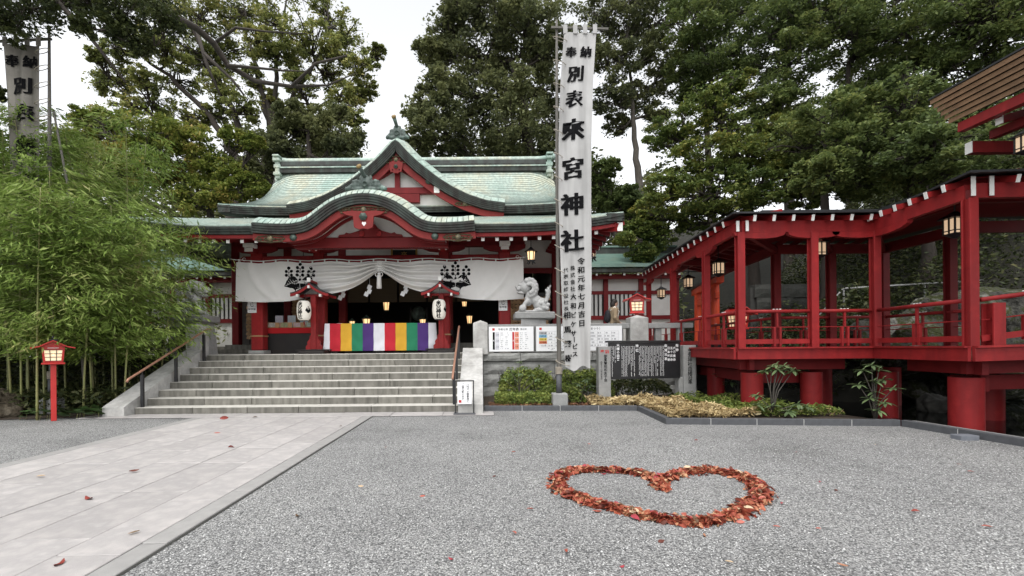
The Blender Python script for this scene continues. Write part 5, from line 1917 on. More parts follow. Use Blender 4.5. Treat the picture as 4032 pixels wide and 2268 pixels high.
BPX, BPY = 1.84, 11.0
LT = [(0.9, 2.0), (1.5, 1.95), (3.0, 1.90), (5.0, 1.845), (6.5, 1.865), (7.8, 1.92), (9.05, 2.02)]
WT = [(0.9, 0.58), (1.5, 0.64), (3, 0.73), (5, 0.785), (7, 0.79), (9.05, 0.77)]
bt, bfn, BH = banner('tall white banner with bold black characters beside the black board', BPX, BPY, 1, 9.02, 0.97,
                     lambda z: lerp_tab(LT, z), lambda z: lerp_tab(WT, z), M['banner'], 0.03, 9.4, True)
b_ = MB()
zy = lambda py: 1.5 + (875 - py - 2) / 1145 * 10.9 - 0.97


def bglyph(chh, px_, py_, size, **kw):
    z = zy(py_)
    zz = z + 0.97
    x = (px_ - 1214) / 1145 * 10.9
    w = lerp_tab(WT, zz)
    u = (x - lerp_tab(LT, zz)) / w - 0.5
    s = size / 1145 * 10.9
    mbg = MB()
    write_glyph(mbg, chh, u, z, s / w, s, lambda a, c, l=0.0: bfn(a, c, l + 0.016), **kw)
    mbg.build('character', M['ink'], bt)


for chh, x, y, s in (('奉', 1443, 133, 28), ('納', 1481, 131, 29), ('別', 1455, 187, 42), ('表', 1450, 250, 43), ('來', 1447, 327, 56), ('宮', 1445, 424, 56), ('神', 1443, 514, 58), ('社', 1442, 606, 58)):
    bglyph(chh, x, y, s, fat=0.038, slant=0.10, bold=0.012)
for k, chh in enumerate('令和元年七月吉日'):
    bglyph(chh, 1464, 657 + k * 22.3, 18, slant=0.10, bold=0.012, fat=0.015)
for k, chh in enumerate('株式会社'):
    bglyph(chh, 1442, 675 + k * 17.5, 13, slant=0.1, bold=0.012)
for k, chh in enumerate('大和ビケサ'):
    bglyph(chh, 1443, 747 + k * 23, 16, slant=0.1, bold=0.012, fat=0.015)
bglyph('ー', 1444.5, 855, 16, turn=R(-90), bold=0.02)
for k, chh in enumerate('ビス'):
    bglyph(chh, 1446, 872 + k * 19, 15, slant=0.1, bold=0.012, fat=0.015)
for k, chh in enumerate('代表取締役社長'):
    bglyph(chh, 1425, 680 + k * 16.2, 12, slant=0.1, bold=0.012)
for k, chh in enumerate('相馬繁樹'):
    bglyph(chh, 1427 + k * 1.0, 793 + k * 36, 18, slant=0.1, bold=0.012, fat=0.015)

LX, LY = -10.33, 10.9
LW = 0.86
lf = [(1.0, LX - 0.92), (5.5, LX - 0.80), (9.0, LX - 0.98)]
lwid = [(1.0, 0.78), (5.5, 0.66), (7.5, 0.76), (9.0, 0.88)]
bt, lfn, lH = banner('grimy tall banner half hidden behind the bamboo', LX, LY, -1, 8.78, 2.9,
                     lambda z: lerp_tab(lf, z), lambda z: lerp_tab(lwid, z), M['banner_old'], 0.05, 9.3, False)
for chh, u, z, s in (('奉', -0.24, 8.38, 0.30), ('納', 0.24, 8.38, 0.30), ('別', 0.02, 7.80, 0.42), ('表', 0.05, 7.15, 0.42), ('來', 0.05, 6.35, 0.55), ('宮', 0.05, 5.5, 0.55), ('神', 0.0, 4.7, 0.5)):
    w = lerp_tab(lwid, z)
    b_ = MB()
    write_glyph(b_, chh, u, z - 2.9, s / w, s, lambda a, c, l=0.0: lfn(a, c, l + 0.022), fat=0.038, slant=0.05, bold=0.012)
    b_.build('character', M['ink'], bt)
# halyard post standing by the left pole
hp = thing('banner_stay', 'thin leaning stay tied to the left banner pole', 'stay', (LX + 0.35, LY, 0))
MB().tube([(LX + 0.75, LY + 0.1, 0.0), (LX + 0.40, LY + 0.05, 5.4), (LX + 0.10, LY, 7.3)], [0.03, 0.028, 0.02], 8).build('stay_rod', M['pole'], hp, smooth=True)


# ------------------------------------------------------------------ stone lion dogs
def lion_dog(label, x, y, flip):
    t = thing('lion_dog_pedestal', label[1], 'pedestal', (x, y, TZ))
    pb = MB()
    pb.lathe([(0.70, 0), (0.60, 1.02)], 4, T(x, y, TZ) @ RZ(R(45)) @ SCL(1, 0.8, 1))
    pb.build('tapered_block', M['stone_grey'], t)
    MB().cbox(x - 0.62, x + 0.62, y - 0.45, y + 0.45, TZ + 1.022, TZ + 1.24, 0.03).build('top_slab', M['stone_grey'], t)
    z0 = TZ + 1.242
    s = flip        # statue faces -x when s = 1
    d = thing('lion_dog', label[0], 'statue', (x, y, z0))
    B = []

    def a(cx, cz, cy, rx, ry, rz, tilt=0.0):
        B.append(((s * cx, cy, cz), (rx, ry, rz), (0, s * tilt, 0) if tilt else None))
    a(0.0, 0.03, 0, 0.54, 0.26, 0.045)                         # plinth under paws
    a(0.24, 0.24, 0, 0.24, 0.22, 0.22)                         # haunch mass
    a(0.10, 0.36, 0, 0.26, 0.18, 0.17, 0.75)                   # sloping back
    a(-0.08, 0.50, 0, 0.17, 0.18, 0.22, 0.3)                   # chest
    a(-0.15, 0.38, 0, 0.13, 0.16, 0.18)
    for sy in (-1, 1):
        a(0.28, 0.20, sy * 0.16, 0.17, 0.10, 0.18)             # thigh
        a(0.14, 0.07, sy * 0.19, 0.17, 0.07, 0.055)            # hind paw
        a(-0.24, 0.30, sy * 0.14, 0.12, 0.065, 0.07, -0.9)     # upper foreleg
        a(-0.30, 0.16, sy * 0.14, 0.065, 0.06, 0.15)           # foreleg
        a(-0.36, 0.07, sy * 0.14, 0.11, 0.07, 0.055)           # fore paw
        a(-0.12, 0.93, sy * 0.15, 0.085, 0.03, 0.045, 0.5)     # ear laid back
        a(-0.42, 0.84, sy * 0.08, 0.06, 0.055, 0.045)          # brow
        a(-0.47, 0.71, sy * 0.075, 0.06, 0.05, 0.05)           # cheek
    a(-0.36, 0.12, -0.19, 0.11, 0.10, 0.11)                    # ball under the paw
    a(-0.24, 0.78, 0, 0.20, 0.20, 0.20)                        # skull
    a(-0.44, 0.76, 0, 0.12, 0.12, 0.06)                        # upper muzzle
    a(-0.53, 0.79, 0, 0.045, 0.065, 0.04)                      # nose
    a(-0.40, 0.60, 0, 0.13, 0.11, 0.045, 0.15)                 # lower jaw
    for k in range(9):                                         # curled mane in two rows
        ang_ = 2.0 - 3.4 * k / 8
        for sy in (-1, 1):
            a(-0.13 + 0.20 * math.cos(ang_), 0.74 + 0.24 * math.sin(ang_), sy * 0.15, 0.085, 0.08, 0.085)
            a(-0.12 + 0.11 * math.cos(ang_), 0.72 + 0.13 * math.sin(ang_), sy * 0.21, 0.06, 0.05, 0.06)
        a(-0.11 + 0.21 * math.cos(ang_), 0.74 + 0.25 * math.sin(ang_), 0, 0.08, 0.08, 0.08)
    for cx, cz, rx, rz, tl in ((0.40, 0.36, 0.07, 0.14, 0.4), (0.46, 0.52, 0.075, 0.14, 0.1), (0.49, 0.66, 0.06, 0.13, -0.2), (0.43, 0.62, 0.04, 0.11, -0.5), (0.52, 0.76, 0.03, 0.09, 0.4)):   # flame tail
        a(cx, cz, 0, rx, 0.06, rz, tl)
    for cx, cz in ((0.35, 0.32), (0.44, 0.22), (0.41, 0.11), (0.31, 0.13), (0.22, 0.26)):
        a(cx, cz, -0.23, 0.06, 0.05, 0.06)
    me = blob_mesh('lion_dog_body', B, 0.014, M['statue'])
    inst('lion_body', me, d, T(x, y, z0) @ SCL(1.0, 1.0, 1.04))


M['statue'] = mat('statue_granite', (0.44, 0.44, 0.43), (0.36, 0.36, 0.355), 22, 0.75, 0.35, 60)
lion_dog(('grey stone lion dog with open mouth facing left beside the curtain', 'grey stone pedestal carrying the lion dog right of the curtain'), 1.62, 14.4, 1)
lion_dog(('grey stone lion dog half hidden by the bamboo', 'grey stone pedestal carrying the lion dog among the bamboo leaves'), -9.15, 14.4, -1)


# ------------------------------------------------------------------ red post lanterns
def post_lantern(label, x, y, z0, zpost, s=1.0, rot=0.0):
    t = thing('red_lantern', label, 'lantern', (x, y, z0))
    MM = T(x, y, 0) @ RZ(rot)
    MB().cbox(-0.058 * s, 0.058 * s, -0.058 * s, 0.058 * s, z0, zpost, 0.006, MM).build('post', M['lamp_red'], t)
    z = zpost
    MB().cbox(-0.235 * s, 0.235 * s, -0.2 * s, 0.2 * s, z + 0.001, z + 0.05 * s, 0.01, MM).build('sill', M['lamp_red'], t)
    MB().cbox(-0.20 * s, 0.20 * s, -0.17 * s, 0.17 * s, z + 0.051 * s, z + 0.085 * s, 0.008, MM).build('sill_step', M['lamp_red'], t)
    zb, ztp = z + 0.086 * s, z + 0.40 * s
    w0, w1, d0, d1 = 0.175 * s, 0.205 * s, 0.15 * s, 0.175 * s
    g_ = MB().add([(-w0 + .01, -d0 + .01, zb), (w0 - .01, -d0 + .01, zb), (w0 - .01, d0 - .01, zb), (-w0 + .01, d0 - .01, zb), (-w1 + .01, -d1 + .01, ztp), (w1 - .01, -d1 + .01, ztp), (w1 - .01, d1 - .01, ztp), (-w1 + .01, d1 - .01, ztp)],
                  [(0, 1, 5, 4), (1, 2, 6, 5), (2, 3, 7, 6), (3, 0, 4, 7)], MM).build('lit_panes', M['lamp_dim'], t)
    MB().lathe([(0.0, -0.03 * s), (0.03 * s, 0), (0.02 * s, 0.03 * s), (0, 0.04 * s)], 8, MM @ T(0, -d0 - 0.0 + 0.012, (zb + ztp) / 2 + 0.01)).build('bulb', M['bulb'], t, smooth=True)
    for sx in (-1, 1):
        for sy in (-1, 1):
            MB().beam((sx * w0, sy * d0, zb), (sx * w1, sy * d1, ztp), 0.045 * s, 0.045 * s, (0, 1, 0), MM).build('corner_post', M['lamp_red'], t)
    # lattice bars
    for fx, axis in ((-1, 'y'), (1, 'x'), (-1, 'x')):
        for q in (-0.33, 0.33):
            if axis == 'y':
                MB().beam((q * w0, -d0 - 0.002, zb), (q * w1, -d1 - 0.002, ztp), 0.016 * s, 0.012 * s, (0, 1, 0), MM).build('lattice_bar', M['black'], t)
                MB().beam((-w0 * 0.95, -(d0 + d1) / 2 - 0.004 - 0.012 * q, (zb + ztp) / 2 + q * 0.14 * s), (w0 * 1.02, -(d0 + d1) / 2 - 0.004 - 0.012 * q, (zb + ztp) / 2 + q * 0.14 * s), 0.012 * s, 0.016 * s, (0, 0, 1), MM).build('lattice_bar', M['black'], t)
            else:
                MB().beam((fx * (w0 + 0.002), q * d0, zb), (fx * (w1 + 0.002), q * d1, ztp), 0.016 * s, 0.012 * s, (1, 0, 0), MM).build('lattice_bar', M['black'], t)
                MB().beam((fx * ((w0 + w1) / 2 + 0.004), -d0 * 0.95, (zb + ztp) / 2 + q * 0.14 * s), (fx * ((w0 + w1) / 2 + 0.004), d0 * 0.95, (zb + ztp) / 2 + q * 0.14 * s), 0.012 * s, 0.016 * s, (0, 0, 1), MM).build('lattice_bar', M['black'], t)
    # frame round the front pane
    MB().beam((-w0, -d0 - 0.002, zb + 0.008), (w0, -d0 - 0.002, zb + 0.008), 0.02 * s, 0.02 * s, (0, 0, 1), MM).build('pane_frame', M['black'], t)
    MB().beam((-w1, -d1 - 0.002, ztp - 0.008), (w1, -d1 - 0.002, ztp - 0.008), 0.02 * s, 0.02 * s, (0, 0, 1), MM).build('pane_frame', M['black'], t)
    # head board, gable and roof
    MB().prism([(-w1 - 0.02, -d1 - 0.01, ztp + 0.001), (w1 + 0.02, -d1 - 0.01, ztp + 0.001), (w1 + 0.02, -d1 - 0.01, ztp + 0.09 * s), (0, -d1 - 0.01, ztp + 0.21 * s), (-w1 - 0.02, -d1 - 0.01, ztp + 0.09 * s)], (0, 2 * d1 + 0.02, 0), MM).build('gable_box', M['lamp_red'], t, fix=True)
    MB().box(-0.11 * s, 0.11 * s, -d1 - 0.022, -d1 - 0.012, ztp + 0.035 * s, ztp + 0.05 * s, MM).build('vent_slot', M['white'], t)
    pr = [(-0.44 * s, ztp + 0.055 * s), (-0.27 * s, ztp + 0.095 * s), (-0.12 * s, ztp + 0.185 * s), (0, ztp + 0.25 * s), (0.12 * s, ztp + 0.185 * s), (0.27 * s, ztp + 0.095 * s), (0.44 * s, ztp + 0.055 * s)]
    P = [[tuple(MM @ Vector((a, y_, b))) for a, b in pr] for y_ in (-0.32 * s, 0.32 * s)]
    MB().slab(P, [[(a, b, c - 0.028 * s) for a, b, c in r] for r in P]).build('roof', M['lamp_red'], t, fix=True)
    MB().cbox(-0.10 * s, 0.10 * s, -0.28 * s, 0.28 * s, ztp + 0.235 * s, ztp + 0.275 * s, 0.008, MM).build('ridge', M['black'], t)
    MB().lathe([(0.03 * s, 0), (0.035 * s, 0.05 * s), (0.02 * s, 0.09 * s), (0, 0.1 * s)], 8, MM @ T(0, 0, ztp + 0.275 * s)).build('finial', M['black'], t, smooth=True)
    return t


M['bulb'] = mat('lamp_bulb', (1, 0.8, 0.4), (1, 0.8, 0.4), 2, 0.5, emit=(1.0, 0.62, 0.18), estr=1.6)
post_lantern('red post lantern on the gravel in front of the bamboo', -9.28, 9.84, 0.0, 1.22, 0.80, R(43))
post_lantern('small red post lantern behind the stone post by the covered walkway', 4.75, 14.0, TZ, 2.50, 0.92, R(-14))
# ------------------------------------------------------------------ red covered walkway on the right
DZ = 1.46                    # deck level
BZ0, BZ1 = 3.90, 4.14        # eave beam
F = [Vector((6.15, 16.9, 0)), Vector((5.5, 9.7, 0)), Vector((8.38, 9.7, 0)), Vector((8.1, 7.55, 0)), Vector((12.5, 7.3, 0))]
Bk = [Vector((8.35, 16.9, 0)), Vector((7.75, 12.0, 0)), Vector((10.6, 12.0, 0)), Vector((10.6, 9.9, 0)), Vector((12.5, 9.8, 0))]
walk = thing('covered_walkway', 'red covered walkway raised on round columns over the pond', 'walkway', (8, 9.8, 0))


def hpost(p, ang, z0, z1, w=0.15, parent=None, m='red'):
    """post of H section: two flanges and a web"""
    mb = MB()
    MM = T(p.x, p.y, 0) @ RZ(ang)
    mb.cbox(-w / 2, w / 2, -w / 2, -w / 2 + 0.03, z0, z1, 0.004, MM)
    mb.cbox(-w / 2, w / 2, w / 2 - 0.03, w / 2, z0, z1, 0.004, MM)
    mb.box(-0.03, 0.03, -w / 2 + 0.029, w / 2 - 0.029, z0 + 0.001, z1 - 0.001, MM)
    return mb.build('walkway_post', M[m], parent or walk)


def seg_pts(a, b, ts):
    return [a + (b - a) * t for t in ts]


def curved_bracket(p, d, parent):
    """boat-shaped bracket arm under the beam at a post, along direction d"""
    d = d.normalized()
    pts = [(-0.55, 0.0), (0.55, 0.0), (0.52, -0.06), (0.36, -0.11), (0.12, -0.13), (-0.12, -0.13), (-0.36, -0.11), (-0.52, -0.06)]
    n = Vector((-d.y, d.x, 0)) * 0.05
    MB().prism([tuple(p + d * u - n + Vector((0, 0, BZ0 - 0.002 + w))) for u, w in pts], tuple(n * 2)).build('bracket_arm', M['red'], parent, fix=True)


post_ts = {0: (0.02, 0.40, 0.75, 1.0), 1: (0.54,), 2: (0.0, 1.0), 3: (0.55,)}
for si, ts in post_ts.items():
    a, b = F[si], F[si + 1]
    d = (b - a)
    ang = math.atan2(d.y, d.x)
    for t in ts:
        p = a + d * t
        ang2 = ang if si in (1, 3) else 0.0
        hpost(p, ang2, DZ - 0.01, BZ0 - 0.003)
        if 0 < t < 1:
            curved_bracket(p, d, walk)
for k, dd in ((1, Vector((1, 0, 0))), (2, Vector((-1, 0, 0))), (2, F[3] - F[2])):
    curved_bracket(F[k] + dd.normalized() * 0.4, dd, walk)
for p in (Bk[0], Vector((8.1, 14.3, 0)), Bk[1], Vector((9.2, 12.0, 0)), Bk[2], Vector((10.6, 10.3, 0)), Vector((12.3, 9.85, 0))):
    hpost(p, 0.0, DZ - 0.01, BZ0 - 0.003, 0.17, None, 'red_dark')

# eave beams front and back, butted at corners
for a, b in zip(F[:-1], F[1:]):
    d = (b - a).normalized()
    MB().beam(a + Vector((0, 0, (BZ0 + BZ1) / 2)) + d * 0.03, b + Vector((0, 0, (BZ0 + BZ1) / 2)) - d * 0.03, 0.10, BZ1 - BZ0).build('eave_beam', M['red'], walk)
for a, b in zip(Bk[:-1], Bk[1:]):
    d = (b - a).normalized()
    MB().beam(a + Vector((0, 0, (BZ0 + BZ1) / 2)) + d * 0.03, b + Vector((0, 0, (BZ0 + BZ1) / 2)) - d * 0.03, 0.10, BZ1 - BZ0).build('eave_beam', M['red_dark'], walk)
# beam end plates, white
for p in (F[1] + Vector((-0.085, -0.085, 0)), F[1] + Vector((0.10, -0.11, 0))):
    MB().box(p.x - 0.03, p.x + 0.03, p.y - 0.006, p.y + 0.006, BZ0 + 0.01, BZ1 - 0.01).build('beam_end', M['white'], walk)
for p in (F[3] + Vector((-0.03, -0.09, 0)), F[3] + Vector((0.26, -0.10, 0))):
    MB().box(p.x - 0.035, p.x + 0.035, p.y - 0.006, p.y + 0.006, BZ0 + 0.02, BZ1 + 0.10).build('beam_end', M['white'], walk)

# roof: per segment a low double pitch with rafters and black sheet
def rafters(a, b, inward, n, m_r, ends=True, length=1.05, over=0.22):
    d = (b - a)
    iw = Vector(inward).normalized()
    ang = math.atan2(iw.y, iw.x)
    me = MB().beam((-over, 0, -over * 0.22), (length, 0, length * 0.22), 0.075, 0.10).mesh('rafter', m_r)
    me2 = MB().beam((-over - 0.012, 0, -(over + 0.012) * 0.22), (-over - 0.0005, 0, -(over) * 0.22), 0.060, 0.125).mesh('rafter_end', M['white'])
    for i in range(n):
        p = a + d * ((i + 0.35) / n)
        MM = T(p.x, p.y, BZ1 + 0.06) @ RZ(ang)
        r_ = inst('rafter', me, walk, MM)
        if ends:
            inst('rafter_end', me2, r_, MM)


rafters(F[0], F[1], (1, 0, 0), 17, M['red'])
rafters(F[1] + Vector((0.05, 0, 0)), F[2], (0, 1, 0), 7, M['red'])
rafters(F[2], F[3], (1, 0, 0), 6, M['red'])
rafters(Bk[0], Bk[1], (-1, 0, 0), 10, M['red_dark'], False, 1.0)
rafters(Bk[1], Bk[2], (0, -1, 0), 7, M['red_dark'], False, 1.0)
rafters(F[3] + Vector((0.4, 0, 0)), F[4], (0, 1, 0), 10, M['red'])

# ridge line (middle) and roof sheets
mid = [(F[i] + Bk[i]) / 2 for i in range(5)]
off = [Vector((-0.30, 0, 0)), Vector((-0.28, -0.28, 0)), Vector((-0.05, -0.28, 0)), Vector((-0.28, -0.28, 0)), Vector((0, -0.28, 0))]
offb = [Vector((0.30, 0, 0)), Vector((0.28, 0.28, 0)), Vector((0.28, 0.28, 0)), Vector((0.28, 0.05, 0)), Vector((0, 0.28, 0))]
ze, zr = BZ1 + 0.075, BZ1 + 0.42
for i in range(4):
    for edge, of in ((F, off), (Bk, offb)):
        P = [[tuple(edge[k] + of[k] + Vector((0, 0, ze))) for k in (i, i + 1)], [tuple(mid[k] + Vector((0, 0, zr))) for k in (i, i + 1)]]
        MB().slab([[(x, y, z + 0.055) for x, y, z in r] for r in P], [[(x, y, z + 0.02) for x, y, z in r] for r in P]).build('roof_sheet', M['slate'], walk, fix=True)
        P2 = [[tuple(edge[k] + Vector((0, 0, ze + 0.03))) for k in (i, i + 1)], [tuple(mid[k] + Vector((0, 0, zr - 0.03))) for k in (i, i + 1)]]
        MB().slab([[(x, y, z + 0.015) for x, y, z in r] for r in P2], [[(x, y, z - 0.005) for x, y, z in r] for r in P2]).build('roof_boarding', M['red_dark'], walk, fix=True)
    MB().beam(mid[i] + Vector((0, 0, zr + 0.08)), mid[i + 1] + Vector((0, 0, zr + 0.08)), 0.22, 0.10).build('ridge_cap', M['slate'], walk)
    MB().beam(mid[i] + Vector((0, 0, BZ1 + 0.12)), mid[i + 1] + Vector((0, 0, BZ1 + 0.12)), 0.10, 0.14).build('ridge_purlin', M['red_dark'], walk)
# cross ties
for a, b in ((F[1], Bk[1]), (Vector((7.06, 9.7, 0)), Vector((9.2, 12, 0))), (F[2], Bk[2]), (F[3], Bk[3]), (Vector((5.85, 13.5, 0)), Vector((8.1, 14.3, 0)))):
    MB().beam(a + Vector((0, 0, BZ0 + 0.08)), b + Vector((0, 0, BZ0 + 0.08)), 0.09, 0.14).build('tie_beam', M['red_dark'], walk)

# deck: floor plates, fascia, girders
outer = [F[0] + Vector((-0.2, 0, 0)), F[1] + Vector((-0.2, -0.2, 0)), F[2] + Vector((-0.2, -0.2, 0)), F[3] + Vector((-0.2, -0.2, 0)), F[4] + Vector((0, -0.2, 0.12))]
inn = [Bk[0] + Vector((0.2, 0, 0)), Bk[1] + Vector((0.2, 0.2, 0)), Bk[2] + Vector((0.2, 0.2, 0)), Bk[3] + Vector((0.2, 0.0, 0)), Bk[4] + Vector((0, 0.2, 0.12))]
M['deck'] = mat('deck_board', (0.10, 0.055, 0.045), (0.075, 0.04, 0.034), 5, 0.7)
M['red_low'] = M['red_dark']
for i in range(4):
    a, b, c, d_ = outer[i], outer[i + 1], inn[i + 1], inn[i]
    P = [[(q.x, q.y, DZ - 0.02 + q.z) for q in (a, b)], [(q.x, q.y, DZ - 0.02 + q.z) for q in (d_, c)]]
    MB().slab(P, [[(x, y, z - 0.06) for x, y, z in r] for r in P]).build('deck_plate', M['deck'], walk, fix=True)
    dd = (b - a)
    nn = Vector((dd.y, -dd.x, 0)).normalized()
    if nn.dot((mid[i] + mid[i + 1]) / 2 - (a + b) / 2) > 0:
        nn = -nn
    up = Vector((0, 0, 1))
    MB().beam(a + nn * 0.03 + up * (DZ - 0.125), b + nn * 0.03 + up * (DZ - 0.125), 0.05, 0.25).build('deck_fascia', M['red'], walk)
    MB().beam(a + nn * 0.075 + up * (DZ - 0.018), b + nn * 0.075 + up * (DZ - 0.018), 0.06, 0.03).build('fascia_lip', M['red'], walk)
    du0 = dd.normalized() * 0.3
    MB().beam(a - nn * 0.45 + up * (DZ - 0.37) + du0, b - nn * 0.45 + up * (DZ - 0.37) - du0, 0.10, 0.24).build('girder', M['red_dark'], walk)
    du = dd.normalized() * min(0.9, dd.length * 0.36)
    MB().beam(a - nn * 0.85 + up * (DZ - 0.68) + du, b - nn * 0.85 + up * (DZ - 0.68) - du, 0.14, 0.26).build('lower_girder', M['red_dark'], walk)
# round columns
col = [(5.97, 10.1, 0.22), (7.29, 10.1, 0.21), (8.85, 9.95, 0.18), (8.62, 8.12, 0.235), (6.45, 12.6, 0.22), (8.9, 12.0, 0.25), (10.7, 12.0, 0.25), (10.6, 9.6, 0.28), (11.4, 8.0, 0.30), (6.6, 16.0, 0.25), (8.2, 15.0, 0.25)]
for x, y, r_ in col:
    smooth_by_angle(MB().lathe([(r_, -0.5), (r_, 0.0), (r_, DZ - 0.56)], 26, T(x, y, 0)).build('round_column', M['red'], walk), 40)


# railing
def railing(a, b, zadd=(0.0, 0.0), small=2):
    dd = b - a
    za, zb = DZ + zadd[0], DZ + zadd[1]
    up = Vector((0, 0, 1))
    P = lambda t, h: a + dd * t + up * (za + (zb - za) * t + h)
    MB().tube([P(0, 0.76), P(0.5, 0.76), P(1, 0.76)], 0.038, 10).build('top_rail', M['red'], walk, smooth=True)
    MB().tube([P(0, 0.42), P(1, 0.42)], 0.011, 6).build('middle_rod', M['red'], walk)
    MB().beam(P(0, 0.12), P(1, 0.12), 0.025, 0.10).build('kick_board', M['red'], walk)
    L_ = dd.length
    n = max(1, round(L_ / 1.45))
    ang = math.atan2(dd.y, dd.x)
    for i in range(n):
        p = P((i + 0.5) / n, 0)
        for s_ in (-0.06, 0.06):
            q = p + dd.normalized() * s_
            MB().box(-0.022, 0.022, -0.03, 0.03, 0.01, 0.42 if s_ > 0 else 0.42, T(q.x, q.y, q.z) @ RZ(ang)).build('short_post', M['red'], walk)
        MB().box(-0.02, 0.02, -0.02, 0.02, 0.42, 0.74, T(p.x, p.y, p.z) @ RZ(ang)).build('rail_stem', M['red'], walk)
        # clear rail fittings, the light they catch put in as white
        for q in (-0.07, 0, 0.07):
            qq = p + dd.normalized() * q
            MB().cbox(-0.018, 0.018, -0.012, 0.012, 0.797, 0.812, 0.003, T(qq.x, qq.y, qq.z) @ RZ(ang)).build('rail_stud', M['white'], walk)


rail_in = [F[0], F[1] + Vector((0.0, 0.0, 0)), F[2], F[3]]
railing(F[0], F[1] + (F[0] - F[1]).normalized() * 0.09)
railing(F[1] + Vector((0.09, 0, 0)), Vector((7.06 - 0.09, 9.7, 0)))
railing(Vector((7.06 + 0.09, 9.7, 0)), F[2] - Vector((0.09, 0, 0)))
railing(F[2] + (F[3] - F[2]).normalized() * 0.09, F[3] + (F[2] - F[3]).normalized() * 0.09)
railing(F[3] + Vector((0.12, -0.05, 0)), Vector((11.0, 7.2, 0)), (0.0, 0.35))
railing(Bk[0], Bk[1])
railing(Bk[1], Bk[2])
railing(Bk[2], Vector((10.6, 9.9, 0)))
hpost(Vector((8.42, 7.5, 0)), 0, DZ, DZ + 0.70, 0.20)

# ------------------------------------------------------------------ lanterns under the walkway roof
def walk_lamp(label, x, y, z, s=1.0):
    t = thing('walkway_lantern', label, 'lantern', (x, y, z))
    MB().box(x - 0.105 * s, x + 0.105 * s, y - 0.105 * s, y + 0.105 * s, z, z + 0.27 * s).build('lit_panes', M['lamp_glow2'], t)
    for sx in (-1, 0, 1):
        for sy in (-1, 0, 1):
            if (sx, sy) != (0, 0):
                MB().box(x + sx * 0.11 * s - 0.012 * s, x + sx * 0.11 * s + 0.012 * s, y + sy * 0.11 * s - 0.012 * s, y + sy * 0.11 * s + 0.012 * s, z - 0.01, z + 0.28 * s).build('frame_bar', M['black'], t)
    for zz in (z - 0.012, z + 0.05 * s):
        MB().cbox(x - 0.13 * s, x + 0.13 * s, y - 0.13 * s, y + 0.13 * s, zz - 0.012 * s, zz + 0.004 * s, 0.003).build('frame_ring', M['black'], t)
    MB().lathe([(0.25 * s, 0), (0.24 * s, 0.02 * s), (0.10 * s, 0.09 * s), (0.03 * s, 0.14 * s)], 4, T(x, y, z + 0.28 * s) @ RZ(R(45))).build('cap', M['black'], t)
    MB().lathe([(0.03 * s, -0.10 * s), (0.10 * s, -0.06 * s), (0.14 * s, -0.03 * s)], 8, T(x, y, z)).build('base', M['black'], t)
    MB().tube([(x, y, z + 0.40 * s), (x, y, BZ1 + 0.15)], 0.014, 5).build('hanger', M['black'], t)


M['lamp_glow2'] = mat('lit_shade', (0.55, 0.47, 0.36), (0.5, 0.42, 0.32), 4, 0.8, emit=(1.0, 0.68, 0.42), estr=0.22)
walk_lamp('lit square lantern hung in the receding arm nearest the corner post', 6.55, 12.6, 3.50, 1.0)
walk_lamp('lit square lantern hung midway down the receding arm', 6.8, 15.0, 3.45, 0.95)
walk_lamp('lit square lantern hung at the far end of the receding arm', 6.85, 17.4, 3.38, 0.95)
walk_lamp('lit square lantern hung behind the middle post of the front arm', 7.95, 10.75, 3.62, 1.0)
walk_lamp('lit square lantern hung behind the near corner post', 9.1, 8.75, 3.62, 1.0)
walk_lamp('lit square lantern under the bark eave at upper right', 9.12, 7.6, 4.72, 0.85)

# ------------------------------------------------------------------ second building at the upper right: deep bark eave
M['bark_brown'] = mat('cypress_bark', (0.26, 0.155, 0.085), (0.17, 0.10, 0.055), 5, 0.85, 0.35, 40, detail=9, streak=((0.10, 0.06, 0.035), 0.5, 2, 5))
bb = thing('bark_roofed_pavilion', 'red pavilion with thick brown bark eave reaching in at upper right', 'building', (11, 5.5, 0))
EX, EY, EZ = 8.25, 8.35, 5.66
for k in range(6):
    z1_ = EZ + 0.30 - 0.085 * k
    P = [[(EX + 0.035 * k, EY - 0.03 * k, z1_), (EX + 0.035 * k, 1.0, z1_)], [(EX + 2.2, EY - 0.03 * k, z1_ + 0.9), (EX + 2.2, 1.0, z1_ + 0.9)]]
    MB().slab(P, [[(x, y, z - 0.079) for x, y, z in r] for r in P]).build('bark_layer', M['bark_brown'], bb, fix=True)
P = [[(EX - 0.02, EY + 0.02, EZ + 0.335), (EX - 0.02, 1.0, EZ + 0.335)], [(EX + 3.4, EY + 0.02, EZ + 1.8), (EX + 3.4, 1.0, EZ + 1.8)]]
MB().slab(P, [[(x, y, z - 0.03) for x, y, z in r] for r in P]).build('roof_sheet', M['slate'], bb, fix=True)
P = [[(EX + 0.35, EY - 0.2, EZ - 0.22), (EX + 0.35, 1.0, EZ - 0.22)], [(EX + 3.2, EY - 0.2, EZ + 0.95), (EX + 3.2, 1.0, EZ + 0.95)]]
MB().slab(P, [[(x, y, z - 0.03) for x, y, z in r] for r in P]).build('soffit', M['red_dark'], bb, fix=True)
MB().beam((EX + 0.30, EY - 0.25, EZ - 0.32), (EX + 0.30, 1.0, EZ - 0.32), 0.12, 0.16).build('fascia', M['red'], bb)
MB().beam((EX + 0.75, EY - 0.35, EZ - 0.50), (EX + 0.75, 1.0, EZ - 0.50), 0.12, 0.14).build('eave_rail', M['red_dark'], bb)
raf3 = MB().beam((0.0, 0, 0), (2.0, 0, 0.55), 0.10, 0.12).mesh('rafter', M['red_dark'])
ren3 = MB().box(-0.012, 0.0, -0.055, 0.055, -0.065, 0.065).mesh('rafter_end', M['white'])
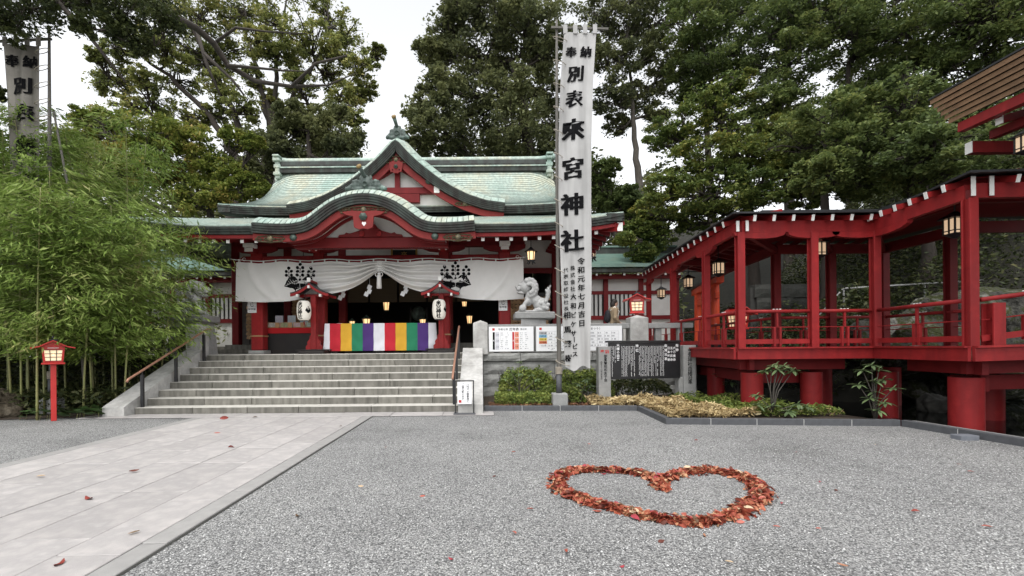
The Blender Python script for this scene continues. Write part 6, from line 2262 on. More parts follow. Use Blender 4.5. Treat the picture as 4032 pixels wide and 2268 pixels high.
for i in range(12):
    y = EY - 0.75 - i * 0.55
    r_ = inst('rafter', raf3, bb, T(EX + 0.42, y, EZ - 0.44))
    inst('rafter_end', ren3, r_, T(EX + 0.42, y, EZ - 0.44))
MB().beam((EX + 0.55, EY - 0.15, EZ - 0.64), (EX + 4.0, EY - 0.15, EZ - 0.64), 0.12, 0.20).build('end_beam', M['red'], bb)
MB().box(EX + 0.535, EX + 0.549, EY - 0.21, EY - 0.09, EZ - 0.74, EZ - 0.54).build('beam_end', M['white'], bb)
for y in (EY - 0.5, 4.5, 1.2):
    MB().cbox(11.3, 11.6, y - 0.15, y + 0.15, 0.0, EZ + 0.5, 0.02).build('pavilion_post', M['red'], bb)
MB().box(11.4, 15, 1.2, EY - 0.5, 4.4, EZ + 0.6).build('pavilion_wall', M['plaster'], bb)
MB().box(11.2, 15, 0.8, EY - 0.2, -0.6, 1.4).build('pavilion_base', M['stone_grey'], bb)

# ------------------------------------------------------------------ vermilion gate behind the walkway
tr = thing('torii_gate', 'bright vermilion gate seen through the walkway posts', 'gate', (8.8, 18, TZ))
A, B_ = Vector((8.45, 16.5, 0)), Vector((9.2, 19.4, 0))
dd = (B_ - A).normalized()
for p in (A, B_):
    MB().lathe([(0.15, 1.35), (0.135, 3.72)], 16, T(p.x, p.y, 0)).build('gate_post', M['vermilion'], tr, smooth=False)
    MB().lathe([(0.20, 1.2), (0.20, 1.62)], 16, T(p.x, p.y, 0)).build('post_foot', M['black'], tr)
up = Vector((0, 0, 1))
MB().beam(A - dd * 0.35 + up * 3.30, B_ + dd * 0.35 + up * 3.30, 0.13, 0.22).build('lower_lintel', M['vermilion'], tr)
MB().beam(A - dd * 0.75 + up * 3.82, B_ + dd * 0.75 + up * 3.82, 0.24, 0.24).build('upper_lintel', M['vermilion'], tr)
MB().beam(A - dd * 0.85 + up * 3.99, B_ + dd * 0.85 + up * 3.99, 0.34, 0.10).build('lintel_cap', M['black'], tr)
post_lantern('red lantern glimpsed between the walkway posts behind the railing', 8.75, 15.6, TZ, 2.05, 1.15, R(20))
# ------------------------------------------------------------------ terrain behind
def sm(t):
    t = max(0.0, min(1.0, t))
    return t * t * (3 - 2 * t)


def hill(x, y):
    h = -0.3 + 7.5 * sm((y - 27) / 30)
    h += 9.0 * sm((x - 11.5) / 13) * sm((y - 9.5) / 6)
    h += 1.6 * sm((x - 8.8) / 2.5) * sm((y - 12.6) / 1.2) * sm((30 - y) / 4)
    h += 4.0 * sm((-16 - x) / 14) * sm((y - 15) / 8)
    return h


xs_ = np.linspace(-70, 70, 71)
ys_ = np.linspace(12.4, 100, 60)
P = [[(float(x), float(y), hill(x, y) + 0.12 * math.sin(x * 1.7) * math.cos(y * 1.3)) for x in xs_] for y in ys_]
o = MB().grid(P).build('hillside', M['earth'], smooth=True)
struct(o)


# ------------------------------------------------------------------ foliage machinery
def leaf_quads(c, L, W, rng, up=0.6, droop=0.3, axis=None):
    """c (n,3) leaf centres -> verts (4n,3), faces; blades lie mostly flat with random turn"""
    n = len(c)
    a = rng.normal(size=(n, 3))
    a[:, 2] = a[:, 2] * (1 - up) - droop
    if axis is not None:
        a = axis + a * 0.42
    a /= np.linalg.norm(a, axis=1)[:, None]
    nrm = rng.normal(size=(n, 3)) * (1 - up)
    nrm[:, 2] += up * 1.4
    s = np.cross(a, nrm)
    s /= np.linalg.norm(s, axis=1)[:, None] + 1e-9
    k_ = 0.45 + 1.05 * rng.random(n) ** 1.3
    l = (L * k_)[:, None]
    w = (W * k_ * (0.8 + 0.4 * rng.random(n)))[:, None]
    v = np.empty((n, 4, 3))
    v[:, 0] = c - a * l * 0.5
    v[:, 1] = c + s * w * 0.5 - a * l * 0.06
    v[:, 2] = c + a * l * 0.5
    v[:, 3] = c - s * w * 0.5 - a * l * 0.06
    return v.reshape(-1, 3), np.arange(4 * n).reshape(-1, 4)


def in_clump(c, r, n, rng, flat=0.6):
    """n points through an ellipsoid, denser towards the upper skin"""
    d = rng.normal(size=(n, 3))
    d /= np.linalg.norm(d, axis=1)[:, None]
    q = rng.random(n) ** 0.45
    p = d * q[:, None] * r
    p[:, 2] *= flat
    return p + np.asarray(c)


def W3(px, py, Y):
    return np.array([(px - 1214) / 1145 * Y, Y, 1.5 + (875 - py - 0.0087 * (px - 1214)) / 1145 * Y])


def make_tree(name, label, trunk, r0, clumps, n_leaf, L, Wd, lm, rng, tm='trunk', sub=6, flat=0.55, group=None, spread=0.62, sub_r=0.42, twig=0.02, droop=0.3, limbs=()):
    """trunk: polyline of 3D points; clumps: [(centre, radius)] big masses; each is split into sub-clumps that a twig reaches"""
    base = trunk[0]
    t = thing(name, label, 'tree', tuple(base), group)
    mb = MB()
    # trunk
    tp = [np.array(p, float) for p in trunk]
    fine = []
    for a, b in zip(tp[:-1], tp[1:]):
        for k in range(4):
            fine.append(a + (b - a) * k / 4 + rng.normal(size=3) * 0.012 * np.linalg.norm(b - a))
    fine.append(tp[-1])
    m = len(fine)
    rad = [r0 * (1 - 0.72 * i / (m - 1)) for i in range(m)]
    mb.tube(fine, rad, 9)
    nodes = [(fine[i], rad[i]) for i in range(m // 3, m)]
    for lm_pts, lr in limbs:
        q = []
        for a, b in zip(lm_pts[:-1], lm_pts[1:]):
            for k in range(4):
                q.append(a + (b - a) * k / 4 + rng.normal(size=3) * 0.03 * np.linalg.norm(b - a))
        q.append(lm_pts[-1])
        rr_ = [lr * (1 - 0.8 * i / (len(q) - 1)) for i in range(len(q))]
        mb.tube(q, rr_, 7)
        nodes += list(zip(q[2:], rr_[2:]))
    pts = []
    order = sorted(range(len(clumps)), key=lambda i: np.linalg.norm(clumps[i][0] - tp[-1]))
    for i in order:
        c, r = clumps[i]
        c = np.asarray(c, float)
        # limb to the mass: attach to the node that gives a short, outward run
        best = min(nodes, key=lambda nd: np.linalg.norm(nd[0] - c) + 0.8 * max(0, nd[0][2] - c[2] + 0.3 * r))
        d = c - best[0]
        ln = np.linalg.norm(d)
        limb = []
        k_n = 6
        bend = rng.normal(size=3) * 0.09 * ln
        for k in range(k_n + 1):
            s = k / k_n
            limb.append(best[0] + d * s + bend * math.sin(math.pi * s) + np.array([0, 0, -0.10 * ln * math.sin(math.pi * s)]) + rng.normal(size=3) * 0.015 * ln)
        ra = min(best[1] * 0.75, 0.05 + 0.02 * ln + 0.03 * r)
        rl = [ra * (1 - 0.7 * k / k_n) for k in range(k_n + 1)]
        mb.tube(limb, rl, 6, cap=False)
        nodes += [(limb[k], rl[k]) for k in range(2, k_n + 1)]
        for j in range(sub):
            dirv = rng.normal(size=3)
            dirv /= np.linalg.norm(dirv)
            sc_ = c + dirv * r * spread * np.array([1, 1, 0.8]) * rng.random() ** 0.45
            rr = r * sub_r * (0.75 + 0.5 * rng.random())
            nd = limb[rng.integers(2, k_n + 1)]
            midp = (nd + sc_) / 2 + rng.normal(size=3) * 0.12 * r
            mb.tube([nd, midp, sc_], [twig * 1.8 + 0.01 * r, twig + 0.006 * r, twig * 0.5], 4, cap=False)
            for q in range(3):
                tip = sc_ + rng.normal(size=3) * rr * 0.6
                mb.tube([midp, (midp + tip) / 2 + rng.normal(size=3) * 0.1 * rr, tip], [twig * 0.7, twig * 0.5, twig * 0.3], 3, cap=False)
            pts.append(in_clump(sc_, rr, max(8, int(n_leaf * (rr / (r * sub_r)) ** 2)), rng, flat))
        pts.append(in_clump(c, r * 1.1, int(n_leaf * sub * 0.15), rng, 0.8))
    mb.build('trunk', M[tm], t, smooth=True)
    P_ = np.concatenate(pts)
    v, f = leaf_quads(P_, L, Wd, rng, 0.55, droop)
    o = bpy.data.objects.new('crown', np_mesh('crown', v, f, M[lm]))
    link(o, t)
    return t


def clump_px(lst, Y, jit, rng):
    out = []
    for px, py, rp in lst:
        yy = Y + rng.uniform(-jit, jit)
        out.append((W3(px, py, yy), rp / 1145 * yy))
    return out


M['lf_camphor'] = leaf_mat('camphor_leaves', [(0.061, 0.079, 0.029), (0.132, 0.160, 0.050), (0.231, 0.259, 0.083), (0.341, 0.341, 0.110), (0.418, 0.330, 0.121)], 0.35)
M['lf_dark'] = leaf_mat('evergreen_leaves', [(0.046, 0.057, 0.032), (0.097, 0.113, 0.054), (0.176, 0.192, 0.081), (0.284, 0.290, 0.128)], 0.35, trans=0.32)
M['lf_right'] = leaf_mat('autumn_tip_leaves', [(0.035, 0.060, 0.020), (0.075, 0.112, 0.030), (0.131, 0.169, 0.043), (0.188, 0.206, 0.050), (0.338, 0.275, 0.056)], 0.5, trans=0.28)
M['lf_forest'] = leaf_mat('forest_leaves', [(0.041, 0.058, 0.026), (0.086, 0.121, 0.041), (0.151, 0.192, 0.059), (0.284, 0.297, 0.092)], 0.3, trans=0.34)
M['lf_round'] = leaf_mat('broadleaf_leaves', [(0.048, 0.081, 0.020), (0.113, 0.153, 0.032), (0.201, 0.241, 0.048), (0.306, 0.290, 0.072), (0.402, 0.241, 0.081)], 0.5)
M['lf_bamboo'] = leaf_mat('bamboo_leaves', [(0.040, 0.070, 0.016), (0.105, 0.165, 0.032), (0.19, 0.275, 0.055), (0.28, 0.36, 0.10), (0.46, 0.42, 0.19)], 0.8, trans=0.38)
M['lf_azalea'] = leaf_mat('azalea_leaves', [(0.043, 0.069, 0.021), (0.107, 0.151, 0.035), (0.215, 0.259, 0.060), (0.410, 0.410, 0.129)], 3.0, trans=0.2)
M['lf_sasa'] = leaf_mat('dry_sasa_leaves', [(0.132, 0.082, 0.040), (0.343, 0.251, 0.119), (0.581, 0.462, 0.251), (0.739, 0.620, 0.383)], 2.5, trans=0.15)
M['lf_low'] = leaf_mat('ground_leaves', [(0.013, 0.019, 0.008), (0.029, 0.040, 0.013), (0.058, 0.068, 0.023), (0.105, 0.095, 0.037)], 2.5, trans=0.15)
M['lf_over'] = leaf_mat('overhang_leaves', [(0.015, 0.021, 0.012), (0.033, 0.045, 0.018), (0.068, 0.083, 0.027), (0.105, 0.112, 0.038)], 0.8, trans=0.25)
M['lf_rhodo'] = mat('rhododendron_leaf', (0.12, 0.17, 0.075), (0.075, 0.115, 0.045), 5, 0.4, vary=0.3, spec=0.5)

rg = np.random.default_rng(21)
# --- airy camphor behind the left half of the roof
cl_ = [(420, 30, 75), (520, 55, 70), (620, 40, 65), (350, 100, 50), (480, 125, 60), (590, 125, 60), (700, 50, 65), (780, 85, 60), (838, 45, 50), (885, 105, 50), (912, 165, 42),
       (740, 150, 48), (830, 185, 48), (880, 250, 45), (925, 225, 34), (300, 200, 45), (250, 140, 26), (370, 200, 42), (460, 205, 50), (560, 215, 48), (640, 200, 36), (955, 130, 22),
       (790, 290, 34), (895, 300, 32), (500, -60, 90), (650, -70, 90), (760, -50, 75), (380, -50, 85), (300, 130, 40), (420, 130, 52), (530, 155, 46), (620, 270, 42), (560, 290, 42), (480, 290, 46), (400, 275, 46), (330, 260, 38), (700, 130, 46), (760, 215, 40), (685, 260, 34), (845, 130, 42), (650, 110, 46), (440, 335, 40), (260, 210, 36)]
make_tree('camphor_tree', 'tall airy camphor tree with many bare limbs left of the sky gap', [W3(560, 640, 34), W3(610, 500, 34), W3(675, 415, 34), W3(688, 330, 34), W3(680, 250, 34)], 0.62,
          clump_px(cl_, 34, 2.0, rg), 72, 0.23, 0.115, 'lf_camphor', rg, sub=22, flat=0.55, twig=0.03, spread=1.08, sub_r=0.27,
          limbs=[([W3(a, b, 34) for a, b in pl], r_) for pl, r_ in (([(640, 470), (570, 340), (490, 245), (410, 175), (330, 115)], 0.3), ([(660, 430), (600, 300), (545, 200), (500, 95), (470, 0)], 0.28), ([(688, 330), (662, 220), (640, 120), (620, 10)], 0.24), ([(688, 330), (735, 250), (790, 175), (830, 90)], 0.24), ([(686, 345), (780, 290), (860, 235), (915, 175)], 0.18), ([(600, 515), (500, 380), (400, 300), (290, 215)], 0.24), ([(690, 330), (700, 200), (715, 80), (730, -20)], 0.22))])
# --- dark evergreens behind the roof, left
cl_ = [(760, 335, 70), (700, 375, 55), (820, 330, 55), (880, 370, 50), (850, 285, 34), (730, 290, 40), (640, 440, 50), (780, 400, 60)]
make_tree('evergreen_tree', 'dark dense evergreen just above the left roof ridge', [W3(790, 640, 29), W3(785, 450, 29), W3(780, 330, 29)], 0.4, clump_px(cl_, 29, 1.2, rg), 190, 0.22, 0.12, 'lf_dark', rg, sub=26, flat=0.7, sub_r=0.3, spread=1.1)
# --- big dark tree right of the sky gap
cl_ = [(1130, 70, 55), (1195, 30, 72), (1260, 40, 80), (1340, 50, 80), (1085, 125, 38), (1140, 145, 68), (1230, 140, 80), (1320, 140, 80), (1390, 120, 60), (1110, 215, 52), (1195, 235, 80),
       (1300, 235, 80), (1375, 230, 60), (1060, 275, 42), (1110, 305, 66), (1210, 315, 76), (1310, 315, 76), (1385, 320, 56), (1250, -40, 90), (1370, -40, 90), (1165, -30, 50), (1060, 355, 42), (1160, 370, 50), (1280, 380, 50), (1370, 390, 40)]
make_tree('evergreen_tree', 'large dark evergreen rising behind the dormer gable right of the sky gap', [W3(1350, 640, 31), W3(1340, 420, 31), W3(1325, 280, 31), W3(1290, 150, 31)], 0.6, clump_px(cl_, 31, 2.0, rg), 140, 0.24, 0.12, 'lf_dark', rg, sub=26, flat=0.65, spread=1.12, sub_r=0.28)
# --- thin-trunked trees right of the banner
cl_ = [(1520, 50, 68), (1600, 70, 68), (1680, 50, 70), (1560, 150, 56), (1640, 140, 56), (1550, 245, 55), (1620, 235, 50), (1555, 320, 34), (1690, 190, 56), (1600, -20, 80), (1700, -30, 80), (1500, 130, 40), (1660, 290, 34)]
make_tree('thin_trunked_tree', 'slender forked tree showing sky between its bare trunks right of the banner', [W3(1618, 640, 33), W3(1615, 480, 33), W3(1606, 400, 33), W3(1598, 300, 33), W3(1590, 180, 33)], 0.34, clump_px(cl_, 33, 1.5, rg), 115, 0.23, 0.115, 'lf_dark', rg, 'trunk_grey', sub=22, flat=0.65, sub_r=0.28, spread=1.12)
cl_ = [(1500, 470, 40), (1540, 500, 50), (1590, 500, 40), (1530, 420, 30), (1480, 420, 30), (1600, 550, 40), (1640, 560, 36)]
make_tree('low_tree', 'low bright green tree behind the right end of the shrine roof', [W3(1560, 640, 27), W3(1545, 560, 27), W3(1540, 480, 27)], 0.2, clump_px(cl_, 27, 1.0, rg), 190, 0.18, 0.09, 'lf_forest', rg, sub=22, flat=0.65, sub_r=0.3, spread=1.1)
# --- layered tree with yellow tips over the walkway
cl_ = [(1700, 330, 62), (1780, 260, 56), (1830, 330, 66), (1885, 400, 76), (1765, 415, 76), (1690, 480, 66), (1800, 490, 78), (1905, 480, 70), (1640, 540, 46), (1985, 430, 66), (2040, 480, 56), (1730, 555, 46), (1655, 600, 40), (1605, 580, 34), (1850, 220, 46), (1950, 340, 50), (1620, 640, 34), (1575, 600, 24)]
make_tree('yellow_tipped_tree', 'spreading tree with yellowing leaf tips over the walkway roof', [W3(1900, 800, 20), W3(1895, 600, 20), W3(1870, 450, 20), W3(1840, 330, 20)], 0.28, clump_px(cl_, 20, 1.8, rg), 190, 0.15, 0.075, 'lf_right', rg, sub=26, flat=0.4, spread=1.15, sub_r=0.32)
# --- forest on the right slope: five trees, each with its own crown
forest = [
    ('tall forest tree straight above the corner of the walkway', 1790, 30, [(1760, 50, 80), (1860, 40, 80), (1820, 140, 80), (1740, 150, 60), (1800, -40, 90), (1890, 170, 60), (1760, 230, 50)]),
    ('tall forest tree between the corner and the middle walkway posts', 1985, 28, [(1960, 60, 85), (2050, 40, 80), (1990, 160, 85), (2010, 300, 70), (1930, 270, 60), (2000, -40, 90), (2060, 380, 60)]),
    ('tall forest tree above the middle of the walkway', 2140, 27, [(2130, 60, 85), (2190, 140, 85), (2110, 270, 75), (2180, 330, 80), (2140, 420, 70), (2130, -40, 90), (2200, 470, 60)]),
    ('tall forest tree left of the bark roofed pavilion', 2290, 25, [(2280, 60, 95), (2340, 150, 90), (2260, 220, 80), (2320, 300, 80), (2260, 390, 70), (2350, 400, 70), (2280, -50, 100), (2300, 470, 60)]),
    ('tall forest tree behind the bark roofed pavilion', 2460, 24, [(2430, 50, 95), (2530, 70, 90), (2450, 170, 95), (2550, 200, 80), (2430, 300, 80), (2520, 330, 80), (2470, 410, 70), (2450, -60, 100), (2570, -20, 90)])]
for lab_, px_, Y_, cl_ in forest:
    make_tree('forest_tree', lab_, [W3(px_, 760, Y_), W3(px_ + 5, 560, Y_), W3(px_ - 4, 360, Y_), W3(px_, 160, Y_)], 0.36, clump_px(cl_, Y_, 1.8, rg), 190, 0.20, 0.10, 'lf_forest', rg, sub=28, flat=0.5, group='trees on the right slope', spread=1.2, sub_r=0.3)
# --- nearer slope trees whose crowns shade the ground behind the walkway
for lab_, px_, Y_, cl_ in (
        ('low branched slope tree leaning over the middle of the walkway roof', 2080, 17, [(2020, 360, 80), (2100, 400, 85), (2180, 380, 85), (2120, 300, 80), (2060, 440, 60), (2200, 460, 60)]),
        ('low branched slope tree beside the bark roofed pavilion', 2330, 15.5, [(2260, 330, 90), (2350, 360, 90), (2430, 400, 80), (2320, 430, 70), (2270, 250, 80), (2420, 470, 60), (2500, 440, 70)])):
    make_tree('slope_tree', lab_, [W3(px_, 800, Y_), W3(px_ + 8, 640, Y_), W3(px_ - 5, 520, Y_), W3(px_, 400, Y_)], 0.26, clump_px(cl_, Y_, 2.2, rg), 230, 0.14, 0.07, 'lf_forest', rg, sub=28, flat=0.5, group='trees on the right slope', spread=1.2, sub_r=0.3)
# --- rounded trees behind the bamboo
cl_ = [(300, 330, 70), (390, 340, 75), (350, 420, 80), (240, 310, 45), (280, 420, 70), (200, 360, 50)]
make_tree('broadleaf_tree', 'rounded yellow green tree rising right behind the bamboo', [W3(320, 700, 24), W3(330, 520, 24), W3(330, 400, 24)], 0.32, clump_px(cl_, 24, 1.2, rg), 190, 0.17, 0.085, 'lf_round', rg, sub=28, flat=0.6, sub_r=0.28, spread=1.12)
cl_ = [(480, 370, 66), (450, 440, 76), (530, 420, 56), (555, 490, 50), (600, 350, 34), (500, 500, 60), (640, 470, 40), (590, 440, 45), (640, 360, 26)]
make_tree('broadleaf_tree', 'rounded olive tree between the bamboo and the shrine roof', [W3(540, 700, 26), W3(535, 560, 26), W3(520, 440, 26)], 0.32, clump_px(cl_, 26, 1.2, rg), 175, 0.17, 0.085, 'lf_round', rg, sub=26, flat=0.6, sub_r=0.28, spread=1.12)

# --- dark overhanging limb at the top left, its trunk stands left of the view
cl_ = [(60, 15, 80), (0, 50, 60), (150, 15, 60), (240, 20, 50), (330, 20, 60), (420, 50, 46), (215, 70, 30), (360, 105, 34), (-60, 20, 90), (-10, 230, 20), (300, 60, 40), (60, -40, 90), (230, -40, 80), (400, -30, 60)]
make_tree('overhanging_tree', 'dark overhanging branches filling the upper left corner', [np.array([-15.5, 9.0, 0]), np.array([-15.2, 9.2, 5.5]), W3(-120, -150, 10.0), W3(60, -80, 10.2), W3(170, 10, 10.3)], 0.34,
          clump_px(cl_, 10.3, 0.8, rg), 75, 0.085, 0.045, 'lf_over', rg, sub=18, flat=0.8, spread=1.15, twig=0.006, sub_r=0.34)
lb = thing('bare_limb', 'long bare dark limb sweeping down in front of the camphor tree', 'branch', (-15.3, 9.1, 5.4))
pts = [W3(-90, -130, 10.0), W3(130, -70, 10.6), W3(300, -20, 12), W3(420, 30, 13), W3(500, 70, 14), W3(545, 110, 14.5), W3(580, 165, 15), W3(650, 205, 15), W3(740, 218, 15), W3(830, 215, 15), W3(900, 185, 15)]
MB().tube(pts, [0.16, 0.14, 0.12, 0.11, 0.10, 0.10, 0.09, 0.075, 0.055, 0.035, 0.015], 7).build('limb', M['trunk'], lb, smooth=True)
for pl in ([(545, 110), (600, 70), (680, 80), (780, 85)], [(580, 165), (640, 170), (720, 178), (790, 180)], [(500, 70), (530, 170), (560, 240)], [(740, 218), (800, 160), (880, 140)], [(520, 135), (590, 200), (620, 240)]):
    q = [W3(a, b, 14.8) for a, b in pl]
    MB().tube(q, [0.06, 0.045, 0.03, 0.012][:len(q)], 5).build('side_branch', M['trunk'], lb, smooth=True)
lb2 = thing('bare_limb', 'straight bare twig slanting down through the left sky gap', 'branch', (-15.2, 9.2, 5.5))
MB().tube([W3(20, -90, 10.2), W3(130, -20, 10.2), W3(215, 70, 10.2), W3(270, 140, 10.2), W3(322, 208, 10.2)], [0.07, 0.06, 0.045, 0.035, 0.02], 6).build('limb', M['trunk'], lb2, smooth=True)

# ------------------------------------------------------------------ bamboo grove: each culm a thing with its own foliage
def bamboo(label, x, y, h, lean, rng, n_spray=34, low=0.35, z0=0.0, leafy=1.0):
    t = thing('bamboo', label, 'bamboo', (x, y, z0), 'bamboo culms of the grove left of the stairs')
    lx, ly = lean
    pt = lambda s: np.array([x + lx * s ** 1.8, y + ly * s ** 1.8, z0 + h * s * (1 - 0.06 * s)])
    mb = MB()
    P_ = [pt(i / 16) for i in range(17)]
    mb.tube(P_, [0.022 * (1 - 0.75 * i / 16) + 0.003 for i in range(17)], 7)
    for i in range(1, 16):
        a, b = pt(i / 16 - 0.002), pt(i / 16 + 0.002)
        mb.tube([a, b], 0.024 * (1 - 0.75 * i / 16) + 0.006, 7)
    mb.build('culm', M['culm'], t, smooth=True)
    pts, axs, tw = [], [], MB()
    for k in range(n_spray):
        s = low + (1 - low) * (k + rng.random()) / n_spray
        o_ = pt(s)
        a = rng.random() * 6.283
        ln = (0.6 + 0.8 * rng.random()) * (1.3 - 0.75 * abs(s - 0.55))
        d = np.array([math.cos(a), math.sin(a), 0.25])
        e = o_ + d * ln + np.array([0, 0, -0.22 * ln])
        m_ = o_ + d * ln * 0.55 + np.array([0, 0, 0.10])
        tw.tube([o_, m_, e], [0.006, 0.004, 0.002], 3, cap=False)
        n = int(80 * leafy)
        u = rng.random((n, 1)) ** 0.7
        base_ = (1 - u) ** 2 * o_ + 2 * u * (1 - u) * m_ + u ** 2 * e
        pts.append(base_ + rng.normal(size=(n, 3)) * np.array([0.12, 0.12, 0.06]) * (0.4 + u))
        dv = (e - o_) / np.linalg.norm(e - o_) * (0.35 + rng.random((n, 1))) + np.array([0, 0, -0.35])
        axs.append(dv)
    tw.build('twigs', M['culm'], t)
    v, f = leaf_quads(np.concatenate(pts), 0.165, 0.028, rng, 0.5, 0.3, np.concatenate(axs))
    o = bpy.data.objects.new('foliage', np_mesh('foliage', v, f, M['lf_bamboo']))
    link(o, t)
    return t


M['culm'] = mat('bamboo_culm', (0.16, 0.19, 0.06), (0.22, 0.20, 0.085), 3, 0.45, vary=0.25)
rg = np.random.default_rng(5)
spots = []
for i in range(40):
    x = -8.95 - 5.6 * (i / 39) ** 1.05 + rg.uniform(-0.15, 0.15)
    y = 10.55 + 2.4 * rg.random() + 0.15 * max(0, -x - 11)
    spots.append((x, y))
spots += [(-9.75, 9.95), (-9.7, 10.3), (-7.95 - 0.95, 11.3), (-13.0, 10.0), (-12.2, 10.2), (-14.6, 10.3)]
for i, (x, y) in enumerate(spots):
    h = 6.1 + 2.1 * rg.random()
    if x > -9.6:
        h *= 0.66
    elif -12.6 < x < -9.6 and y < 11.3:
        h *= 0.74
    lean = (rg.uniform(-0.5, 0.9) + (0.5 if x > -9.8 else 0.0), rg.uniform(-0.9, 0.2))
    bamboo('slender green bamboo culm with leafy sprays in the grove left of the stairs', x, y, h, lean, rg, 46, 0.28)

# ------------------------------------------------------------------ undergrowth, ground cover
def leaf_cover(name, label, pts, L, Wd, lm, rng, up=0.5, droop=0.1, kind='stuff', cat=None):
    v, f = leaf_quads(pts, L, Wd, rng, up, droop)
    o = bpy.data.objects.new(name, np_mesh(name, v, f, M[lm]))
    link(o)
    o['label'] = label
    if cat:
        o['category'] = cat
    if kind:
        o['kind'] = kind
    return o


rg = np.random.default_rng(9)


def scatter(n, x0, x1, y0, y1, zf, hmin, hmax, rng):
    x = rng.uniform(x0, x1, n)
    y = rng.uniform(y0, y1, n)
    z = np.array([zf(a, b) for a, b in zip(x, y)]) + hmin + (hmax - hmin) * rng.random(n) ** 0.8
    return np.stack([x, y, z], 1)


leaf_cover('bamboo_undergrowth', 'dark low undergrowth between the bamboo stems', np.concatenate([scatter(20000, -20, -8.7, 10.35, 13.2, lambda a, b: 0.0, 0.02, 0.6, rg), scatter(16000, -20, -8.8, 12.3, 13.3, lambda a, b: 0.0, 0.3, 1.7, rg)]), 0.12, 0.045, 'lf_low', rg)
def far_top(a):
    return 18.5 + 2.2 * math.sin(a * 0.31 + 1) + 1.5 * math.sin(a * 0.83) - 4.0 * math.exp(-((a + 8.5) / 4.5) ** 2)


n_ = 110000
xa = rg.uniform(-45, 16, n_)
ya = rg.uniform(38, 46, n_)
za = np.array([far_top(a) for a in xa]) * rg.random(n_) ** 0.6
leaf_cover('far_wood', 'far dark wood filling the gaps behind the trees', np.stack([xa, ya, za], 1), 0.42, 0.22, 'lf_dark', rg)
# undergrowth on the right slope and behind the walkway
leaf_cover('slope_undergrowth', 'dark leafy undergrowth on the slope behind the walkway', scatter(90000, 8.9, 24, 12.9, 25, lambda a, b: hill(a, b) + 0.5 * math.sin(a * 2.1) * math.sin(b * 1.7), 0.0, 1.7, rg), 0.125, 0.06, 'lf_low', rg)
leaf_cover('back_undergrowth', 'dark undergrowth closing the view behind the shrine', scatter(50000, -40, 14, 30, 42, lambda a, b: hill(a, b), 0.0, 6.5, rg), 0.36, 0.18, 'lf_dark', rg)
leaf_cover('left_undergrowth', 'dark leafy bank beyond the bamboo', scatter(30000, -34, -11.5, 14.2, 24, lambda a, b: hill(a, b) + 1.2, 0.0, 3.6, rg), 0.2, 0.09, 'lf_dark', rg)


def hedge(name, label, x0, x1, y0, y1, z0, z1, n, L, Wd, lm, rng, bump=0.12):
    t = thing(name, label, 'shrub', ((x0 + x1) / 2, (y0 + y1) / 2, 0.075))
    p = rng.random((n, 3))
    x = x0 + (x1 - x0) * p[:, 0]
    y = y0 + (y1 - y0) * p[:, 1]
    top = z1 - bump * (0.5 + 0.3 * np.sin(x * 7.1) * np.cos(y * 6.3) + 0.2 * np.sin(x * 17 + y * 9)) + 0.10 * (rng.random(n) ** 6) - 0.5 * (z1 - z0) * (2 * p[:, 0] - 1) ** 6 - 0.5 * (z1 - z0) * (np.clip(1 - p[:, 1] * 3, 0, 1)) ** 2
    z = z0 + (top - z0) * p[:, 2] ** 0.35
    v, f = leaf_quads(np.stack([x, y, z], 1), L, Wd, rng, 0.4, -0.2)
    o = bpy.data.objects.new('foliage', np_mesh('foliage', v, f, M[lm]))
    link(o, t)
    mb = MB()
    for k in range(14):
        a = (x0 + (x1 - x0) * rng.random(), y0 + (y1 - y0) * rng.random(), 0.07)
        mb.tube([a, (a[0] + rng.uniform(-.1, .1), a[1], z0 + (z1 - z0) * 0.5), (a[0] + rng.uniform(-.2, .2), a[1], z0 + (z1 - z0) * 0.85)], [0.012, 0.009, 0.004], 4)
    mb.build('stems', M['trunk'], t)
    return t


hedge('azalea_shrub', 'clipped azalea hedge left of the banner pole under the chart', 0.45, 1.95, 11.9, 13.0, 0.12, 0.98, 5200, 0.105, 0.042, 'lf_azalea', rg, 0.32)
hedge('azalea_shrub', 'clipped azalea hedge between the banner pole and the inscribed post', 1.97, 3.5, 12.0, 13.0, 0.12, 0.92, 4400, 0.105, 0.042, 'lf_azalea', rg, 0.32)
hedge('azalea_shrub', 'small bright azalea bush in front of the banner pole block', 1.35, 2.55, 11.2, 11.8, 0.1, 0.58, 2300, 0.085, 0.035, 'lf_azalea', rg, 0.2)
hedge('azalea_shrub', 'sparse shrub behind the black board', 3.4, 5.2, 12.3, 13.1, 0.1, 0.62, 2500, 0.09, 0.04, 'lf_low', rg)
leaf_cover('ground_cover', 'low yellow green ground cover beside the stair cheek', scatter(2600, 0.3, 1.7, 11.05, 11.8, lambda a, b: 0.08, 0.02, 0.30, rg), 0.085, 0.03, 'lf_azalea', rg, 0.3, -0.3)
leaf_cover('leaf_litter', 'brown fallen leaves in the planting bed', scatter(2600, 0.15, 3.5, 10.9, 11.6, lambda a, b: 0.078, 0.0, 0.05, rg), 0.07, 0.04, 'lf_litter' if 'lf_litter' in M else 'lf_sasa', rg, 0.8, 0.0)
M['lf_litter'] = leaf_mat('litter_leaves', [(0.06, 0.03, 0.02), (0.14, 0.06, 0.035), (0.22, 0.12, 0.06), (0.3, 0.2, 0.1)], 3, trans=0.0)
bpy.data.objects['leaf_litter'].data.materials[0] = M['lf_litter']


def sasa(n, rng):
    x = rng.uniform(2.6, 7.3, n)
    y = rng.uniform(8.85, 11.6, n)
    k = (y > 8.95 + 0.0 * x) & ((x > 3.7) | (y > 10.8)) & (y > 8.85 - 0.1 * (x - 3.5)) & (x + 0.55 * (y - 8.8) < 7.25)
    return x[k], y[k]


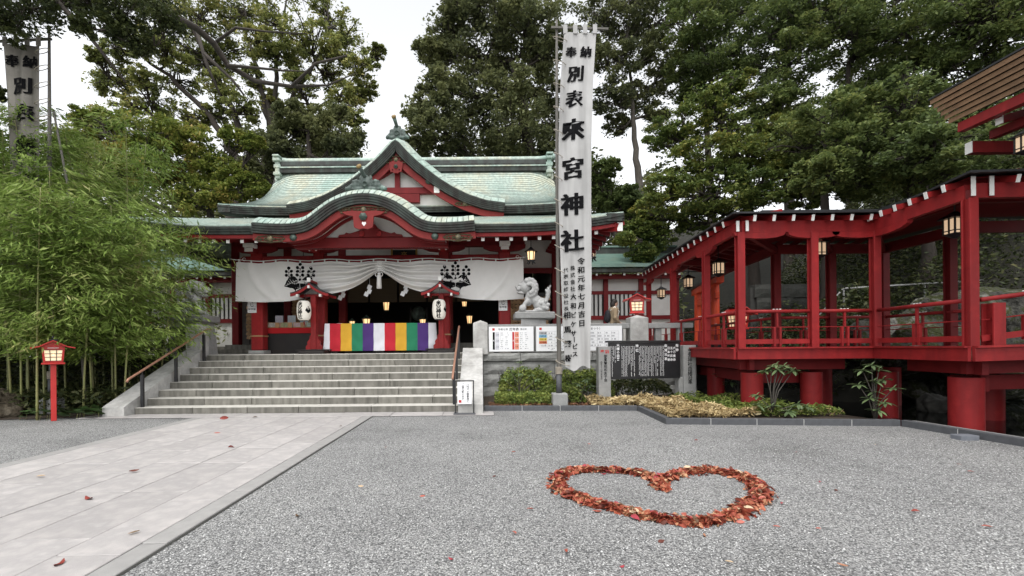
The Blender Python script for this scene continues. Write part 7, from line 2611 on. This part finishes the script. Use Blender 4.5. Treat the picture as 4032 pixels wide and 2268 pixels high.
x, y = sasa(26000, rg)
pale = (x < 5.35 - 0.35 * (y - 9.2)) | (rg.random(len(x)) < 0.06)
z = 0.09 + 0.20 * rg.random(len(x)) ** 0.7 * (0.7 + 0.5 * np.sin(x * 5) * np.cos(y * 4.3))
pts_ = np.stack([x, y, z], 1)
leaf_cover('dry_dwarf_bamboo', 'pale dry dwarf bamboo covering the bed below the black board', pts_[pale], 0.115, 0.030, 'lf_sasa', rg, 0.45, -0.1)
leaf_cover('green_dwarf_bamboo', 'dark green dwarf bamboo covering the bed by the red columns', pts_[~pale] * np.array([1, 1, 1.15]), 0.10, 0.03, 'lf_azalea', rg, 0.45, -0.1)


# ------------------------------------------------------------------ rhododendrons with single leaves
lfm = MB()
P = []
for i in range(5):
    s = i / 4
    wv = 0.022 * math.sin(math.pi * (0.08 + 0.9 * s)) ** 0.8
    P.append([(s * 0.13, -wv, -0.035 * s * s + 0.006), (s * 0.13, 0, -0.035 * s * s), (s * 0.13, wv, -0.035 * s * s + 0.006)])
lfm.grid(P)
rhodo_leaf = lfm.mesh('leaf', M['lf_rhodo'], True)


def rhodo(label, x, y, z0, tips, rng, s=1.0, nl=9):
    t = thing('rhododendron', label, 'shrub', (x, y, z0))
    mb = MB()
    for dx, dy, dz in tips:
        e = (x + dx, y + dy, z0 + dz)
        mb.tube([(x + rng.uniform(-.02, .02), y, z0), (x + dx * 0.25 + rng.uniform(-.04, .04), y + dy * .3, z0 + dz * 0.55), e], [0.014, 0.010, 0.006], 5)
        for k in range(nl):
            a = 6.283 * k / nl + rng.uniform(-.3, .3)
            inst('leaf', rhodo_leaf, t, T(*e) @ RZ(a) @ RY(rng.uniform(-0.35, 0.35)) @ SCL(s * rng.uniform(.8, 1.2), s * rng.uniform(.9, 1.2), s))
        inst('leaf', rhodo_leaf, t, T(*e) @ RY(R(-75)) @ SCL(s * 0.5, s * 0.6, s))
    mb.build('stems', M['trunk_grey'], t, smooth=True)


rg = np.random.default_rng(31)
rhodo('rhododendron with leaf rosettes in front of the leftmost thick red column', 5.78, 9.1, 0.08, [(0.0, 0, 0.98), (0.12, 0.05, 1.02), (0.26, -.05, 0.95), (0.42, 0, 0.90), (-0.1, .05, 0.90), (0.05, -0.1, 0.93), (0.32, .1, 1.0), (-0.33, -.05, 0.42), (-0.35, -.1, 0.24), (-0.1, -.15, 0.22), (0.45, -0.1, 0.25), (0.62, -.1, 0.2), (0.2, -.2, 0.12)], rg, 1.35)
rhodo('rhododendron with leaf rosettes at the pond edge near the kerb bend', 7.42, 8.62, 0.08, [(-0.05, 0, 1.02), (-0.22, 0, 0.92), (0.08, 0, 0.93), (-0.3, 0, 0.65), (-0.05, -.05, 0.72), (0.16, 0, 0.75), (0.36, 0, 0.58), (0.0, 0, 0.52), (-0.12, -.05, 0.40), (0.1, -.1, 0.33), (-0.02, -.1, 0.18)], rg, 1.35)
rhodo('rhododendron rising above the azalea hedge by the stair cheek', 0.95, 11.75, 0.08, [(0, 0, 1.05), (-0.25, 0, 0.85), (0.15, 0, 0.9), (0.3, 0, 0.7), (-0.4, 0, 0.62), (0.0, -.1, 0.75), (0.45, 0, 0.6), (-0.15, -.1, 0.6)], rg)
rhodo('dark leaved rhododendron in shade between two red columns', 6.9, 12.3, 0.05, [(0, 0, 0.95), (-0.25, 0, 0.85), (0.2, 0, 0.85), (-0.45, 0, 0.7), (0.35, 0, 0.65), (0.0, -.1, 0.6), (-0.2, 0, 0.45)], rg, 1.6)
rhodo('dark rhododendron beside the left inscribed post', 2.7, 11.9, 0.08, [(0, 0, 0.55), (-0.2, 0, 0.45), (0.12, 0, 0.4), (-0.1, -.1, 0.3)], rg, 1.2)

# butterbur leaves at the foot of the bamboo
bl = MB()
bl.add([(0, 0, 0.0)] + [((0.09 + 0.008 * math.sin(5 * k)) * math.cos(k * 0.524), (0.09 + 0.008 * math.sin(5 * k)) * math.sin(k * 0.524), 0.02 + 0.008 * (k % 2)) for k in range(12)], [(0, 1 + k, 1 + (k + 1) % 12) for k in range(12)])
bmesh_ = bl.mesh('leaf', mat('butterbur_leaf', (0.06, 0.11, 0.03), (0.04, 0.08, 0.022), 8, 0.5, vary=0.3), True)
for k, (cx, cy, n, lab_) in enumerate(((-8.95, 10.1, 26, 'patch of round green leaves beside the stair cheek foot'), (-9.75, 9.95, 16, 'patch of round green leaves left of the red post lantern'))):
    t = thing('butterbur', lab_, 'plant', (cx, cy, 0))
    for i in range(n):
        a, b = cx + rg.uniform(-0.4, 0.4), cy + rg.uniform(-0.12, 0.35)
        inst('leaf', bmesh_, t, T(a, b, rg.uniform(0.06, 0.2)) @ RX(rg.uniform(-0.7, 0.1)) @ RZ(rg.uniform(0, 6)) @ SCL(*(3 * [rg.uniform(0.7, 1.3)])))
    mb = MB()
    for i in range(8):
        a, b = cx + rg.uniform(-0.4, 0.4), cy + rg.uniform(-0.1, 0.3)
        mb.tube([(a, b, 0), (a + 0.02, b, 0.12)], 0.004, 4)
    mb.build('stems', M['culm'], t)


# ------------------------------------------------------------------ rocks
def rock(name, label, x, y, z, r, seed, m):
    import bmesh
    rr = random.Random(seed)
    bm = bmesh.new()
    bmesh.ops.create_icosphere(bm, subdivisions=5, radius=1.0)
    from mathutils import noise
    off_ = Vector((seed * 3.1, seed * 1.7, 0))
    for v in bm.verts:
        n = noise.noise(v.co * 1.1 + off_) * 0.45 + noise.noise(v.co * 2.7 + off_) * 0.18 + noise.noise(v.co * 5 + off_) * 0.09
        v.co *= 1 + n
        v.co.x *= r[0]
        v.co.y *= r[1]
        v.co.z *= r[2]
    me = bpy.data.meshes.new(name)
    bm.to_mesh(me)
    bm.free()
    me.materials.append(m)
    me.polygons.foreach_set('use_smooth', [True] * len(me.polygons))
    o = bpy.data.objects.new(name, me)
    o.location = (x, y, z)
    link(o)
    tag(o, label, 'rock')
    return o


M['rock_dark'] = mat('dark_slope_stone', (0.042, 0.042, 0.037), (0.02, 0.021, 0.017), 4, 0.9, 0.9, 12, vary=0.2)
M['rock'] = mat('grey_rock', (0.11, 0.106, 0.095), (0.05, 0.048, 0.043), 3, 0.9, 0.9, 9)
M['rock_tan'] = mat('tan_rock', (0.12, 0.10, 0.075), (0.06, 0.052, 0.04), 4, 0.9, 1.0, 12, detail=10)
M['rock_moss'] = mat('mossy_rock', (0.045, 0.044, 0.038), (0.035, 0.042, 0.013), 3.2, 0.9, 1.0, 9, c3=(0.17, 0.165, 0.148), detail=12)
def boulder_mat(name, stops, sc):
    m = mat(name, (0.1, 0.1, 0.1), None, sc, 0.95, 1.0, 6, detail=12, spec=0.1)
    rp = next(n for n in m.node_tree.nodes if n.type == 'VALTORGB')
    while len(rp.color_ramp.elements) < len(stops):
        rp.color_ramp.elements.new(0.5)
    for e, (p, c) in zip(rp.color_ramp.elements, stops):
        e.position = p
        e.color = (*c, 1)
    bp = next(n for n in m.node_tree.nodes if n.type == 'BUMP')
    bp.inputs['Distance'].default_value = 0.15
    return m


M['rock_moss'] = boulder_mat('mossy_rock_face', [(0.36, (0.012, 0.012, 0.010)), (0.46, (0.07, 0.068, 0.06)), (0.53, (0.035, 0.042, 0.012)), (0.62, (0.17, 0.165, 0.15))], 2.4)
M['rock_tan'] = boulder_mat('tan_rock_face', [(0.36, (0.03, 0.025, 0.018)), (0.50, (0.085, 0.07, 0.05)), (0.64, (0.14, 0.12, 0.09))], 5.0)
rock('boulder', 'brown boulder at the left edge in front of the bamboo', -11.35, 10.3, 0.1, (0.75, 0.5, 0.55), 3, M['rock_tan'])
rock('boulder', 'large mossy boulder behind the near walkway posts', 13.6, 12.6, 1.4, (2.6, 1.4, 1.35), 5, M['rock_moss'])
rock('boulder', 'dark boulder at the right edge of the pond', 13.0, 9.6, 0.3, (0.9, 0.6, 0.7), 7, M['rock'])
rock('boulder', 'pointed grey rock standing in the pond water', 10.7, 10.7, -0.05, (0.42, 0.3, 0.36), 11, M['rock'])
rock('boulder', 'small pale stone standing in the pond water', 9.9, 11.3, -0.08, (0.18, 0.14, 0.13), 12, M['rock'])
rock('boulder', 'mossy stone at the far pond bank', 12.2, 13.0, 0.3, (1.3, 0.7, 0.8), 14, M['rock_moss'])
# bank wall behind the pond
bw = thing('pond_bank_wall', 'dark rough stone bank behind the pond', 'wall', (14, 13.6, 0))
MB().box(6.4, 24, 13.75, 14.1, -0.4, 1.3).build('bank_core', M['joint'], bw)
for z0 in (-0.3, 0.2, 0.7):
    x = 6.4 + rnd.uniform(0, 0.3)
    while x < 16:
        w = rnd.choice((0.7, 0.9, 1.1))
        key = (w, 0.501, rnd.randrange(3))
        if key not in rocks:
            rocks[key] = rock_stone(w, 0.5, 0.4, 5 + key[2])
            rocks[key].materials[0] = M['rock_dark']
        inst('bank_stone', rocks[key], bw, T(x, 13.7 + rnd.uniform(-0.05, 0.03), z0))
        x += w
# low stone wall further up the slope
uw = thing('slope_wall', 'dark stone terrace wall up the slope behind the walkway', 'wall', (15, 17, 2))
MB().box(10.2, 24, 17.3, 17.8, 1.0, 3.7).build('wall_core', M['joint'], uw)
for z0 in np.arange(1.3, 3.6, 0.5):
    x = 10.2 + rnd.uniform(0, 0.4)
    while x < 21:
        w = rnd.choice((0.7, 0.9, 1.1))
        key = (w, 0.501, rnd.randrange(3))
        if key not in rocks:
            rocks[key] = rock_stone(w, 0.5, 0.4, 5 + key[2])
            rocks[key].materials[0] = M['rock_dark']
        inst('wall_stone', rocks[key], uw, T(x, 17.22 + rnd.uniform(-0.05, 0.03), float(z0)))
        x += w
hr = thing('slope_handrail', 'thin grey handrail climbing the slope behind the walkway', 'handrail', (14, 14.5, 2))
MB().tube([(10.4, 14.6, 2.0), (11.6, 14.6, 3.3), (18, 14.4, 3.6)], 0.03, 6).build('rail', M['stone_grey'], hr, smooth=True)
for x, z in ((10.5, 2.0), (11.6, 3.25), (14.2, 3.4), (17, 3.5)):
    MB().tube([(x, 14.6, 1.0), (x, 14.6, z)], 0.025, 6).build('rail_post', M['stone_grey'], hr)
# ------------------------------------------------------------------ heart of fallen leaves
def heart_curve(t):
    """closed heart outline on the ground, tip towards the viewer; t 0..1"""
    a = 2 * math.pi * t
    x = 16 * math.sin(a) ** 3
    y = 13 * math.cos(a) - 5 * math.cos(2 * a) - 2 * math.cos(3 * a) - math.cos(4 * a)
    return x / 16, y / 16


def ground_pt(px, py, z=0.0):
    Y = (1.5 - z) * 1145 / (py + 0.0087 * (px - 1214) - 875)
    return (px - 1214) / 1145 * Y, Y


outline_px = [(1655, 1213), (1610, 1195), (1550, 1188), (1480, 1185), (1420, 1188), (1388, 1205), (1395, 1235), (1440, 1258), (1500, 1277), (1560, 1292), (1620, 1308), (1680, 1318), (1745, 1325),
              (1800, 1318), (1850, 1300), (1895, 1280), (1920, 1258), (1915, 1230), (1885, 1205), (1840, 1192), (1780, 1185), (1720, 1190), (1680, 1203)]
outline = [ground_pt(*p) for p in outline_px]
_cx, _cy = sum(p[0] for p in outline) / len(outline), sum(p[1] for p in outline) / len(outline)
outline = [(_cx + (x - _cx) * 0.96, _cy + (y - _cy) * 0.97) for x, y in outline]
notch = [ground_pt(1660, 1213), ground_pt(1650, 1225), ground_pt(1668, 1236)]


def dry_leaf(seed, fold):
    P = []
    r = random.Random(seed)
    curl = r.uniform(-0.6, 0.9)
    for i in range(5):
        s = i / 4
        w = 0.021 * math.sin(math.pi * (0.06 + 0.9 * s)) ** 0.75
        zc = 0.014 * curl * (2 * s - 1) ** 2
        P.append([((s - 0.5) * 0.085, -w, zc + w * fold), ((s - 0.5) * 0.085, 0, zc), ((s - 0.5) * 0.085, w, zc + w * fold)])
    return MB().grid(P)


M['lf_red'] = leaf_mat('red_fallen_leaves', [(0.065, 0.023, 0.014), (0.174, 0.035, 0.023), (0.290, 0.065, 0.038), (0.392, 0.131, 0.075), (0.522, 0.304, 0.174), (0.638, 0.464, 0.290)], 9, rough=0.5, trans=0.0)


def single_leaf_mat(name, c):
    return mat(name, c, tuple(q * 0.7 for q in c), 30, 0.5)


leafmats = [single_leaf_mat('fallen_%d' % i, c) for i, c in enumerate([(0.246, 0.035, 0.023), (0.348, 0.072, 0.041), (0.131, 0.036, 0.023), (0.435, 0.203, 0.116), (0.609, 0.450, 0.290), (0.362, 0.043, 0.058), (0.116, 0.065, 0.032), (0.464, 0.123, 0.087)])]
leafmeshes = []
for i, lm_ in enumerate(leafmats):
    for q in range(2):
        leafmeshes.append(dry_leaf(i * 7 + q, (-0.5, 0.6)[q]).mesh('fallen_leaf', lm_, True))


def along(poly, t, closed=True):
    n = len(poly)
    k = t * (n if closed else n - 1)
    i = int(k) % n
    f_ = k - int(k)
    a, b = poly[i], poly[(i + 1) % n]
    return a[0] + (b[0] - a[0]) * f_, a[1] + (b[1] - a[1]) * f_


hr_ = random.Random(77)
# leaves of the lower layers, joined
vv, ff = [], []
big = MB()
for i in range(4300):
    if hr_.random() < 0.94:
        x, y = along(outline, hr_.random())
        wdt = 0.068 + 0.025 * math.sin(x * 3)
    else:
        x, y = along(notch, hr_.random(), False)
        wdt = 0.06
    g_ = max(-1.7, min(1.7, hr_.gauss(0, 0.7)))
    a = hr_.random() * 6.283
    x += wdt * g_ * math.cos(a)
    y += wdt * g_ * math.sin(a)
    hgt = 0.008 + 0.05 * max(0, 1 - abs(g_) / 1.6) * hr_.random()
    src_ = dry_leaf(i % 40, hr_.choice((-0.5, 0.5, 0.9)))
    big.add(src_.v, src_.f, T(x, y, hgt) @ RZ(hr_.random() * 6.283) @ RX(hr_.gauss(0, 0.6)) @ RY(hr_.gauss(0, 0.55)) @ SCL(*(3 * [hr_.uniform(0.5, 1.15)])))
o = big.build('leaf_heart', M['lf_red'], None, True)
stuff(o)
o['label'] = 'heart outline of heaped dry red and brown leaves on the gravel'
# top leaves, each its own
for i in range(285):
    x, y = along(outline, (i + hr_.random()) / 285)
    g_ = hr_.gauss(0, 0.9)
    a = hr_.random() * 6.283
    x += 0.07 * g_ * math.cos(a)
    y += 0.07 * g_ * math.sin(a)
    ob_ = inst('fallen_leaf', hr_.choice(leafmeshes), None, T(x, y, 0.045 + 0.02 * hr_.random() if abs(g_) < 1 else 0.02) @ RZ(hr_.random() * 6.283) @ RX(hr_.gauss(0, 0.3)) @ RY(hr_.gauss(0, 0.3)) @ SCL(*(3 * [hr_.uniform(0.7, 1.2)])))
    tag(ob_, 'dry reddish leaf lying on top of the leaf heart', 'leaf', 'leaves on top of the leaf heart')
# strays
stray = [(968, 1127), (1290, 1140), (660, 1208), (1060, 1250), (745, 1300), (1290, 1345), (1770, 1350), (2055, 1335), (2410, 1170), (1660, 1365), (1330, 1285), (2440, 1190), (1950, 1330), (2100, 1235), (1480, 1120), (2000, 1140),
         (1830, 1420), (1420, 1390), (2115, 1430), (1240, 1200), (905, 1225), (1130, 1410), (2300, 1290), (2480, 1330), (1560, 1430), (2200, 1120), (1750, 1110), (2060, 1215), (1965, 1270)]
for i, (px, py) in enumerate(stray):
    x, y = ground_pt(px, py)
    ob_ = inst('fallen_leaf', hr_.choice(leafmeshes), None, T(x, y, 0.016) @ RZ(hr_.random() * 6.283) @ RX(hr_.gauss(0, 0.3)) @ SCL(*(3 * [hr_.uniform(0.45, 0.8)])))
    tag(ob_, 'single stray leaf on the grey gravel away from the leaf heart', 'leaf', 'stray leaves on the gravel')
for i, (px, py) in enumerate([(100, 1205), (335, 1193), (333, 1350), (145, 1427), (335, 1040 + 40), (545, 1092), (855, 1075), (580, 1130), (220, 1260), (640, 1053)]):
    x, y = ground_pt(px, py)
    if x < -6.3 or x > -2.5:
        continue
    ob_ = inst('fallen_leaf', hr_.choice(leafmeshes), None, T(x, y, 0.032) @ RZ(hr_.random() * 6.283) @ RX(hr_.gauss(0, 0.3)) @ SCL(*(3 * [hr_.uniform(0.9, 1.3)])))
    tag(ob_, 'single dark red leaf on the pale paving slabs', 'leaf', 'leaves on the paving')
# leaf caught in the air above the paving
ob_ = inst('fallen_leaf', leafmeshes[1], None, T(-4.95, 8.7, 0.20) @ RZ(0.6) @ RX(1.2) @ SCL(1.7, 1.7, 1.7))
tag(ob_, 'pinkish red leaf falling through the air above the paved path', 'leaf')

# ------------------------------------------------------------------ visitor behind the balustrade
M['skin'] = mat('skin', (0.50, 0.32, 0.24), (0.46, 0.29, 0.21), 8, 0.6)
M['hair'] = mat('dark_hair', (0.016, 0.012, 0.010), (0.026, 0.019, 0.015), 20, 0.5)
M['jacket'] = mat('tan_jacket', (0.34, 0.26, 0.17), (0.26, 0.195, 0.125), 9, 0.9, 0.3, 40)
M['trousers'] = mat('dark_trousers', (0.025, 0.025, 0.03), (0.02, 0.02, 0.024), 9, 0.9)
vx_, vy_ = 4.28, 14.75
pn = thing('person', 'dark haired visitor in a tan jacket with a backpack behind the balustrade', 'person', (vx_, vy_, TZ))


def chain(pts, rads, n=5):
    out = []
    for (a, b), (ra, rb) in zip(zip(pts[:-1], pts[1:]), zip(rads[:-1], rads[1:])):
        a, b = Vector(a), Vector(b)
        for k in range(n + 1):
            q = a.lerp(b, k / n)
            r = ra + (rb - ra) * k / n
            out.append((tuple(q), (r, r, r), None))
    return out


S = []
# body (faces +x): torso, neck, head, legs
S += chain([(0, 0, 0.86), (0.0, 0, 1.1), (-0.01, 0, 1.30), (0.0, 0, 1.36)], [0.13, 0.12, 0.14, 0.09])
S += chain([(0, 0, 1.36), (0.02, 0, 1.46)], [0.055, 0.055])
S += [((0.03, 0, 1.56), (0.085, 0.075, 0.11), None), ((0.10, 0, 1.55), (0.03, 0.015, 0.02), None), ((0.085, 0, 1.50), (0.03, 0.03, 0.02), None)]
for sy, sw in ((-1, 0.10), (1, -0.10)):
    S += chain([(0, sy * 0.08, 0.86), (sw, sy * 0.09, 0.48), (sw * 1.4, sy * 0.09, 0.07)], [0.085, 0.06, 0.042])
    S += [((sw * 1.4 + 0.07, sy * 0.09, 0.035), (0.12, 0.045, 0.035), None)]
    S += chain([(0, sy * 0.16, 1.32), (-0.03, sy * 0.20, 1.07), (0.10, sy * 0.16, 0.92)], [0.055, 0.045, 0.03])
    S += [((0.15, sy * 0.155, 0.90), (0.045, 0.02, 0.03), None)]
    for q in range(4):
        S += chain([(0.17, sy * 0.155 + (q - 1.5) * 0.016, 0.895), (0.20, sy * 0.155 + (q - 1.5) * 0.016, 0.875)], [0.009, 0.008], 2)
    S += chain([(0.13, sy * 0.13, 0.90), (0.165, sy * 0.12, 0.885)], [0.011, 0.009], 2)
me = blob_mesh('body', S, 0.017, M['skin'])
inst('body', me, pn, T(vx_, vy_, TZ))
J = chain([(0, 0, 0.84), (0.0, 0, 1.1), (-0.01, 0, 1.30), (0.0, 0, 1.37)], [0.155, 0.145, 0.165, 0.10])
for sy in (-1, 1):
    J += chain([(0, sy * 0.15, 1.32), (-0.03, sy * 0.20, 1.07), (0.085, sy * 0.165, 0.935)], [0.078, 0.066, 0.05])
inst('jacket', blob_mesh('jacket', J, 0.02, M['jacket']), pn, T(vx_, vy_, TZ))
Tr = []
for sy, sw in ((-1, 0.10), (1, -0.10)):
    Tr += chain([(0, sy * 0.07, 0.86), (sw, sy * 0.09, 0.48), (sw * 1.4, sy * 0.09, 0.10)], [0.105, 0.08, 0.065])
inst('trousers', blob_mesh('trousers', Tr, 0.02, M['trousers']), pn, T(vx_, vy_, TZ))
H_ = [((0.0, 0, 1.60), (0.105, 0.095, 0.10), None), ((-0.05, 0, 1.52), (0.085, 0.09, 0.13), None), ((-0.06, 0, 1.40), (0.06, 0.085, 0.10), None)]
inst('hair', blob_mesh('hair', H_, 0.016, M['hair']), pn, T(vx_, vy_, TZ))
bk = thing('backpack', 'dark backpack worn by the visitor behind the balustrade', 'backpack', (vx_ - 0.22, vy_, TZ + 1.1))
inst('pack', blob_mesh('pack', [((0, 0, 0), (0.10, 0.14, 0.22), None), ((-0.05, 0, -0.06), (0.07, 0.11, 0.12), None)], 0.02, M['trousers']), bk, T(vx_ - 0.22, vy_, TZ + 1.12))
for sy in (-1, 1):
    MB().tube([(vx_ - 0.15, vy_ + sy * 0.09, TZ + 1.30), (vx_ - 0.02, vy_ + sy * 0.12, TZ + 1.43), (vx_ + 0.12, vy_ + sy * 0.12, TZ + 1.28), (vx_ + 0.05, vy_ + sy * 0.13, TZ + 1.0)], 0.018, 6).build('strap', M['white'], bk, smooth=True)

bpy.data.objects.remove(_to)
for o in list(SC.objects):
    if o.type == 'MESH' and not o.data.materials:
        o.data.materials.append(M['stone'])
